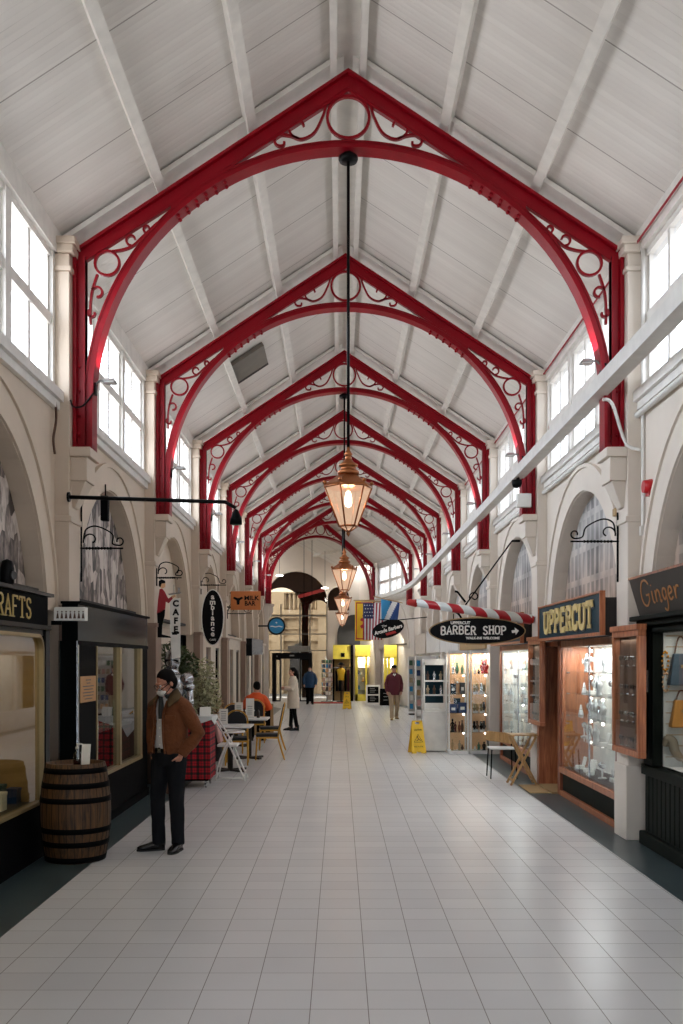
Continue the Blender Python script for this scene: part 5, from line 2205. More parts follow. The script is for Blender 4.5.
def jewel_stand(kind, c, rz, lab, grp):
    if kind in BUST:
        return dup(BUST[kind], c, rz, lab, grp)
    o = thing(kind, lab, 'jewellery display', c, 0, grp)
    x, y, z = c
    mb = MB()
    if kind == 'necklace_bust':
        mb.lathe([(.045, 0), (.05, .01), (.035, .04), (.05, .08), (.062, .11), (.045, .14), (.02, .155), (.016, .19), (0, .195)], c, 16, sx=.6)
        part('bust', mb, M['jewel'], o)
        mb = MB()
        mb.ribbon([(.04 * sin(a), .135 - .06 * cos(a) * (abs(a) < 1.8)) for a in [radians(t) for t in range(-100, 101, 20)]], frameT((x - .037, y, z), (0, -1, 0), (0, 0, 1)), .006, .006)
        part('necklace', mb, M['silver'], o)
    elif kind == 'bracelet_stand':
        mb.lathe([(.04, 0), (.04, .012), (.008, .018), (.008, .12)], c, 14)
        mb.cyl((x, y - .07, z + .13), (x, y + .07, z + .13), .022, n=12)
        part('stand', mb, M['jewel'], o)
        mb = MB()
        for d_ in (-.04, 0, .04):
            mb.tube([(x + .026 * cos(a), y + d_, z + .13 + .026 * sin(a)) for a in [2 * pi * i / 12 for i in range(12)]], .004, 6, True)
        part('bracelet', mb, M['silver'], o)
    elif kind == 'ring_cone':
        mb.lathe([(.03, 0), (.028, .01), (.008, .11), (0, .115)], c, 14)
        part('cone', mb, M['jewel'], o)
        mb = MB()
        mb.tube([(x + .017 * cos(a), y + .017 * sin(a), z + .06) for a in [2 * pi * i / 12 for i in range(12)]], .003, 6, True)
        part('ring', mb, M['gold'], o)
    else:
        mb.box(x - .04, x + .04, y - .05, y + .05, z, z + .04)
        part('box_base', mb, M['cardwhite'], o, bevel=.004)
        mb = MB()
        mb.hexa([(x + .03, y - .05, z + .04), (x + .045, y - .05, z + .04), (x + .045, y + .05, z + .04), (x + .03, y + .05, z + .04),
                 (x + .05, y - .05, z + .13), (x + .065, y - .05, z + .13), (x + .065, y + .05, z + .13), (x + .05, y + .05, z + .13)])
        part('box_lid', mb, M['cardwhite'], o, bevel=.004)
    BUST[kind] = o
    o.scale = (1.22, 1.22, 1.22)
    return o


KN = {'necklace_bust': 'white necklace bust', 'bracelet_stand': 'white bracelet stand', 'ring_cone': 'white ring cone', 'jewel_box': 'open white jewel box'}


def fill_window(f, zs, yA, yB, n, where, grp, seed):
    rnd = random.Random(seed)
    shelf = ['bottom', 'lowest glass', 'second glass', 'third glass', 'top glass']
    for r, z in enumerate((.3855,) + tuple(z + .0005 for z in zs)):
        cnt = {}
        for i in range(n):
            kind = rnd.choice(['necklace_bust', 'necklace_bust', 'bracelet_stand', 'ring_cone', 'jewel_box'] if r else ['jewel_box', 'bracelet_stand', 'necklace_bust'])
            y = yB - .15 - (yB - yA - .3) * (i + .5 + rnd.uniform(-.2, .2)) / n
            cnt[kind] = cnt.get(kind, 0) + 1
            lab = '%s %s from left, %s shelf of the %s' % (NUM[cnt[kind] - 1].capitalize(), KN[kind], shelf[r], where)
            jewel_stand(kind, (f + rnd.uniform(.09, .3), y, z), rnd.uniform(-.3, .3), lab, grp)


def wall_case(k, lab):
    """small timber display case with a glass front, hung on a right pilaster"""
    yn = D(k) - .86
    yf = D(k) + .05
    s, f = 1, 2.80
    z0, z1, dp = .88, 2.1, .078
    o = thing('display_case', lab, 'display case', (f + .05, (yn + yf) / 2, z0), 0, 'timber display cases on the right pilasters')
    mb = MB()
    rect_frame(mb, s, f, 0, dp, yn, yf, z0, z1, .062)
    sb(mb, s, f, -.02, dp, yn - .015, yf + .015, z1 - .005, z1 + .05)
    part('case_frame', mb, M['redwood2'], o, bevel=.006)
    mb = MB()
    sb(mb, s, f, dp - .012, dp - .002, yn + .06, yf - .06, z0 + .06, z1 - .06)
    part('back_board', mb, M['brown_vault'], o)
    mb = MB()
    sb(mb, s, f, .012, .017, yn + .07, yf - .07, z0 + .07, z1 - .07)
    part('glass', mb, M['glass'], o)
    for z in (1.2, 1.47, 1.75):
        mb = MB()
        sb(mb, s, f, .02, dp - .012, yn + .075, yf - .075, z - .006, z)
        part('shelf', mb, M['glass_clear'], o)
    n = 0
    rnd = random.Random(k)
    which = 'nearer' if k == 1 else 'farther'
    for r, z in enumerate((.9555, 1.2005, 1.4705, 1.7505)):
        for i in range(4):
            y = yf - .17 - (yf - yn - .3) * i / 3.2
            m = rnd.choice(['black', 'darkgrey', 'bottle', 'chrome', 'brown_vault'])
            lab2 = '%s pair of dark sunglasses from the left on shelf %s of the %s timber display case' % (NUM[i].capitalize(), ('one from the bottom', 'two from the bottom', 'three from the bottom', 'four from the bottom')[r], which)
            lab2 = '%s dark sunglasses from the left, %s of the %s timber display case' % (NUM[i].capitalize(), ('bottom shelf', 'lower middle shelf', 'upper middle shelf', 'top shelf')[r], which)
            g = thing('sunglasses', lab2, 'sunglasses', (f + .06, y, z), 0, 'sunglasses in the timber display cases')
            x = f + .06
            mb = MB()
            mb.lathe([(.025, 0), (.025, .006), (.006, .01), (.006, .075)], (x + .01, y, z), 10)
            part('stand', mb, M['chrome'], g)
            mb = MB()
            for sg in (-1, 1):
                mb.ball((x - .015, y + sg * .037, z + .08), (.006, .03, .024), 12, 7)
            part('lens', mb, M[m], g)
            mb = MB()
            mb.tube([(x - .015, y - .012, z + .085), (x - .018, y, z + .09), (x - .015, y + .012, z + .085)], .004, 6)
            for sg in (-1, 1):
                mb.tube([(x - .015, y + sg * .067, z + .085), (x + .03, y + sg * .066, z + .085)], .003, 6)
            part('frame', mb, M['black'], g)
    light('case_lamp', 'AREA', (f + .05, (yn + yf) / 2, z1 - .09), .8, (1., .9, .75), .06, (0, 0, 0), .7)


def ginger():
    s, f = 1, 2.99
    yA, yB = 5.0, 9.87
    o = thing('shopfront', 'Dark green panelled shopfront of bags at the right edge, under the Ginger board', 'shopfront', (f, 9.87, 0))
    mb = MB()
    sb(mb, s, f, .02, .12, yA, yB - .03, .13, .7)
    part('base_panel', mb, M['green_black'], o)
    mb = MB()
    n = 38
    for i in range(n):
        y = yB - .1 - i * .125
        sb(mb, s, f, .008, .03, y - .052, y + .052, .14, .69)
    part('boarding', mb, M['green_black'], o, bevel=.006)
    mb = MB()
    sb(mb, s, f, -.035, .12, yA, yB + .02, 0, .13)
    part('plinth', mb, M['green_black'], o, bevel=.012)
    mb = MB()
    sb(mb, s, f, -.02, .12, yA, yB, .69, .79)
    part('rail', mb, M['green_black'], o, bevel=.008)
    mb = MB()
    sb(mb, s, f, .0, .14, yB - .30, yB - .02, .79, 2.14)
    sb(mb, s, f, -.015, .0, yB - .24, yB - .08, .85, 2.08)
    part('post', mb, M['green_black'], o, bevel=.008)
    mb = MB()
    sb(mb, s, f, .0, .14, yA, yB, 2.07, 2.14)
    sb(mb, s, f, -.06, .14, yA, yB + .03, 2.14, 2.19)
    sb(mb, s, f, -.12, .14, yA, yB + .06, 2.19, 2.235)
    part('cornice', mb, M['green_black'], o, bevel=.008)
    y1 = yB - .30
    mb = MB()
    sb(mb, s, f, .05, .056, yA, y1, .79, 2.07)
    part('window_glass', mb, M['glass'], o)
    mb = MB()
    sb(mb, s, f, .38, .4, yA, y1, .79, 2.07)
    sb(mb, s, f, .1, .38, y1 - .02, y1, .79, 2.07)
    part('slat_wall', mb, M['slat'], o, 'grey slatted display wall')
    mb = MB()
    for i in range(12):
        z = .88 + i * .105
        sb(mb, s, f, .374, .381, yA, y1 - .02, z, z + .009)
        sb(mb, s, f, .12, .374, y1 - .024, y1 - .018, z, z + .009)
    part('slat_grooves', mb, M['tan'], o)
    mb = MB()
    sb(mb, s, f, .06, .4, yA, y1, .77, .79)
    part('display_floor', mb, M['white'], o)
    mb = MB()
    sb(mb, s, f, .06, .4, yA, y1, 2.07, 2.09)
    part('display_top', mb, M['white'], o)
    n_ = thing('notice', 'Small white notice on the dark green shop post by the display case', 'notice', (f - .02, yB - .16, 1.5))
    mb = MB()
    sb(mb, s, f, -.018, -.0155, yB - .215, yB - .105, 1.5, 1.71)
    part('sheet', mb, M['cardwhite'], n_)
    mb = MB()
    for i in range(4):
        sb(mb, s, f, -.0195, -.0178, yB - .18, yB - .14, 1.55 + i * .035, 1.56 + i * .035)
    part('printed_lines', mb, M['grey'], n_)
    # leaning sign board with hand-painted name
    g = thing('name_board', 'Dark brown board hand-lettered Ginger in copper, leaning out above the bag shop', 'sign', (2.93, 9.8, 2.236))
    zb, zt = 2.237, 2.60
    xb, xt = f - .04, f - .12
    mb = MB()
    mb.hexa([(xb, 6.0, zb), (xb + .04, 6.0, zb), (xb + .04, 9.84, zb), (xb, 9.84, zb), (xt, 6.0, zt), (xt + .04, 6.0, zt), (xt + .04, 9.93, zt), (xt, 9.93, zt)])
    part('board', mb, M['ginger_board'], g)
    mb = MB()
    mb.box(xt - .005, xt + .05, 6.0, 9.95, zt, zt + .022)
    part('top_rail', mb, M['redwood'], g)
    T = frameT((xb - .004, 9.84, zb), (0, -1, 0), V((xt - xb, 0, zt - zb)))
    G = [[(.32, .27), (.26, .31), (.17, .30), (.1, .2), (.12, .1), (.2, .07), (.28, .12), (.28, .17), (.22, .17), (.3, .175)],
         [(.37, .2), (.37, .1), (.4, .09)], [(.375, .25), (.378, .255)],
         [(.45, .2), (.45, .09), (.46, .16), (.5, .2), (.54, .17), (.54, .09), (.57, .1)],
         [(.69, .19), (.64, .2), (.61, .15), (.64, .1), (.69, .14), (.69, .19), (.69, .05), (.65, -.0), (.6, .02)],
         [(.74, .14), (.82, .16), (.81, .2), (.77, .2), (.74, .14), (.77, .09), (.83, .11)],
         [(.89, .2), (.89, .09), (.9, .15), (.94, .2), (.98, .19)]]
    mb = MB()
    for st in G:
        mb.ribbon(smooth_path([(a * 1.2 + .09, b * 1.0 + .02) for a, b in st], 5) if len(st) > 2 else [(a * 1.2 + .09, b + .02) for a, b in st], T, .018, .006)
    part('hand_lettering', mb, M['copper_paint'], g, 'copper hand lettering')
    # bags, scarf and beads on the slatted end panel
    yk = y1 - .026
    def bag(x, z, w, h, m, lab, dz=.16):
        b = thing('handbag', lab, 'handbag', (x, yk - .06, z), 0, 'handbags in the right shop window')
        mb = MB()
        mb.hexa([(x - w / 2, yk - .12, z), (x + w / 2, yk - .12, z), (x + w / 2, yk - .01, z), (x - w / 2, yk - .01, z),
                 (x - w * .3, yk - .09, z + h), (x + w * .3, yk - .09, z + h), (x + w * .3, yk - .03, z + h), (x - w * .3, yk - .03, z + h)])
        part('bag_body', mb, M[m], b, bevel=.012)
        mb = MB()
        mb.tube(smooth_path([(x - w * .25, yk - .06, z + h - .01), (x - w * .12, yk - .05, z + h + dz * .8), (x, yk - .04, z + h + dz), (x + w * .12, yk - .05, z + h + dz * .8), (x + w * .25, yk - .06, z + h - .01)], 5), .008, 8)
        part('strap', mb, M['brown_vault'], b)
        mb = MB()
        mb.box(x - .02, x + .02, yk - .118, yk - .1, z + h * .55, z + h * .65)
        part('clasp', mb, M['gold'], b)
    bag(3.235, 1.57, .25, .3, 'handbag_blue', 'Dark blue handbag hanging on the pale slat wall')
    bag(3.245, 1.17, .24, .26, 'handbag_orange', 'Mustard orange handbag hanging under the dark blue one', .09)
    sc = thing('scarf', 'Patterned grey brown scarf draped low on the slat wall', 'scarf', (3.17, yk - .05, .85))
    mb = MB()
    mb.tube(smooth_path([(3.08, yk - .05, .99), (3.1, yk - .06, 1.06), (3.15, yk - .07, 1.04), (3.17, yk - .08, .95), (3.23, yk - .08, .88), (3.3, yk - .07, .9)], 6), [.02 + .025 * sin(pi * i / 30) for i in range(31)], 10)
    part('drape', mb, M['scarf_pat'], sc)
    mb = MB()
    for i in range(6):
        mb.cyl((3.24 + i * .014, yk - .07, .89), (3.25 + i * .014, yk - .09, .8), .005, n=5)
    part('fringe', mb, M['scarf_pat'], sc)
    for j, x in enumerate((3.1, 3.105)):
        mb = MB()
        for i in range(12):
            a = 2 * pi * i / 12
            mb.ball((x + .03 * sin(a), yk - .016, 1.8 + .09 * cos(a) - j * .2), .012, 8, 5)
        solo('bead_necklace', mb, M[('amber', 'peach')[j]], ('Amber bead necklace', 'Pale bead necklace')[j] + ' hanging at the left of the slat wall', 'necklace', None, 'necklaces on the slat wall')
    light('bag_lamp', 'AREA', (f + .18, 8.3, 2.05), 7, (1., .97, .92), .2, (0, 0, 0), 2.2)


def jewellery():
    o, f, zs = uppercut(10.72, 13.42, True, 1, 'Red timber jewellery shopfront under the large UPPERCUT sign')
    fill_window(f, zs, 10.72, 13.42, 7, 'large UPPERCUT window', 'jewellery displays in the large window', 21)
    o, f, zs = uppercut(15.35, 18.35, False, 2, 'Second timber jewellery shopfront, its UPPERCUT sign partly behind the barber sign', False)
    fill_window(f, zs, 15.35, 18.35, 5, 'window behind folding table', 'jewellery displays in the farther window', 8)
    wall_case(1, 'Nearer timber display case with sunglasses, between UPPERCUT and the bag shop')
    wall_case(2, 'Farther timber display case with sunglasses, left of the jewellery shop door')


def barber():
    y = 14.85
    xe, xw = PX(412, y), PX(531, y)
    pl, pr = V((xe, y, PZ(602.7, y))), V((xw, y, PZ(619.5, y)))
    o = thing('barber_pole', 'Red and white striped barber pole reaching out over the right side', 'barber pole', tuple((pl + pr) / 2))
    mb = MB()
    mb.cyl(pl + V((.06, 0, 0)), pr, .058, .076, n=24)
    part('striped_tube', mb, stripe_mat(), o)
    mb = MB()
    d = (pr - pl).normalized()
    mb.tube([pl - d * .08, pl - d * .06, pl - d * .01, pl + d * .07], [.01, .045, .05, .06], 16)
    mb.cyl(pr - d * .01, pr + d * .04, .06, .05, n=16)
    part('end_cap', mb, M['red2'], o, 'red end cap')
    mb = MB()
    a = pl.lerp(pr, .45) + V((0, 0, .08))
    b = V((PX(512, y + .3), y + .3, PZ(541, y + .3)))
    mb.cyl(a, b, .011, n=8)
    mb.bar(b, b + V((.12, 0, 0)), .03, .03)
    part('stay_rod', mb, M['iron'], o)
    mb = MB()
    T = frameT((a.x - .0, y, a.z + .0), (1, 0, 0), (0, 0, 1))
    mb.ribbon(smooth_path([(-.16, .2), (-.12, .19), (-.08, .14), (-.0, .04)], 5), T, .03, .02)
    mb.ribbon(spiral((.13, .12), .075, .03, 200, -160, 18), T, .018, .02)
    mb.ribbon(smooth_path([(-.16, -.1), (-.1, -.14), (-.04, -.24)], 5), T, .03, .02)
    part('scroll', mb, M['iron'], o)
    # oval sign
    cx, cz = PX(477, y), PZ(631, y)
    a_, b_ = .72, .205
    o = thing('barber_sign', 'Black oval BARBER SHOP sign with an arrow, hanging under the striped pole', 'sign', (cx, y, cz - b_))
    T = face_cam((cx, y - .03, cz))
    ov = lambda a, b: [(a * cos(2 * pi * i / 48), b * sin(2 * pi * i / 48)) for i in range(48)]
    mb = MB()
    mb.prism(ov(a_, b_), T @ Matrix.Translation((0, 0, -.04)), .04)
    part('rim', mb, M['tan'], o)
    mb = MB()
    mb.prism(ov(a_ - .018, b_ - .018), T, .006)
    part('board', mb, M['black'], o)
    for w, dx, wd in (('BARBER', -.283, .534), ('SHOP', .253, .356)):
        mb = slab_text(w, T @ Matrix.Translation((dx, .0, .009)), wd, .14, .021, .006, arch=.015)
        part('main_lettering', mb, M['cardwhite'], o, 'white serif lettering')
    letters('small_lettering', 'UPPERCUT', .058, T @ Matrix.Translation((-.25, .118, .009)), M['cardwhite'], o, bold=.002, fit=.29)
    letters('small_lettering', 'WALK-INS WELCOME', .05, T @ Matrix.Translation((.08, -.108, .009)), M['cardwhite'], o, bold=.002, fit=.5)
    mb = MB()
    mb.prism([(-.05, -.02), (0, -.02), (0, -.055), (.055, 0), (0, .055), (0, .02), (-.05, .02)], T @ Matrix.Translation((.56, -.005, .008)) @ Matrix.Rotation(.15, 4, 'Z'), .006)
    part('arrow', mb, M['cardwhite'], o, 'white arrow')
    mb = MB()
    for dx in (-.35, .35):
        p = T @ V((dx, b_ * .85, -.02))
        zz = pl.lerp(pr, (p.x - pl.x) / (pr.x - pl.x)).z - .08
        mb.cyl(p, (p.x, y - .02, zz), .007, n=6)
    part('hanger', mb, M['iron'], o)


def cabinets():
    yq = 19.35
    def cab(px0, px1, lab, back, lamp, goods):
        d = yq
        x0, x1 = PX(px0, d), PX(px1, d)
        y0, y1 = d, d + .42
        zt = 2.0
        o = thing('glass_cabinet', lab, 'cabinet', ((x0 + x1) / 2, d + .2, 0), 0, 'lit glass cabinets under the barber sign')
        mb = MB()
        mb.box(x0, x1, y0, y1, 0, .06)
        mb.box(x0, x1, y0, y1, zt - .05, zt)
        for (a, b) in ((x0, y0), (x1 - .025, y0), (x0, y1 - .025), (x1 - .025, y1 - .025)):
            mb.box(a, a + .025, b, b + .025, .06, zt - .05)
        part('cabinet_frame', mb, M['whitemetal'], o, bevel=.004)
        mb = MB()
        mb.box(x0 + .02, x1 - .02, y1 - .02, y1 - .01, .06, zt - .05)
        part('back_panel', mb, M[back], o)
        mb = MB()
        mb.box(x0 + .025, x1 - .025, y0 + .008, y0 + .012, .06, zt - .05)
        for xx in (x0 + .008, x1 - .012):
            mb.box(xx, xx + .004, y0 + .025, y1 - .025, .06, zt - .05)
        part('glass', mb, M['glass'], o)
        zs = [.06, .42, .79, 1.16, 1.55]
        for z in zs[1:]:
            mb = MB()
            mb.box(x0 + .02, x1 - .02, y0 + .02, y1 - .025, z - .012, z)
            part('shelf', mb, M['glass_clear'], o)
        mb = MB()
        for z in (.38, .75, 1.12, 1.51, 1.92):
            mb.ball((x1 - .06, y0 + .3, z), .018, 8, 5)
        part('spot_lamps', mb, M['spot'], o)
        light('cabinet_lamp', 'AREA', ((x0 + x1) / 2, y0 + .2, zt - .06), lamp, (1., .95, .86), .35, (0, 0, 0), .3)
        for z, row in zip(zs, goods):
            n = len(row)
            for i, (kind, m, h, w, lb) in enumerate(row):
                x = x0 + .06 + (x1 - x0 - .12) * (i + .5) / n
                small_good(kind, (x, y0 + .14 + .1 * (i % 2), z + .001), h, w, m, lb)
        return o
    nm1 = 'the left lit glass cabinet'
    g1 = [[('figurine', 'tan', .22, .06, 'Tall thin tan figurine on the bottom shelf of ' + nm1), ('figurine', 'peach', .12, .06, 'Small pale figurine on the bottom shelf of ' + nm1), ('figurine', 'stone', .2, .07, 'Stone coloured figurine on the bottom shelf of ' + nm1), ('vase', 'brown_vault', .1, .06, 'Little brown pot on the bottom shelf of ' + nm1)],
          [('figurine', 'black', .26, .1, 'Black figurine on the second shelf up in ' + nm1), ('figurine', 'maroon', .2, .06, 'Maroon figurine on the second shelf up in ' + nm1), ('vase', 'redwood', .2, .06, 'Brown wooden vase on the second shelf up in ' + nm1), ('vase', 'brown_vault', .22, .06, 'Dark brown vase on the second shelf up in ' + nm1)],
          [('carton', 'bluebox', .17, .15, 'Blue carton on the middle shelf of ' + nm1 + ', left one'), ('carton', 'navy', .28, .12, 'Tall dark blue carton on the middle shelf of ' + nm1), ('carton', 'bluebox', .2, .16, 'Blue carton on the middle shelf of ' + nm1 + ', right one')],
          [('carton', 'navy', .2, .1, 'Dark box on the fourth shelf up in ' + nm1), ('bear', 'peach', .33, .16, 'Peach soft bear on the fourth shelf up in ' + nm1), ('carton', 'darkgrey', .22, .1, 'Grey box on the fourth shelf up in ' + nm1)],
          [('figurine', 'silver', .2, .07, 'Silver figurine on the top shelf of ' + nm1), ('vase', 'greenitem', .22, .08, 'Green glass vase on the top shelf of ' + nm1), ('figurine', 'greenitem', .18, .08, 'Green figurine on the top shelf of ' + nm1)]]
    cab(448.5, 468.5, 'Left lit glass cabinet of gifts, next to the white counter cabinet', 'peach', 5, g1)
    nm2 = 'the right lit glass cabinet'
    g2 = [[('vase', 'jewel', .08, .05, 'Small white pot on the bottom shelf of ' + nm2), ('figurine', 'greenitem', .15, .07, 'Small green figurine on the bottom shelf of ' + nm2), ('figurine', 'black', .17, .09, 'Black figurine on the bottom shelf of ' + nm2)],
          [('watch', 'black', .2, .09, 'First dark watch on the second shelf up in ' + nm2), ('watch', 'brown_vault', .2, .09, 'Second dark watch on the second shelf up in ' + nm2), ('watch', 'black', .2, .09, 'Third dark watch on the second shelf up in ' + nm2), ('watch', 'darkgrey', .2, .09, 'Fourth dark watch on the second shelf up in ' + nm2)],
          [('watch', 'gold', .17, .08, 'First gold watch on the middle shelf of ' + nm2), ('watch', 'tan', .17, .08, 'Tan watch on the middle shelf of ' + nm2), ('watch', 'gold', .17, .08, 'Last gold watch on the middle shelf of ' + nm2), ('watch', 'darkgrey', .2, .08, 'Grey watch on the middle shelf of ' + nm2)],
          [('watch', 'gold', .18, .08, 'First gold watch on the fourth shelf up in ' + nm2), ('watch', 'gold', .2, .08, 'Second gold watch on the fourth shelf up in ' + nm2), ('watch', 'silver', .2, .08, 'Silver watch on the fourth shelf up in ' + nm2), ('watch', 'gold', .18, .08, 'Last gold watch on the fourth shelf up in ' + nm2)],
          [('figurine', 'jewel', .16, .06, 'White figurine on the top shelf of ' + nm2), ('vase', 'black', .08, .06, 'Small black pot on the top shelf of ' + nm2), ('bear', 'red2', .3, .14, 'Red soft bear on the top shelf of ' + nm2)]]
    cab(470.5, 490.5, 'Right lit glass cabinet of watches, beside the folding chair', 'peach', 7, g2)
    # white counter cabinet with open glass shelves
    d = 19.8
    x0, x1, y0, y1 = PX(423.5, d), PX(447, d), d, d + .45
    o = thing('counter_cabinet', 'White counter cabinet with glass shelves on top, beside the yellow wet floor sign', 'cabinet', ((x0 + x1) / 2, d + .2, 0))
    mb = MB()
    mb.box(x0, x1, y0, y1, .02, .8)
    part('counter', mb, M['white_paint'], o, bevel=.006)
    mb = MB()
    for (a, b) in ((x0, y0), (x1 - .03, y0), (x0, y1 - .03), (x1 - .03, y1 - .03)):
        mb.box(a, a + .03, b, b + .03, .8, 1.78)
    mb.box(x0, x1, y0, y1, 1.72, 1.84)
    part('upper_frame', mb, M['white_paint'], o, bevel=.004)
    for z in (1.14, 1.42):
        mb = MB()
        mb.box(x0 + .02, x1 - .02, y0 + .01, y1 - .02, z - .02, z)
        part('shelf', mb, M['glass_clear'], o)
        mb = MB()
        mb.box(x0 + .03, x1 - .03, y0 + .0, y0 + .012, z - .03, z)
        part('shelf_edge', mb, M['white'], o)
    mb = MB()
    mb.box(x0 + .03, x1 - .03, y1 - .02, y1 - .01, .8, 1.72)
    part('back_panel', mb, M['navy'], o, 'dark back panel')
    for i in range(4):
        c = (x0 + .08 + i * .1, y0 + .14, .801)
        jewel_stand('jewel_box', c, pi / 2, '%s open white jewel box from the left in the white counter cabinet' % NUM[i].capitalize(), 'jewel boxes in the counter cabinet')
    for r, z in enumerate((1.141, 1.421)):
        for i in range(3):
            small_good('figurine', (x0 + .1 + i * .13, y0 + .2, z), .18, .07, ('stone', 'brown_vault', 'silver')[(i + r) % 3], '%s figurine from the left on the %s shelf of the white counter cabinet' % (NUM[i].capitalize(), ('lower', 'upper')[r]))


def small_good(kind, c, h, w, m, lab):
    x, y, z = c
    if kind == 'carton':
        o = thing('gift_carton', lab, 'box', c, 0, 'goods in the glass cabinets')
        mb = MB()
        mb.box(x - w / 2, x + w / 2, y - .04, y + .04, z, z + h * .85)
        part('carton_body', mb, M[m], o, bevel=.004)
        mb = MB()
        mb.box(x - w / 2 - .003, x + w / 2 + .003, y - .043, y + .043, z + h * .85, z + h)
        part('lid', mb, M[m], o, bevel=.004)
        mb = MB()
        mb.box(x - w * .25, x + w * .25, y - .0425, y - .04, z + h * .3, z + h * .6)
        part('label_panel', mb, M['cardwhite'], o)
    elif kind == 'bear':
        mb = MB()
        mb.ball((x, y, z + h * .3), (w * .5, w * .42, h * .3))
        mb.ball((x, y - .01, z + h * .72), (w * .4, w * .36, h * .2))
        for sg in (-1, 1):
            mb.ball((x + sg * w * .3, y, z + h * .9), w * .14, 10, 6)
            mb.ball((x + sg * w * .45, y - .03, z + h * .45), (w * .16, w * .16, h * .17), 10, 6)
            mb.ball((x + sg * w * .32, y - .06, z + h * .09), (w * .19, w * .28, h * .09), 10, 6)
        o = thing('soft_bear', lab, 'soft toy', c, 0, 'goods in the glass cabinets')
        part('bear_body', mb, M[m], o)
        mb = MB()
        mb.ball((x, y - w * .36, z + h * .68), (w * .15, w * .1, h * .07), 10, 6)
        part('snout', mb, M['cardwhite'], o)
    elif kind == 'watch':
        o = thing('watch', lab, 'watch', c, 0, 'goods in the glass cabinets')
        mb = MB()
        mb.hexa([(x - w * .3, y - .02, z), (x + w * .3, y - .02, z), (x + w * .3, y + .06, z), (x - w * .3, y + .06, z), (x - w * .28, y + .03, z + h * .8), (x + w * .28, y + .03, z + h * .8), (x + w * .28, y + .05, z + h * .8), (x - w * .28, y + .05, z + h * .8)])
        part('stand', mb, M['jewel'], o)
        mb = MB()
        a = [2 * pi * i / 16 for i in range(16)]
        mb.tube([(x + w * .12, y + .01 - .035 * cos(t) * .4, z + h * .56 + h * .44 * sin(t)) for t in a], .012, 6, True)
        mb.tube([(x - w * .12, y + .01 - .035 * cos(t) * .4, z + h * .56 + h * .44 * sin(t)) for t in a], .012, 6, True)
        part('strap', mb, M[m], o)
        mb = MB()
        mb.cyl((x, y - .012, z + h * .5), (x, y - .03, z + h * .5), w * .42, n=16)
        part('dial', mb, M[m], o)
    elif kind == 'vase':
        mb = MB()
        mb.lathe([(w * .3, 0), (w * .5, h * .3), (w * .45, h * .55), (w * .18, h * .8), (w * .28, h), (w * .2, h), (0, h * .95)], c, 14)
        solo('vase', mb, M[m], lab, 'vase', c, 'goods in the glass cabinets')
    else:
        mb = MB()
        mb.lathe([(w * .45, 0), (w * .45, h * .08), (w * .3, h * .1), (w * .36, h * .3), (w * .22, h * .5), (w * .34, h * .66), (w * .12, h * .76), (0, h * .77)], c, 12)
        mb.ball((x, y, z + h * .87), (w * .2, w * .2, h * .12), 10, 7)
        for sg in (-1, 1):
            mb.tube([(x + sg * w * .3, y, z + h * .65), (x + sg * w * .42, y - .01, z + h * .48), (x + sg * w * .2, y - .03, z + h * .4)], w * .09, 6)
        solo('figurine', mb, M[m], lab, 'figurine', c, 'goods in the glass cabinets')


def wet_floor_sign(x, y, lab, rz, h=.62, first=[]):
    if first:
        return dup(first[0], (x, y, 0), rz, lab)
    o = thing('wet_floor_sign', lab, 'wet floor sign', (0, 0, 0), 0, 'yellow wet floor signs')
    for sg in (-1, 1):
        T = frameT((0, sg * .13, 0), (1 if sg < 0 else -1, 0, 0), (0, -sg * .125, h))
        mb = MB()
        mb.prism([(-.15, 0), (-.05, 0), (-.04, .04), (.04, .04), (.05, 0), (.15, 0), (.105, h), (.05, h + .01), (.04, h - .05), (-.04, h - .05), (-.05, h + .01), (-.105, h)], T, .012)
        part('panel', mb, M['yellow2'], o, bevel=.003)
        mb = MB()
        T2 = T @ Matrix.Translation((0, 0, .0125))
        mb.ribbon([(-.085, .22), (.085, .22), (0, .37)], T2, .014, .003, True)
        mb.prism([(.012 * cos(a * pi / 6) - .01, .322 + .012 * sin(a * pi / 6)) for a in range(12)], T2, .003)
        mb.ribbon([(-.012, .305), (.012, .28), (-.01, .262), (-.035, .245)], T2, .014, .003)
        mb.ribbon([(.012, .28), (.032, .26), (.05, .25)], T2, .012, .003)
        part('slip_symbol', mb, M['black'], o, 'black slipping figure in a triangle')
        letters('lettering', 'CAUTION', .05, T2 @ Matrix.Translation((0, .46, 0)), M['black'], o, extrude=.002, fit=.15)
        letters('lettering', 'WET FLOOR', .04, T2 @ Matrix.Translation((0, .13, 0)), M['black'], o, extrude=.002, fit=.19)
    mb = MB()
    mb.cyl((-.1, 0, h), (.1, 0, h), .013, n=8)
    part('hinge', mb, M['yellow2'], o)
    o.location, o.rotation_euler = (x, y, 0), (0, 0, rz)
    first.append(o)
    return o


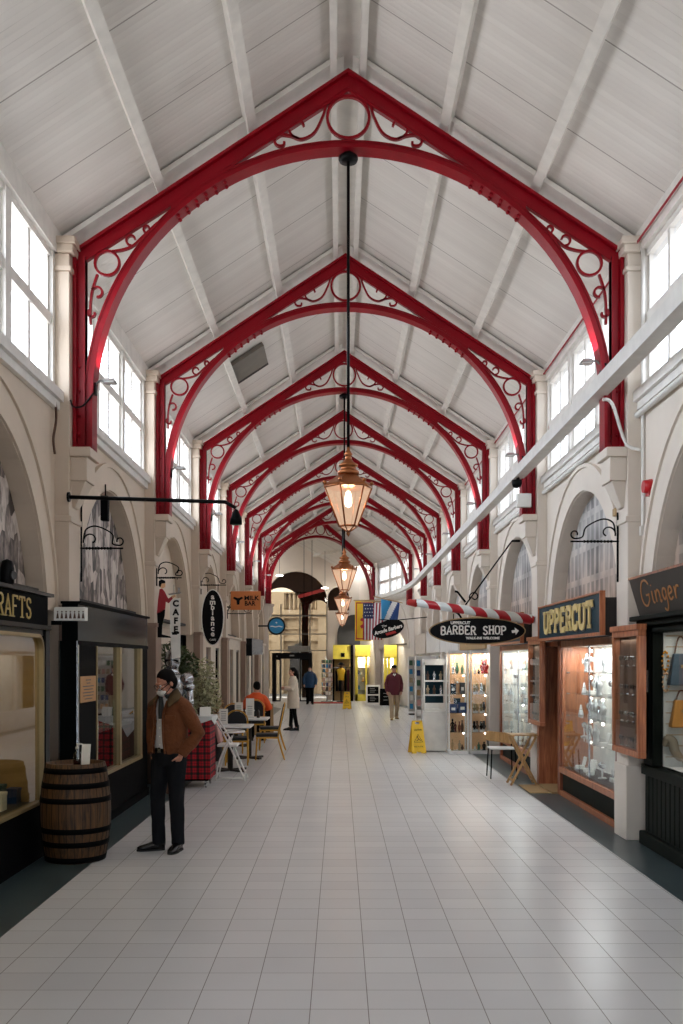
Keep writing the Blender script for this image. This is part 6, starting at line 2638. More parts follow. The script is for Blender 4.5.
def folding_set():
    # bamboo folding table
    x, y = 2.66, 14.62
    o = thing('folding_table', 'Small bamboo folding table with crossed legs by the jewellery shop door', 'table', (x, y, 0))
    mb = MB()
    for i in range(7):
        mb.box(x - .2, x + .2, y - .2 + i * .058, y - .2 + i * .058 + .05, .72, .738)
    mb.box(x - .17, x - .14, y - .19, y + .19, .70, .72)
    mb.box(x + .14, x + .17, y - .19, y + .19, .70, .72)
    part('slatted_top', mb, M['bamboo'], o, bevel=.003)
    for sy in (-1, 1):
        for sg in (-1, 1):
            mb = MB()
            mb.bar((x + sg * .17, y + sy * (.16 + .012 * sg), .705), (x - sg * .19, y + sy * (.16 + .012 * sg), 0.0), .03, .03, (0, 1, 0))
            part('leg', mb, M['bamboo'], o)
    mb = MB()
    for sg in (-1, 1):
        mb.bar((x - sg * .155, y - .17, .07), (x - sg * .155, y + .17, .07), .024, .024)
    part('stretcher', mb, M['bamboo'], o)
    # chair with pale seat and timber back
    x, y = 2.50, 15.45
    o = thing('side_chair', 'Chair with thin metal legs, pale seat and timber back, beside the folding table', 'chair', (x, y, 0))
    mb = MB()
    mb.box(x - .2, x + .2, y - .2, y + .2, .445, .47)
    part('seat', mb, M['laminate'], o, bevel=.01)
    mb = MB()
    T = frameT((x - .02, y + .2, .5), (1, 0, 0), (0, .1, 1))
    mb.prism([(-.2, .06), (.2, .0), (.2, .17), (-.2, .21)], T, .02)
    part('backrest', mb, M['bamboo'], o, bevel=.006)
    for sx in (-1, 1):
        mb = MB()
        mb.tube([(x + sx * .18, y - .17, .445), (x + sx * .2, y - .2, 0)], .01, 8)
        part('leg', mb, M['iron'], o)
        mb = MB()
        mb.tube([(x + sx * .19, y + .225, .70), (x + sx * .18, y + .19, .445), (x + sx * .2, y + .23, 0)], .01, 8)
        part('leg', mb, M['iron'], o)
    # door mat
    mb = MB()
    mb.box(2.58, 2.86, 13.58, 14.45, 0.001, .016)
    solo('door_mat', mb, M['tan'], 'Tan mat on the dark tiles before the jewellery shop door', 'mat', bevel=.004)


def flag_mesh(T, w, h, nx, nz, wave, colour, drop=0.):
    """waving cloth; colour(u, v) -> material index; slightly thick"""
    mb = MB()
    for i in range(nx):
        for j in range(nz):
            mb.cm = colour((i + .5) / nx, (j + .5) / nz)
            q = []
            for a, b in ((i, j), (i + 1, j), (i + 1, j + 1), (i, j + 1)):
                u, v_ = a / nx, b / nz
                q.append(T @ V((u * w * (1 - .1 * v_), -v_ * h - drop * u, wave * sin(u * 9 + v_ * 2) * (.3 + v_))))
            mb.add(q, [(0, 1, 2, 3)], True)
    return mb


def flags():
    y = 33.0
    # stars and stripes
    o = thing('national_flag', 'Star-spangled flag with red and white stripes, hanging on the right', 'flag', (PX(364, y), y, PZ(602, y)))
    T = face_cam((PX(363, y), y, PZ(603, y)), -.15)
    def col(u, v_):
        if u < .56 and v_ < .54:
            return 0
        return 1 if int(u * 13) % 2 == 0 else 2
    mb = flag_mesh(T, .70, 1.22, 26, 26, .045, lambda u, v_: 0 if (u < .5 and v_ < .42) else (1 if int(u * 13) % 2 == 0 else 2))
    part('flag_cloth', mb, [M['us_blue'], M['us_red'], M['flag_white']], o)
    mb = MB()
    for i in range(4):
        for j in range(4):
            c = T @ V((.06 + i * .085 + (j % 2) * .03, -.08 - j * .115, .05 + .03 * sin(i)))
            mb.ball(tuple(c), .018, 6, 4)
    part('stars', mb, M['flag_white'], o, 'white stars')
    mb = MB()
    mb.cyl(T @ V((-.06, .03, .0)), T @ V((.95, .07, .0)), .018, n=8)
    part('flag_pole', mb, M['tan'], o)
    # yellow banner with a red border and red beast
    y = 34.2
    o = thing('heraldic_banner', 'Yellow banner with a red border and a red beast, behind the striped flag', 'flag', (PX(355, y), y, PZ(602, y)))
    T = face_cam((PX(355, y), y, PZ(601, y)))
    mb = flag_mesh(T, .62, 1.36, 18, 30, .02, lambda u, v_: 1 if (.06 < u < .12 or .88 < u < .94 or .03 < v_ < .06 or .94 < v_ < .97) and .05 < u < .95 and .02 < v_ < .98 else 0)
    part('banner_cloth', mb, [M['yellow2'], M['red2']], o)
    mb = MB()
    poly = [(.17, -.85), (.22, -.95), (.3, -.9), (.27, -1.02), (.35, -.98), (.38, -.8), (.45, -.85), (.47, -.75), (.37, -.66), (.4, -.52), (.33, -.42), (.25, -.48), (.28, -.58), (.19, -.6), (.18, -.67), (.27, -.7), (.26, -.8)]
    mb.prism(poly, T @ Matrix.Translation((0, 0, .03)), .006)
    part('beast_emblem', mb, M['red2'], o, 'red rearing beast')
    mb = MB()
    mb.cyl(T @ V((-.05, .02, 0)), T @ V((.68, .02, 0)), .018, n=8)
    part('flag_pole', mb, M['tan'], o)
    # blue flag with a white diagonal cross
    y = 32.2
    o = thing('blue_flag', 'Blue flag with a white diagonal stripe, above the oval arcade sign', 'flag', (PX(383, y), y, PZ(600, y)))
    T = face_cam((PX(381, y), y, PZ(599, y)), .2)
    mb = flag_mesh(T, .62, .68, 22, 20, .06, lambda u, v_: 1 if abs((u - .55) + (v_ - .45) * .45) < .13 else (0 if u < .5 else 2), .12)
    part('flag_cloth', mb, [M['sky_blue'], M['flag_white'], M['dark_blue']], o)
    mb = MB()
    mb.cyl(T @ V((-.25, .08, 0)), T @ V((.72, -.12, 0)), .016, n=8)
    part('flag_pole', mb, M['tan'], o)
    # oval arcade sign
    y = 31.6
    k = y / 1000
    cx, cz = PX(388, y), PZ(629, y)
    o = thing('oval_sign', 'Tilted black oval Arcade Barbers sign under the blue flag', 'sign', (cx, y, cz - .25))
    T = face_cam((cx, y - .02, cz)) @ Matrix.Rotation(.28, 4, 'Z')
    ov = lambda a, b: [(a * cos(2 * pi * i / 40), b * sin(2 * pi * i / 40)) for i in range(40)]
    mb = MB()
    mb.prism(ov(.52, .27), T @ Matrix.Translation((0, 0, -.05)), .05)
    part('board', mb, M['black'], o)
    letters('main_lettering', 'Arcade', .16, T @ Matrix.Translation((-.25, -.02, .005)), M['cardwhite'], o, bold=.005, fit=.42, shear=.2)
    letters('main_lettering', 'Barbers', .16, T @ Matrix.Translation((.23, -.02, .005)), M['cardwhite'], o, bold=.005, fit=.46, shear=.2)
    letters('small_lettering', 'The', .11, T @ Matrix.Translation((-.1, .12, .005)), M['cardwhite'], o, shear=.2)
    mb = MB()
    mb.prism([(-.1, -.19), (.22, -.19), (.2, -.11), (-.12, -.11)], T, .005)
    part('red_flash', mb, M['red2'], o)
    mb = MB()
    p = T @ V((.3, .2, -.03))
    mb.bar((p.x, y, p.z), (2.75, y, p.z + .1), .03, .03)
    mb.bar((p.x - .5, y, p.z + .02), (p.x, y, p.z), .03, .03)
    part('arm', mb, M['iron'], o)


def right_far():
    """shops along the right wall beyond the cabinets"""
    labs = ['Shopfront with a yellow brown glazed fascia, behind the glass cabinets', 'White shopfront of card displays, behind the white counter cabinet',
            'White shopfront beyond the cabinets, near the oval arcade sign', 'Farthest white shopfront on the straight part of the right wall']
    for i, k in enumerate(range(3, 7)):
        f = XR - .06
        y0, y1 = D(k) + .22, D(k + 1) - .22
        o = thing('shopfront', labs[i], 'shopfront', (f, (y0 + y1) / 2, 0))
        mb = MB()
        sb(mb, 1, f, -.12, .1, y0, y1, 2.05, 2.75)
        part('fascia', mb, [M['yellow2'], M['white_paint'], M['white_paint'], M['cream2']][i] if i else M['tan'], o)
        if i == 0:
            mb = MB()
            rnd = random.Random(4)
            for j in range(9):
                a = y0 + .2 + j * .45
                sb(mb, 1, f, -.13, -.12, a, a + rnd.uniform(.15, .4), 2.15 + rnd.uniform(0, .1), 2.6)
            part('fascia_panels', mb, M['amber'], o, 'amber panels')
        mb = MB()
        rect_frame(mb, 1, f, 0, .1, y0, y1, 0, 2.05, .1)
        sb(mb, 1, f, 0, .1, y0 + .1, y1 - .1, .1, .5)
        sb(mb, 1, f, 0, .1, (y0 + y1) / 2 - .05, (y0 + y1) / 2 + .05, .5, 1.95)
        part('frame', mb, M['white_paint'], o)
        mb = MB()
        sb(mb, 1, f, .04, .046, y0 + .1, y1 - .1, .5, 1.95)
        part('window_glass', mb, M['glass'], o)
        mb = MB()
        sb(mb, 1, f, .5, .52, y0, y1, .0, 2.05)
        part('display_back', mb, M['cardwhite'], o)
        light('shop_lamp', 'AREA', (f + .25, (y0 + y1) / 2, 2.0), 10, (1., .96, .9), .3, (0, 0, 0), 3.)
    # card racks standing out from the wall
    card_rack(2.55, 29.5, 'White rack of greeting cards on the right, nearest the counter cabinet', 1)
    card_rack(2.62, 33.6, 'White rack of greeting cards on the right, farther from the counter cabinet', 2)


CARDC = ['sky_blue', 'peach', 'cardwhite', 'tan', 'bluebox', 'stone', 'greenitem', 'pink']


def card_rack(x, y, lab, seed):
    rnd = random.Random(seed)
    o = thing('card_rack', lab, 'card rack', (x, y, 0), 0, 'racks of greeting cards')
    w, h, dp = .62, 1.95, .45
    mb = MB()
    mb.box(x - w / 2, x + w / 2, y + dp / 2 - .03, y + dp / 2, .1, h)
    mb.box(x - w / 2, x + w / 2, y - dp / 2, y + dp / 2, .05, .12)
    mb.box(x - w / 2 - .02, x - w / 2, y - dp / 2, y + dp / 2, .05, h)
    mb.box(x + w / 2, x + w / 2 + .02, y - dp / 2, y + dp / 2, .05, h)
    part('rack_frame', mb, M['white_paint'], o)
    mb = MB()
    mb.box(x - w / 2, x + w / 2, y - dp / 2 + .02, y + dp / 2 - .02, 0, .05)
    part('plinth', mb, M['black'], o)
    for r in range(6):
        z = .2 + r * .29
        yy = y - dp / 2 + .06 + r * .05
        mb = MB()
        mb.box(x - w / 2, x + w / 2, yy - .03, yy + .03, z - .012, z)
        part('shelf', mb, M['white_paint'], o)
        for c in range(4):
            cx = x - w / 2 + .08 + c * .155
            mb = MB()
            mb.hexa([(cx - .055, yy - .02, z + .001), (cx + .055, yy - .02, z + .001), (cx + .055, yy - .014, z + .001), (cx - .055, yy - .014, z + .001),
                     (cx - .055, yy + .015, z + .17), (cx + .055, yy + .015, z + .17), (cx + .055, yy + .021, z + .17), (cx - .055, yy + .021, z + .17)])
            m = rnd.choice(CARDC)
            solo('greeting_card', mb, M[m], '%s greeting card from left, %s row up, %s card rack on the right' % (NUM[c].capitalize(), NUM[r], 'nearer' if seed == 1 else 'farther'), 'card', None, 'greeting cards on the right racks')


def a_boards():
    def board(x, y, w, h, frame, lab, two, rz=0.):
        o = thing('pavement_board', lab, 'pavement sign', (x, y, 0), rz)
        for sg in (-1, 1):
            T = frameT(V((x, y + sg * .2, 0)), (-sg, 0, 0), (0, -sg * .17, h))
            mb = MB()
            mb.prism([(-w / 2, .0), (w / 2, .0), (w / 2, h), (-w / 2, h)], T @ Matrix.Translation((0, 0, -.02)), .02)
            part('frame_panel', mb, M[frame], o)
            mb = MB()
            rows = ((.08, h * .46), (h * .53, h - .07)) if two else ((.08, h - .07),)
            for a, b in rows:
                mb.prism([(-w / 2 + .06, a), (w / 2 - .06, a), (w / 2 - .06, b), (-w / 2 + .06, b)], T, .004)
            part('chalk_panel', mb, M['blackmatt'], o)
            mb = MB()
            for a, b in rows:
                for j in range(3):
                    zz = a + (b - a) * (.25 + .25 * j)
                    mb.prism([(-w * .22, zz), (w * (.12 + .1 * (j % 2)), zz), (w * (.12 + .1 * (j % 2)), zz + .02), (-w * .22, zz + .02)], T @ Matrix.Translation((0, 0, .0045)), .002)
            part('chalk_lines', mb, M['grey'], o)
    y = 41.5
    board(PX(373, y), y, .58, .82, 'white_paint', 'White framed pavement board with two black panels, before the yellow shop', True)
    y = 40.6
    board(PX(386, y), y, .5, .7, 'blackmatt', 'Black pavement board partly behind the person in maroon', False)
    y = 24.4
    board(PX(266, y) - .05, y, .45, .78, 'tan', 'Framed pavement board behind the person in orange', False)


def far_end():
    # ---- end wall with round arches
    ye = 46.5
    mb = MB()
    T = frameT((0, ye, 0), (1, 0, 0), (0, 0, 1))
    # openings: (centre x, half width, spring z, bottom z)
    big = (PX(296, ye), 1.46, 4.52)
    sec = (PX(338.5, ye), .5, 4.75)
    xl, xr, zt = -7.5, 3.6, 8.6
    def arch_holes(holes, zt, xl, xr, depth):
        x = xl
        for c, r, zs in holes:
            mb.box(x, c - r, ye, ye + depth, 0, zt)
            n = 18
            for i in range(n):
                a0, a1 = pi - pi * i / n, pi - pi * (i + 1) / n
                p, q = (c + r * cos(a0), zs + r * sin(a0)), (c + r * cos(a1), zs + r * sin(a1))
                mb.hexa([(p[0], ye, p[1]), (q[0], ye, q[1]), (q[0], ye + depth, q[1]), (p[0], ye + depth, p[1]), (p[0], ye, zt), (q[0], ye, zt), (q[0], ye + depth, zt), (p[0], ye + depth, zt)])
            x = c + r
        mb.box(x, xr, ye, ye + depth, 0, zt)
    arch_holes([big, sec], zt, xl, xr, .35)
    mb.box(sec[0] - sec[1] - .01, sec[0] + sec[1] + .01, ye + .05, ye + .2, 0, 4.15)
    struct('wall_far', mb, M['cream'])
    # dark blind arch and pier on the right part of the end wall
    mb = MB()
    c, r = PX(354, ye - .1), .78
    pts = [(c - r, 2.55), (c + r, 2.55)] + [(c + r * cos(pi * i / 18), 2.95 + 1.0 * sin(pi * i / 18)) for i in range(19)]
    mb.prism(pts, frameT((0, ye - .06, 0), (1, 0, 0), (0, 0, 1)), .05)
    w_ = struct('window_41', mb, M['darkgrey'])
    # ---- lobby behind the arches: brown vault, inner wall with bright openings
    yi = 49.2
    ye2 = ye
    mb = MB()
    mb.box(-6.8, -6.6, ye + .35, yi, 0, 8)
    mb.box(1.6, 1.8, ye + .35, yi, 0, 8)
    mb.box(-6.8, 1.8, ye + .35, yi + .3, 6.9, 7.1)
    struct('wall_lobby', mb, M['brown_vault'])
    mb = MB()
    ye = yi
    o1 = (PX(283, yi), 1.0, PZ(604, yi))
    o2 = (PX(318.5, yi), .5, PZ(608, yi))
    arch_holes([(PX(281, yi), 1.02, PZ(608, yi)), (PX(318.5, yi), .5, PZ(610, yi))], 7.0, -6.8, 1.8, .3)
    struct('wall_inner', mb, M['brown_vault'])
    ye = ye2
    # transom panel over the door in the inner openings and glazing bars
    mb = MB()
    for x in (PX(262, yi), PX(281, yi), PX(300, yi), PX(310, yi), PX(327, yi)):
        mb.box(x - .03, x + .03, yi - .05, yi, 0, 4.6)
    for z in (2.3, 3.1, 4.0):
        mb.box(PX(260, yi), PX(329, yi), yi - .04, yi, z, z + .05)
    w_ = struct('window_42', mb, M['grey'])
    g = MB()
    g.box(PX(260, yi), PX(329, yi), yi - .03, yi - .022, 0.02, 5.2)
    struct('glass', g, M['glass_tinted'], w_)
    # red beam and strings of the lobby ceiling
    mb = MB()
    mb.bar((PX(298, 47.5), 47.5, PZ(597, 47.5)), (PX(330, 47.5), 47.5, PZ(588, 47.5)), .1, .16)
    struct('trim_60', mb, M['red2'])
    for i, (px, py) in enumerate(((279.5, 576), (325, 588.5))):
        y = 45.6
        mb = MB()
        x, z = PX(px, y), PZ(py, y)
        o = thing('pendant_lamp', ('Left small disc pendant lamp before the end arches', 'Right small disc pendant lamp before the end arches')[i], 'lamp', (x, y, z), 0, 'disc lamps at the far end')
        mb.lathe([(.0, 0), (.17, 0), (.17, .03), (.05, .07), (0, .08)], (x, y, z), 18)
        part('shade', mb, M['disc'], o)
        mb = MB()
        mb.cyl((x, y, z + .08), (x, y, 7.6), .008, n=6)
        part('cord', mb, M['black'], o)
        light('pendant_light', 'POINT', (x, y, z - .08), 20, (1., .93, .82), .12)
    for i, px in enumerate((304, 312)):
        mb = MB()
        y = 45.2
        mb.cyl((PX(px, y), y, 3.4), (PX(px, y), y, 7.4), .012, n=6)
        solo('hanging_wire', mb, M['iron'], ('Left', 'Right')[i] + ' thin dark hanging wire before the end arches', 'wire', None, 'hanging wires at the far end')
    # ---- facade across the street
    yf = 55.
    mb = MB()
    mb.box(-12, 10, yf, yf + .4, 0, 6.6)
    mb.box(-12, 10, yf - .35, yf, 4.35, 4.6)
    mb.box(-12, 10, yf - .2, yf, 4.15, 4.35)
    mb.box(-12, 10, yf - .3, yf, 5.5, 5.68)
    mb.box(-12, 10, yf - .15, yf, 2.9, 3.1)
    mb.box(-12, 10, yf - .1, yf, 3.55, 3.62)
    for i in range(60):
        x = -9 + i * .24
        mb.lathe([(.05, 0), (.07, .2), (.04, .45), (.07, .7), (.06, .9)], (x, yf - .15, 4.6), 8)
    for x in (-5.6, -3.4, -.9, 1.2):
        mb.box(x - .3, x + .3, yf - .22, yf, 0, 4.2)
        mb.box(x - .35, x + .35, yf - .3, yf, 4.6, 5.5)
    b = thing('stone_building', 'Pale stone building with a balustrade, seen through the end arches', 'building', (-3, yf, 0))
    part('facade', mb, M['stone'], b)
    for x in (-4.5, -2.15, .1):
        mb = MB()
        pts = [(x - .6, .3), (x + .6, .3)] + [(x + .6 * cos(pi * i / 12), 2.2 + .6 * sin(pi * i / 12)) for i in range(13)]
        mb.prism(pts, frameT((0, yf - .03, 0), (1, 0, 0), (0, 0, 1)), .02)
        part('window', mb, M['darkgrey'], b)
    mb = MB()
    mb.quad((-20, 51, -.02), (20, 51, -.02), (20, 70, -.02), (-20, 70, -.02))
    struct('street', mb, M['asphalt'])
    # ---- black automatic door
    y = 44.4
    x0, x1, zt = PX(272, y), PX(312, y), 2.16
    o = thing('automatic_door', 'Black framed automatic glass door at the far end, left of the card spinner', 'door', ((x0 + x1) / 2, y, 0))
    mb = MB()
    mb.box(x0, x0 + .14, y, y + .3, 0, zt)
    mb.box(x1 - .12, x1, y, y + .3, 0, zt)
    mb.box(x0, x1, y - .05, y + .3, zt - .26, zt)
    part('door_frame', mb, M['black'], o, bevel=.01)
    mb = MB()
    rect_frame_y(mb, y + .1, y + .14, x0 + .14, x0 + .38, .0, zt - .26, .05)
    rect_frame_y(mb, y + .16, y + .2, x1 - .55, x1 - .12, .0, zt - .26, .05)
    part('door_leaf', mb, M['black'], o)
    mb = MB()
    mb.box(x0 + .19, x0 + .33, y + .115, y + .12, .05, zt - .31)
    mb.box(x1 - .5, x1 - .17, y + .175, y + .18, .05, zt - .31)
    part('leaf_glass', mb, M['glass'], o)
    mb = MB()
    mb.box((x0 + x1) / 2 - .1, (x0 + x1) / 2 + .1, y - .06, y - .05, zt - .15, zt - .09)
    mb.box(x0 + .2, x0 + .25, y - .06, y - .05, zt - .18, zt - .12)
    part('sensor', mb, M['grey'], o)
    # canopy ledge over the door
    mb = MB()
    mb.box(PX(288, 46), PX(309, 46), 45.7, 46.3, PZ(651.5, 46), PZ(646, 46))
    solo('air_curtain', mb, M['grey'], 'Grey ventilation box over the automatic door', 'air curtain', bevel=.02)
    # red mat
    mb = MB()
    mb.box(PX(311, 43.2), PX(351, 43.2), 42.3, 43.6, .001, .014)
    solo('door_mat', mb, M['redmat'], 'Long red mat at the far end, beside the blue-coated person', 'mat')
    # ---- yellow shops at the bend
    y = 45.0
    def yellow_front(x0, x1, y, z1, lab, rz=0.):
        o = thing('shopfront', lab, 'shopfront', ((x0 + x1) / 2, y, 0))
        mb = MB()
        w = .13
        mb.box(x0, x0 + w, y, y + .2, 0, z1)
        mb.box(x1 - w, x1, y, y + .2, 0, z1)
        mb.box(x0, x1, y - .05, y + .2, z1 - .5, z1)
        mb.box(x0, x1, y, y + .2, 0, .3)
        mb.box(x1 - w - .25, x1 - w - .15, y, y + .2, .3, z1 - .5)
        part('frame', mb, M['yellow'], o, 'bright yellow frame', bevel=.008)
        mb = MB()
        mb.box(x0 + w, x1 - w, y + .08, y + .085, .3, z1 - .5)
        part('window_glass', mb, M['glass'], o)
        mb = MB()
        mb.box(x0, x1, y + .4, y + .42, 0, z1)
        part('display_back', mb, M['cardwhite'], o)
        rnd = random.Random(x0)
        for r in range(4):
            mb = MB()
            mb.box(x0 + w, x1 - w, y + .18, y + .4, .5 + r * .33, .51 + r * .33)
            part('shelf', mb, M['white'], o)
        light('yellow_lamp', 'AREA', ((x0 + x1) / 2, y + .25, z1 - .55), 30, (1., .95, .8), .5, (0, 0, 0), .2)
        return o
    yellow_front(PX(355, y), PX(373.5, y), y, PZ(645, y), 'Bright yellow shopfront behind the white pavement board')
    for i, (a, r) in enumerate(((359, 0), (363, 1), (361, 2), (366, 3), (358.8, 2))):
        small_good('vase' if i % 2 else 'figurine', (PX(a, y + .27), y + .27, .511 + r * .33), .22, .14, CARDC[i], '%s ornament counted upward in the bright yellow shop window' % NUM[i].capitalize())
    y2 = 41.2
    yellow_front(PX(384, y2), PX(397, y2), y2, PZ(645, y2), 'Yellow shopfront behind the person in maroon')
    for i, (px, yy) in enumerate(((364, 44.0), (390, 40.2))):  # spot lamps added to brighten the yellow shopfronts
        c = V((PX(px, yy), yy, 3.0))
        g = thing('spot_lamp', ('Small black spot lamp above the bright yellow shopfront', 'Small black spot lamp above the yellow shopfront behind the person in maroon')[i], 'lamp', tuple(c), 0, 'spot lamps over the yellow shops')
        mb = MB()
        mb.cyl(c, c + V((0, .12, -.1)), .06, .045, n=14)
        part('lamp_head', mb, M['black'], g)
        mb = MB()
        mb.tube([c, c + V((0, .2, .12)), c + V((0, .9, .12))], .015, 6)
        part('arm', mb, M['black'], g)
        light('spot_light', 'SPOT', tuple(c + V((0, .14, -.12))), 60, (1., .95, .82), .05, (radians(42), 0, 0)).data.spot_size = radians(120)
    # pier between
    mb = MB()
    mb.box(PX(373.5, 44.4), PX(383, 44.4), 44.3, 44.8, 0, 5)
    struct('pillar', mb, M['pilaster'], bevel=.01)
    # yellow awning kiosk with clothes
    y = 45.0
    x0, x1 = PX(333, y), PX(351, y)
    o = thing('kiosk', 'Yellow fascia kiosk hung with dark clothes, left of the bright yellow shopfront', 'kiosk', ((x0 + x1) / 2, y, 0))
    mb = MB()
    mb.hexa([(x0, y - .1, PZ(659, y)), (x1, y - .1, PZ(659, y)), (x1, y + .4, PZ(659, y)), (x0, y + .4, PZ(659, y)), (x0, y + .1, PZ(645, y)), (x1, y + .1, PZ(645, y)), (x1, y + .4, PZ(645, y)), (x0, y + .4, PZ(645, y))])
    part('fascia', mb, M['yellow'], o, 'yellow fascia')
    mb = MB()
    mb.box((x0 + x1) / 2 - .05, (x0 + x1) / 2 + .12, y - .09, y + .1, PZ(657, y), PZ(653, y))
    part('vent_slot', mb, M['black'], o)
    mb = MB()
    mb.box(x1 - .02, x1 + .1, y - .15, y + .4, 0, PZ(645, y))
    mb.box(x0 - .02, x0 + .06, y + .2, y + .4, 0, PZ(659, y))
    part('side_panel', mb, M['blackmatt'], o)
    mb = MB()
    mb.box(x0, x1, y + .5, y + .52, 0, PZ(659, y))
    part('back_panel', mb, M['tan'], o)
    mb = MB()
    mb.cyl((x0 + .04, y + .1, 1.5), (x1, y + .1, 1.5), .015, n=8)
    part('clothes_rail', mb, M['chrome'], o)
    for i in range(5):
        x = x0 + .17 + i * .13
        g = thing('hanging_jacket', '%s dark jacket from the left on the yellow kiosk rail' % NUM[i].capitalize(), 'jacket', (x, y + .1, .45), 0, 'dark jackets on the kiosk rail')
        mb = MB()
        mb.lathe([(.17, 0), (.16, .35), (.17, .7), (.21, .88), (.06, .98), (.05, 1.0)], (x, y + .1, .45), 14, sx=.3)
        part('jacket_body', mb, M[('blackmatt', 'trousers', 'brown_vault', 'blackmatt', 'maroon')[i]], g)
        mb = MB()
        mb.tube([(x, y + .1, 1.44), (x, y + .1, 1.49), (x, y + .12, 1.515), (x, y + .1, 1.53), (x, y + .085, 1.515)], .006, 6)
        part('hanger_hook', mb, M['chrome'], g)
    x = PX(341, 44.2)
    g = thing('dress_form', 'Dress form in a yellow top and dark cap before the kiosk rail', 'dress form', (x, 44.2, 0))
    mb = MB()
    mb.cyl((x, 44.2, 0), (x, 44.2, .95), .03, n=10)
    mb.lathe([(.2, 0), (.2, .03), (0, .04)], (x, 44.2, 0), 14)
    part('stand', mb, M['iron'], g)
    mb = MB()
    mb.lathe([(.15, 0), (.13, .15), (.17, .35), (.2, .45), (.1, .52), (.05, .56)], (x, 44.2, .95), 16, sy=.6)
    part('yellow_top', mb, M['yellow2'], g, 'yellow top')
    mb = MB()
    mb.ball((x, 44.2, 1.58), (.08, .09, .11))
    part('head', mb, M['brown_vault'], g)
    mb = MB()
    mb.lathe([(.17, 0), (.17, .02), (.1, .03), (.09, .1), (0, .12)], (x, 44.2, 1.63), 14)
    part('cap', mb, M['black'], g)
    mb = MB()
    a, b = V((XR - .12, YB + .4)), V((C8.x + cos(A8) * 2.95, C8.y + sin(A8) * 2.95))
    T, L_ = seg_frame(a, b, 1)
    mb.T = T
    mb.box(.25, L_, .12, .2, 0, 2.5)
    struct('wall_bend', mb, M['cream'])
    # wire card spinner
    card_spinner(PX(327, 44.0), 44.0)


def rect_frame_y(mb, y0, y1, x0, x1, z0, z1, w):
    mb.box(x0, x1, y0, y1, z0, z0 + w)
    mb.box(x0, x1, y0, y1, z1 - w, z1)
    mb.box(x0, x0 + w, y0, y1, z0 + w, z1 - w)
    mb.box(x1 - w, x1, y0, y1, z0 + w, z1 - w)


def card_spinner(x, y):
    o = thing('card_spinner', 'Tall spinner rack of postcards between the far door and the kiosk', 'card rack', (x, y, 0))
    mb = MB()
    mb.cyl((x, y, .02), (x, y, 1.95), .02, n=8)
    mb.lathe([(.28, 0), (.28, .03), (.04, .06), (0, .06)], (x, y, 0), 18)
    part('pole', mb, M['chrome'], o)
    rnd = random.Random(3)
    for r in range(8):
        z = .3 + r * .2
        mb = MB()
        mb.tube([(x + .24 * cos(2 * pi * i / 16), y + .24 * sin(2 * pi * i / 16), z) for i in range(16)], .006, 5, True)
        for i in range(4):
            mb.cyl((x, y, z), (x + .24 * cos(pi / 2 * i + .4), y + .24 * sin(pi / 2 * i + .4), z), .005, n=5)
        part('wire_tier', mb, M['chrome'], o)
        for c in range(5):
            a = -pi / 2 + (c - 2) * .55
            cx, cy = x + .22 * cos(a), y + .22 * sin(a)
            T = frameT((cx, cy, z + .008), (-sin(a), cos(a), 0), (.15 * cos(a), .15 * sin(a), 1))
            mb = MB()
            mb.prism([(-.05, 0), (.05, 0), (.05, .15), (-.05, .15)], T, .004)
            solo('postcard', mb, M[rnd.choice(CARDC + ['cardwhite', 'darkgrey'])], '%s postcard from left, %s row up, far spinner rack' % (NUM[c].capitalize(), NUM[r]), 'postcard', None, 'postcards on the far spinner')
# ---------------------------------------------------------------- people
def remesh(mb, voxel, smooth=6, cut=None, thick=0.):
    """one continuous skin over the shapes gathered in mb"""
    me = mb.mesh('body', M['skin'])
    o = bpy.data.objects.new('body', me)
    COL.objects.link(o)
    r = o.modifiers.new('r', 'REMESH')
    r.mode = 'VOXEL'
    r.voxel_size = voxel
    r.use_smooth_shade = True
    sm = o.modifiers.new('s', 'SMOOTH')
    sm.iterations = smooth
    sm.factor = .5
    dg = bpy.context.evaluated_depsgraph_get()
    dg.update()
    out = bpy.data.meshes.new_from_object(o.evaluated_get(dg))
    bpy.data.objects.remove(o)
    bpy.data.meshes.remove(me)
    if cut:
        bm = bmesh.new()
        bm.from_mesh(out)
        kill = [f for f in bm.faces if cut(f.calc_center_median())]
        bmesh.ops.delete(bm, geom=kill, context='FACES')
        bm.to_mesh(out)
        bm.free()
    for p in out.polygons:
        p.use_smooth = True
    return out


def wrinkle(me, amp, sc, stretch=1.):
    nr = [v.normal.copy() for v in me.vertices]
    if not amp:
        return me
    for v, q in zip(me.vertices, nr):
        c = v.co
        k = noise.noise(V((c.x * sc, c.y * sc, c.z * sc * stretch))) + .5 * noise.noise(V((c.x * sc * 2.3 + 7, c.y * sc * 2.3, c.z * sc * 2.3 * stretch)))
        v.co = c + q * amp * k
    return me


def put(name, me, m, root, T, label=None):
    """me is in the figure's local frame, T = figure scale; stored relative to root"""
    me.materials.clear()
    me.materials.append(m)
    me.transform(T)
    return link(name, me, root, label=label)


def loft(mb, rings, n=22):
    vs = [(c[0] + rx * cos(2 * pi * k / n), c[1] + ry * sin(2 * pi * k / n), c[2]) for c, rx, ry in rings for k in range(n)]
    fs = [(i * n + k, i * n + (k + 1) % n, (i + 1) * n + (k + 1) % n, (i + 1) * n + k) for i in range(len(rings) - 1) for k in range(n)]
    fs += [tuple(range(n))[::-1], tuple((len(rings) - 1) * n + k for k in range(n))]
    return mb.add(vs, fs, True)


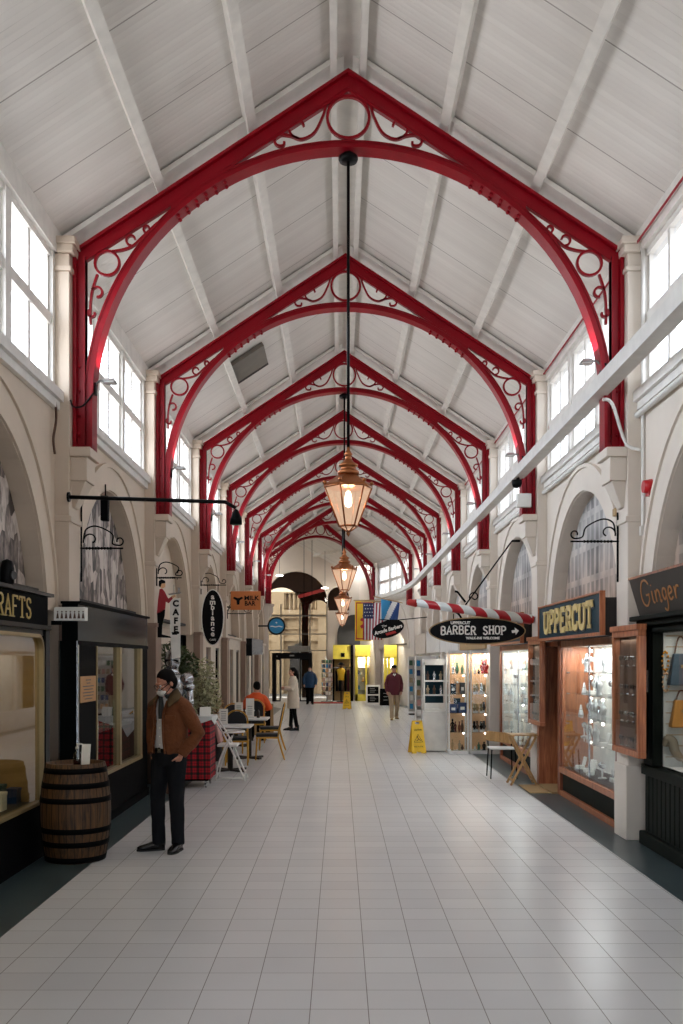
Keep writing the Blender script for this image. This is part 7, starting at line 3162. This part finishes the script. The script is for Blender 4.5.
def hand(mb, w, d, palm_n, thumb, curl=.5, s=1.):
    """palm, four unequal fingers and a thumb. w wrist, d direction of the hand, palm_n palm normal, thumb = side of the thumb"""
    w, d = V(w), V(d).normalized()
    n = (V(palm_n) - d * V(palm_n).dot(d)).normalized()
    t = (V(thumb) - d * V(thumb).dot(d))
    t = (t - n * t.dot(n)).normalized()
    mb.tube([w - d * .01, w + d * .03 * s, w + d * .085 * s], [.022 * s, .03 * s, .032 * s], 10, flat=1)
    for off, ln in ((.03, .068), (.011, .078), (-.009, .072), (-.027, .055)):
        b = w + d * .075 * s + t * off * s
        p = [b]
        a = 0.
        dd = d
        for j, f in enumerate((.45, .32, .23)):
            a += curl * (.6 if j == 0 else .75)
            dd = (d * cos(a) + n * sin(a))
            p.append(p[-1] + dd * ln * f * s)
        mb.tube([b - d * .03] + p, [.0105 * s, .0105 * s, .0095 * s, .009 * s, .0075 * s], 8)
    b = w + d * .02 * s + t * .022 * s
    mb.tube([b, b + (d * .5 + t * .75 + n * .2).normalized() * .04 * s, b + (d * .8 + t * .65 + n * .35).normalized() * .072 * s], [.014 * s, .0115 * s, .008 * s], 8)


def head_shapes(mb, Hm):
    old = mb.T
    mb.T = old @ Hm
    mb.ball((0, .014, .032), (.076, .094, .088), 18, 12)
    mb.ball((0, -.026, -.03), (.06, .066, .085), 16, 10)
    mb.ball((0, -.062, -.097), (.03, .027, .022), 12, 8)
    mb.tube([(-.048, -.076, .026), (-.02, -.09, .024), (.02, -.09, .024), (.048, -.076, .026)], .011, 8)
    mb.tube([(0, -.088, .018), (0, -.106, -.012), (0, -.113, -.032), (0, -.098, -.04)], [.008, .011, .015, .01], 8)
    for sx in (-1, 1):
        mb.ball((sx * .036, -.066, -.03), (.027, .026, .03), 12, 8)
        mb.ball((sx * .077, .012, -.008), (.011, .022, .034), 10, 7)
        mb.ball((sx * .045, -.03, -.075), (.026, .04, .028), 10, 7)
    mb.tube([(-.022, -.086, -.064), (0, -.095, -.062), (.022, -.086, -.064)], .008, 8)
    mb.T = old


def person(label, loc, rz, P):
    H = P.get('H', 1.75)
    S = Matrix.Diagonal((H / 1.75 * P.get('wide', 1), H / 1.75 * P.get('wide', 1), H / 1.75, 1))
    o = thing('person', label, 'person', loc, rz)
    vx = P.get('voxel', .009)
    J = dict(hip=.92, kneeL=(-.1, -.02, .5), kneeR=(.1, -.02, .5), ankL=(-.1, .02, .085), ankR=(.1, .02, .085), toeL=-10, toeR=10,
             elL=(-.25, .03, 1.15), elR=(.25, .03, 1.15), wrL=(-.24, -.06, .9), wrR=(.24, -.06, .9), yaw=0, pitch=8, lean=0., dirL=None, dirR=None)
    J.update(P.get('J', {}))
    dz = J['hip'] - .92
    def Z(p): return V((p[0], p[1], p[2] + dz))
    hipL, hipR = V((-.09, 0, .92 + dz)), V((.09, 0, .92 + dz))
    ln = J['lean']
    def lean(p):     # bend forward from the hips
        p = V(p)
        a = ln * max(0, p.z - .95)
        return V((p.x, p.y - a, p.z + dz))
    shL, shR = lean((-.165, 0, 1.395)), lean((.165, 0, 1.395))
    elL, elR, wrL, wrR = [V(J[k]) + V((0, 0, dz)) for k in ('elL', 'elR', 'wrL', 'wrR')]
    nb, hc = lean((0, .015, 1.48)), lean(J.get('head', (0, -.02, 1.64)))
    Hm = Matrix.Translation(hc) @ Matrix.Rotation(radians(J['yaw']), 4, 'Z') @ Matrix.Rotation(radians(J['pitch']), 4, 'X')
    kL, kR, aL, aR = [V(J[k]) for k in ('kneeL', 'kneeR', 'ankL', 'ankR')]
    # --- the body, one skin
    mb = MB()
    head_shapes(mb, Hm)
    mb.tube([nb - V((0, -.01, .06)), nb, hc + V((0, .02, -.06))], [.062, .056, .056], 14)
    rings = [(.84, .13, .1), (.93, .155, .11), (1.08, .14, .095), (1.25, .155, .105), (1.38, .165, .1), (1.45, .14, .08), (1.5, .07, .06)]
    loft(mb, [(lean((0, .0, z)), a, b) for z, a, b in rings])
    for sh, el, wr, sd in ((shL, elL, wrL, -1), (shR, elR, wrR, 1)):
        mb.tube([sh, sh.lerp(el, .5), el, el.lerp(wr, .4), wr], [.055, .046, .039, .037, .026], 12)
        d = J['dirL' if sd < 0 else 'dirR'] or (wr - el)
        hand(mb, wr, d, (-sd, 0, 0) if abs(V(d).normalized().x) < .7 else (0, 0, -1), (0, -1, 0), P.get('curl', .45))
    for hp, kn, an in ((hipL, kL, aL), (hipR, kR, aR)):
        mb.tube([hp, hp.lerp(kn, .5), kn, kn.lerp(an, .35), an, an - V((0, 0, .03))], [.085, .07, .05, .05, .036, .034], 12)
    put('body', remesh(mb, vx), M[P['skin']], o, S, None)
    # --- feet
    for an, tw, sd in ((aL, J['toeL'], -1), (aR, J['toeR'], 1)):
        mb = MB(Matrix.Translation((an.x, an.y, an.z - .085)) @ Matrix.Rotation(radians(tw), 4, 'Z'))
        hl = P.get('heel', .02)
        loft_y = [(.055, .03, .03, .045), (.03, .036, .042, .06), (-.04, .04, .05, .055), (-.11, .046, .038, .04), (-.17, .042, .03, .03), (-.205, .025, .022, .02)]
        n = 16
        vs = []
        for yy, rx, zc, rzz in loft_y:
            for k in range(n):
                a = 2 * pi * k / n
                vs.append((rx * cos(a), yy, max(.012, zc + rzz * sin(a) * .8)))
        fs = [(i * n + k, i * n + (k + 1) % n, (i + 1) * n + (k + 1) % n, (i + 1) * n + k) for i in range(5) for k in range(n)] + [tuple(range(n)), tuple(range(5 * n, 6 * n))[::-1]]
        mb.add(vs, fs, True)
        mb.tube([(0, .02, .05), (0, .02, P.get('boot', .11))], [.045, .046], 12)
        sh = put('shoe', mb.mesh('shoe', M[P['shoe']]), M[P['shoe']], o, S)
        mb2 = MB(mb.T)
        outl = [(.03, .05), (.036, .02), (.04, -.05), (.047, -.11), (.042, -.17), (.02, -.21)]
        poly = outl + [(-a, b) for a, b in outl[::-1]]
        mb2.prism(poly, Matrix.Translation((0, 0, 0)), .014)
        mb2.prism([(.034, .055), (.036, -.0), (-.036, -.0), (-.034, .055)], Matrix.Translation((0, 0, 0)), .02)
        put('sole', mb2.mesh('sole', M['rubber']), M['rubber'], sh, S)
    # --- trousers or tights
    mb = MB()
    w = P.get('leg_w', 1.)
    for hp, kn, an in ((hipL, kL, aL), (hipR, kR, aR)):
        mb.tube([hp + V((0, 0, .02)), hp.lerp(kn, .45), kn, kn.lerp(an, .5), an + V((0, .0, P.get('hem', -.02)))],
                [.105 * w ** .5, .09 * w, .072 * w, .066 * w, .064 * w], 14)
    loft(mb, [(V((0, 0, z + dz)), a, b) for z, a, b in ((.82, .15, .105), (.93, .172, .122), (1.03, .155, .108))])
    put('trousers' if w > .9 else 'tights', wrinkle(remesh(mb, vx), .007 if w > .9 else 0, 11, .6), M[P['trousers']], o, S)
    # --- coat / jacket
    mb = MB()
    hem = P['hem_z']
    G = P.get('coat', [(hem, .185, .14), (hem + .06, .19, .145), (1.15, .19, .14), (1.3, .2, .14), (1.4, .195, .125), (1.46, .155, .095), (1.515, .08, .08)])
    loft(mb, [(lean((0, .005, z)) if z > .7 else V((0, .005, z + dz)), a, b) for z, a, b in G])
    sw = P.get('sleeve', 1.)
    for sh, el, wr in ((shL, elL, wrL), (shR, elR, wrR)):
        mb.tube([sh + V((0, 0, -.005)), sh.lerp(el, .5), el, el.lerp(wr, .5), wr - (wr - el) * .02], [.08 * sw ** .5, .074 * sw, .066 * sw, .062 * sw, .05 * sw], 14)
    for sh in (shL, shR):
        mb.ball(tuple(sh + V((0, .005, -.012))), .078 * sw ** .5, 14, 9)
        mb.tube([lean((sh.x * .25, .015, 1.47)), lean((sh.x * .7, .01, 1.43)), sh + V((0, .005, .01))], [.055, .058, .06], 12)
    me = wrinkle(remesh(mb, vx, P.get('smooth', 8), P.get('cut')), .006, 10, 1.3)
    jk = put(P.get('top_name', 'jacket'), me, M[P['top']], o, S)
    if P.get('cut'):
        sd = jk.modifiers.new('thick', 'SOLIDIFY')
        sd.thickness = .014
        sd.offset = -1
    # --- hair
    mb = MB(Hm)
    mb.ball((0, .024, .053), (.082, .093, .081), 18, 12)
    mb.ball((0, .045, .0), (.078, .075, .085), 16, 10)
    for sx in (-1, 1):
        mb.ball((sx * .07, .02, .02), (.016, .045, .05), 10, 7)
    if P.get('long_hair'):
        mb.tube([(0, .07, .05), (0, .11, -.02), (0, .12, -.12), (.0, .13, -.26)], [.05, .062, .055, .025], 12)
        mb.ball((0, .05, -.05), (.085, .075, .11), 14, 9)
    put('hair', remesh(mb, vx, 4), M['hair'], o, S)
    # --- eyes
    for sx in (-1, 1):
        mb = MB(Hm)
        mb.ball((sx * .031, -.079, .004), .0125, 10, 7)
        e = put('eye', mb.mesh('eye', M['white']), M['white'], o, S)
        mb = MB(Hm)
        mb.ball((sx * .031, -.0885, .003), (.006, .004, .006), 8, 5)
        put('iris', mb.mesh('iris', M['hair']), M['hair'], e, S)
    return o, S, Hm, lean


def main_man():
    def cut(c):
        if c.y > -.02 or c.z > 1.53:
            return False
        w = .05 + .035 * max(0, (1.15 - c.z) / .25) if c.z < 1.25 else .05 + .03 * (c.z - 1.25) / .25
        return abs(c.x + .01) < w
    P = dict(H=1.735, skin='skin', shoe='shoe', trousers='trousers', top='suede', hem_z=.93, voxel=.006, cut=cut, smooth=16, leg_w=1.0, curl=.6,
             coat=[(.93, .178, .135), (.965, .182, .14), (1.0, .2, .155), (1.12, .195, .148), (1.3, .2, .142), (1.4, .195, .125), (1.46, .155, .095), (1.52, .085, .085)],
             J=dict(kneeL=(-.115, -.03, .5), ankL=(-.10, -.03, .085), kneeR=(.10, -.01, .5), ankR=(.085, .03, .085), toeL=-42, toeR=18,
                    elL=(-.27, .08, 1.15), wrL=(-.178, -.02, .92), elR=(.31, .06, 1.13), wrR=(.178, -.045, .925), dirL=(.5, 0, -1), dirR=(-.6, .08, -1), yaw=-22, pitch=24, head=(0, -.045, 1.605)))
    loc = (PX(169, 9.5), 9.5, 0)
    o, S, Hm, lean = person('Man in a brown suede jacket and white face mask, standing with hands in his pockets', loc, radians(-30), P)
    # white shirt under the open jacket
    mb = MB()
    loft(mb, [(V((0, 0, z)), a, b) for z, a, b in ((.95, .158, .117), (1.05, .16, .12), (1.2, .17, .122), (1.35, .17, .112), (1.44, .135, .088), (1.5, .07, .068), (1.525, .062, .062))])
    put('shirt', remesh(mb, .008, 4), M['shirt'], o, S)
    mb = MB()
    for z in (1.02, 1.1, 1.18, 1.26, 1.34):
        mb.ball((-.01, -.124 if z < 1.3 else -.116, z), .006, 8, 5)
    put('shirt_buttons', mb.mesh('b', M['cardwhite']), M['cardwhite'], o, S)
    mb = MB()
    loft(mb, [(V((0, 0, z)), a, b) for z, a, b in ((.945, .174, .127), (.985, .172, .126))])
    put('belt', mb.mesh('belt', M['black']), M['black'], o, S)
    mb = MB()
    mb.box(-.03, .01, -.135, -.12, .945, .985)
    put('belt_buckle', mb.mesh('b', M['silver']), M['silver'], o, S)
    # dark scarf ends at the neck
    mb = MB()
    mb.tube(smooth_path([(-.06, -.03, 1.52), (-.03, -.085, 1.47), (.0, -.115, 1.42), (.015, -.135, 1.35), (.025, -.14, 1.27)], 5), [.02 + .012 * (i / 20) for i in range(21)], 8)
    mb.tube(smooth_path([(-.07, 0, 1.525), (0, .07, 1.54), (.07, 0, 1.525), (.03, -.085, 1.47)], 5), .022, 8)
    put('scarf', remesh(mb, .006, 3), M['scarf'], o, S)
    # corduroy collar
    mb = MB()
    for sx in (-1, 1):
        T = Matrix.Identity(4)
        q = [V((sx * .015, .085, 1.545)), V((sx * .08, .03, 1.54)), V((sx * .075, -.06, 1.495)), V((sx * .065, -.115, 1.42))]
        r = [V((sx * .015, .118, 1.475)), V((sx * .14, .03, 1.465)), V((sx * .15, -.09, 1.42)), V((sx * .115, -.152, 1.375))]
        q2, r2 = smooth_path([tuple(p) for p in q], 4), smooth_path([tuple(p) for p in r], 4)
        n = len(q2)
        up = V((0, 0, .014))
        vs = [V(p) + up for p in q2] + [V(p) + up for p in r2] + [V(p) for p in q2] + [V(p) for p in r2]
        fs = []
        for i in range(n - 1):
            fs += [(i, i + 1, n + i + 1, n + i), (2 * n + i, 3 * n + i, 3 * n + i + 1, 2 * n + i + 1), (n + i, n + i + 1, 3 * n + i + 1, 3 * n + i), (i, 2 * n + i, 2 * n + i + 1, i + 1)]
        fs += [(0, n, 3 * n, 2 * n), (n - 1, 3 * n - 1, 4 * n - 1, 2 * n - 1)]
        mb.add(vs, fs, True)
    put('collar', mb.mesh('collar', M['brown_collar']), M['brown_collar'], o, S, 'dark brown corduroy collar')
    # front plackets, chest pocket flaps, waistband, cuffs
    mb = MB()
    for sx, x0 in ((-1, -.068), (1, .048)):
        pts = [(x0 + sx * .02, -.11, 1.44), (x0, -.147, 1.3), (x0, -.15, 1.18), (x0 + sx * .012, -.156, 1.05), (x0 + sx * .02, -.142, .94)]
        mb.tube(smooth_path(pts, 5), .009, 8, flat=1.6)
    put('placket', mb.mesh('placket', M['suede']), M['suede'], o, S)
    for sx in (-1, 1):
        mb = MB()
        T = frameT((sx * .118, -.125, 1.285), (1, sx * .55, 0), (0, -.05, 1))
        mb.prism([(-.05, .02), (.05, .02), (.05, -.02), (0, -.038), (-.05, -.02)], T, .012)
        put('pocket_flap', mb.mesh('flap', M['suede']), M['suede'], o, S)
    # face mask with dark straps, glasses
    mb = MB(Hm)
    mb.ball((0, -.07, -.058), (.058, .05, .05), 18, 12)
    mb.ball((0, -.1, -.035), (.026, .022, .02), 12, 8)
    mk = put('face_mask', remesh(mb, .006, 4), M['mask'], o, S, 'white face mask')
    mb = MB(Hm)
    for sx in (-1, 1):
        mb.tube([(sx * .045, -.1, -.028), (sx * .066, -.06, -.012), (sx * .083, .0, .004)], .004, 6)
        mb.tube([(sx * .046, -.085, -.088), (sx * .068, -.045, -.06), (sx * .083, .005, -.03)], .004, 6)
    mb.tube([(-.045, -.102, -.026), (0, -.124, -.014), (.045, -.102, -.026)], .004, 6)
    put('mask_strap', mb.mesh('strap', M['black']), M['black'], mk, S, 'black straps')
    mb = MB(Hm)
    for sx in (-1, 1):
        mb.tube([(sx * .032 + .024 * cos(2 * pi * i / 18), -.103, .004 + .017 * sin(2 * pi * i / 18)) for i in range(18)], .0022, 6, True)
        mb.tube([(sx * .056, -.102, .01), (sx * .078, -.04, .012), (sx * .084, .01, .008)], .0022, 6)
    mb.tube([(-.009, -.104, .008), (.009, -.104, .008)], .0022, 6)
    put('glasses', mb.mesh('glasses', M['black']), M['black'], o, S)


def other_people():
    # woman in a cream coat, turned to the left
    P = dict(H=1.62, skin='skin_pale', shoe='shoe', trousers='black', top='cream_coat', hem_z=.62, leg_w=.85, hem=.02, heel=.05, boot=.16, long_hair=True, sleeve=1.05, top_name='coat',
             coat=[(.62, .2, .17), (.7, .2, .17), (.9, .2, .165), (1.1, .185, .15), (1.3, .19, .14), (1.4, .185, .125), (1.46, .15, .095), (1.52, .08, .08)],
             J=dict(kneeL=(-.08, -.03, .5), kneeR=(.08, .03, .5), ankL=(-.07, -.06, .085), ankR=(.07, .1, .085), elL=(-.24, -.06, 1.17), elR=(.24, -.06, 1.17), wrL=(-.1, -.24, 1.18), wrR=(.1, -.24, 1.2), yaw=10, pitch=10))
    d = 25.9
    person('Woman with long dark hair in a cream coat, standing turned to the left', (PX(293, d), d, 0), radians(-80), P)
    # person in a blue coat at the far door
    P = dict(H=1.56, skin='skin_pale', shoe='shoe', trousers='blackmatt', top='blue_coat', hem_z=.78, leg_w=1.0, sleeve=1.05, top_name='coat', wide=1.08,
             coat=[(.78, .205, .16), (.86, .21, .165), (1.1, .205, .16), (1.3, .205, .15), (1.4, .195, .13), (1.46, .16, .1), (1.54, .09, .09)],
             J=dict(elL=(-.26, .02, 1.14), elR=(.26, .02, 1.14), wrL=(-.25, -.07, .91), wrR=(.25, -.07, .91), ankL=(-.1, .08, .085), ankR=(.1, -.05, .085)))
    d = 41.6
    o, S, Hm, _ = person('Person in a blue coat and dark trousers walking in by the far glass door', (PX(310, d), d, 0), 0, P)
    mb = MB(Hm)
    mb.ball((0, -.07, -.055), (.058, .05, .05))
    put('face_mask', mb.mesh('m', M['sky_blue']), M['mask'], o, S, 'pale face mask')
    # man in a maroon jacket and flat dark cap
    P = dict(H=1.66, skin='skin', shoe='tan', trousers='khaki', top='maroon', hem_z=.8, leg_w=1.02, sleeve=1.0, wide=1.02,
             coat=[(.8, .185, .15), (.88, .19, .155), (1.1, .19, .15), (1.3, .195, .14), (1.4, .185, .125), (1.46, .155, .1), (1.53, .085, .085)],
             J=dict(kneeL=(-.09, -.1, .5), ankL=(-.08, -.12, .085), kneeR=(.1, .0, .5), ankR=(.09, .16, .11), elL=(-.245, .06, 1.14), elR=(.245, .06, 1.14), wrL=(-.22, -.05, .9), wrR=(.22, -.05, .9), pitch=10))
    d = 30.6
    o, S, Hm, lean = person('Man in a maroon jacket, dark cap and khaki trousers, walking towards the camera', (PX(394, d), d, 0), radians(4), P)
    mb = MB(Hm)
    mb.ball((0, .01, .075), (.092, .105, .055))
    mb.ball((0, -.095, .055), (.07, .05, .012))
    put('cap', mb.mesh('cap', M['black']), M['black'], o, S, 'dark cap')
    mb = MB()
    for sx in (-1, 1):
        mb.prism([(0, 0), (sx * .05, .05), (sx * .02, .1), (0, .04)], frameT((0, -.115, 1.41), (1, 0, 0), (0, .25, 1)), .006)
    put('shirt_collar', mb.mesh('c', M['cardwhite']), M['cardwhite'], o, S, 'white collar')
    # seated person in orange
    P = dict(H=1.7, skin='skin_pale', shoe='shoe', trousers='blackmatt', top='orange', hem_z=.93, sleeve=1.15,
             coat=[(.93, .185, .145), (1.0, .2, .15), (1.15, .2, .148), (1.3, .21, .145), (1.4, .205, .13), (1.46, .155, .1), (1.52, .085, .085)],
             J=dict(hip=.53, kneeL=(-.13, -.42, .53), kneeR=(.13, -.42, .53), ankL=(-.13, -.4, .085), ankR=(.13, -.36, .085), elL=(-.3, -.12, 1.17), elR=(.3, -.14, 1.17), wrL=(-.15, -.34, 1.14), wrR=(.12, -.34, 1.12), lean=.25, yaw=20, pitch=14))
    person('Person in a bright orange top seated at the back cafe table, seen from behind', (-1.87, 22.25, 0), radians(180), P)


# ---------------------------------------------------------------- daylight
def daylight():
    w = bpy.data.worlds.new('daylight')
    SC.world = w
    w.use_nodes = True
    N, L = w.node_tree.nodes, w.node_tree.links
    bg = N['Background']
    tc = N.new('ShaderNodeTexCoord')
    sp = N.new('ShaderNodeSeparateXYZ')
    L.new(tc.outputs['Generated'], sp.inputs[0])
    # overcast sky: a little brighter on the left, pale roofs and street below the horizon
    t = mathn(N, L, 'ADD', mathn(N, L, 'MULTIPLY', sp.outputs['Z'], .5), .5)
    col = ramp(N, L, t, [(.40, (.50, .48, .46)), (.55, (.86, .92, .98)), (.95, (.92, .96, 1.))])
    L.new(col, bg.inputs[0])
    k = mathn(N, L, 'MULTIPLY', mathn(N, L, 'SUBTRACT', 1., mathn(N, L, 'MULTIPLY', sp.outputs['X'], .65)), SKY)
    L.new(k, bg.inputs[1])
    # sky portals just outside the clerestory and the near door guide the daylight sampling
    def portal(loc, rot, sx, sy):
        d = bpy.data.lights.new('sky_portal', 'AREA')
        d.shape = 'RECTANGLE'
        d.size, d.size_y = sx, sy
        d.cycles.is_portal = True
        o = bpy.data.objects.new('sky_portal', d)
        COL.objects.link(o)
        o.location = loc
        o.rotation_euler = rot
    ym, ln = (Y0 + YB) / 2, (YB - Y0)
    portal((XL - .2, ym, 5.2), (0, -pi / 2, 0), 1.4, ln)
    portal((XR + .2, ym, 5.2), (0, pi / 2, 0), 1.4, ln)
    portal((.1, Y0 - .3, 1.15), (pi / 2, 0, 0), 3.4, 2.3)
    portal((-2.3, 50.2, 2.8), (-pi / 2, 0, 0), 5., 5.6)


SKY = 8.5


def settings():
    vs = SC.view_settings
    vs.view_transform = 'Standard'
    vs.look = 'None'
    vs.gamma = 1
    vs.exposure = EXPOSURE
    vs.use_curve_mapping = False
    c = SC.cycles
    c.use_denoising = True
    c.max_bounces = 10
    c.diffuse_bounces = 5
    c.glossy_bounces = 4
    c.transparent_max_bounces = 24
    c.transmission_bounces = 6
    c.caustics_reflective = False
    c.caustics_refractive = False
    c.sample_clamp_indirect = 6


EXPOSURE = 0.

build_hall()
build_roof_iron()
craft_shop()
kilt_sign()
gift_shop()
barrel()
left_signs()
flag_pole_lamp()
knight()
cafe_plants()
tartan_stand()
cafe()
wall_details()
murals()
fixtures()
left_upper()
jewellery()
ginger()
barber()
cabinets()
a_boards()
wet_floor_sign(PX(417, 19.6), 19.6, 'Nearer yellow wet floor sign, beside the white counter cabinet', radians(12))
wet_floor_sign(PX(347, 37.6), 37.6, 'Farther yellow wet floor sign, before the kiosk at the far end', radians(-10))
folding_set()
flags()
right_far()
far_end()
main_man()
other_people()
daylight()
settings()
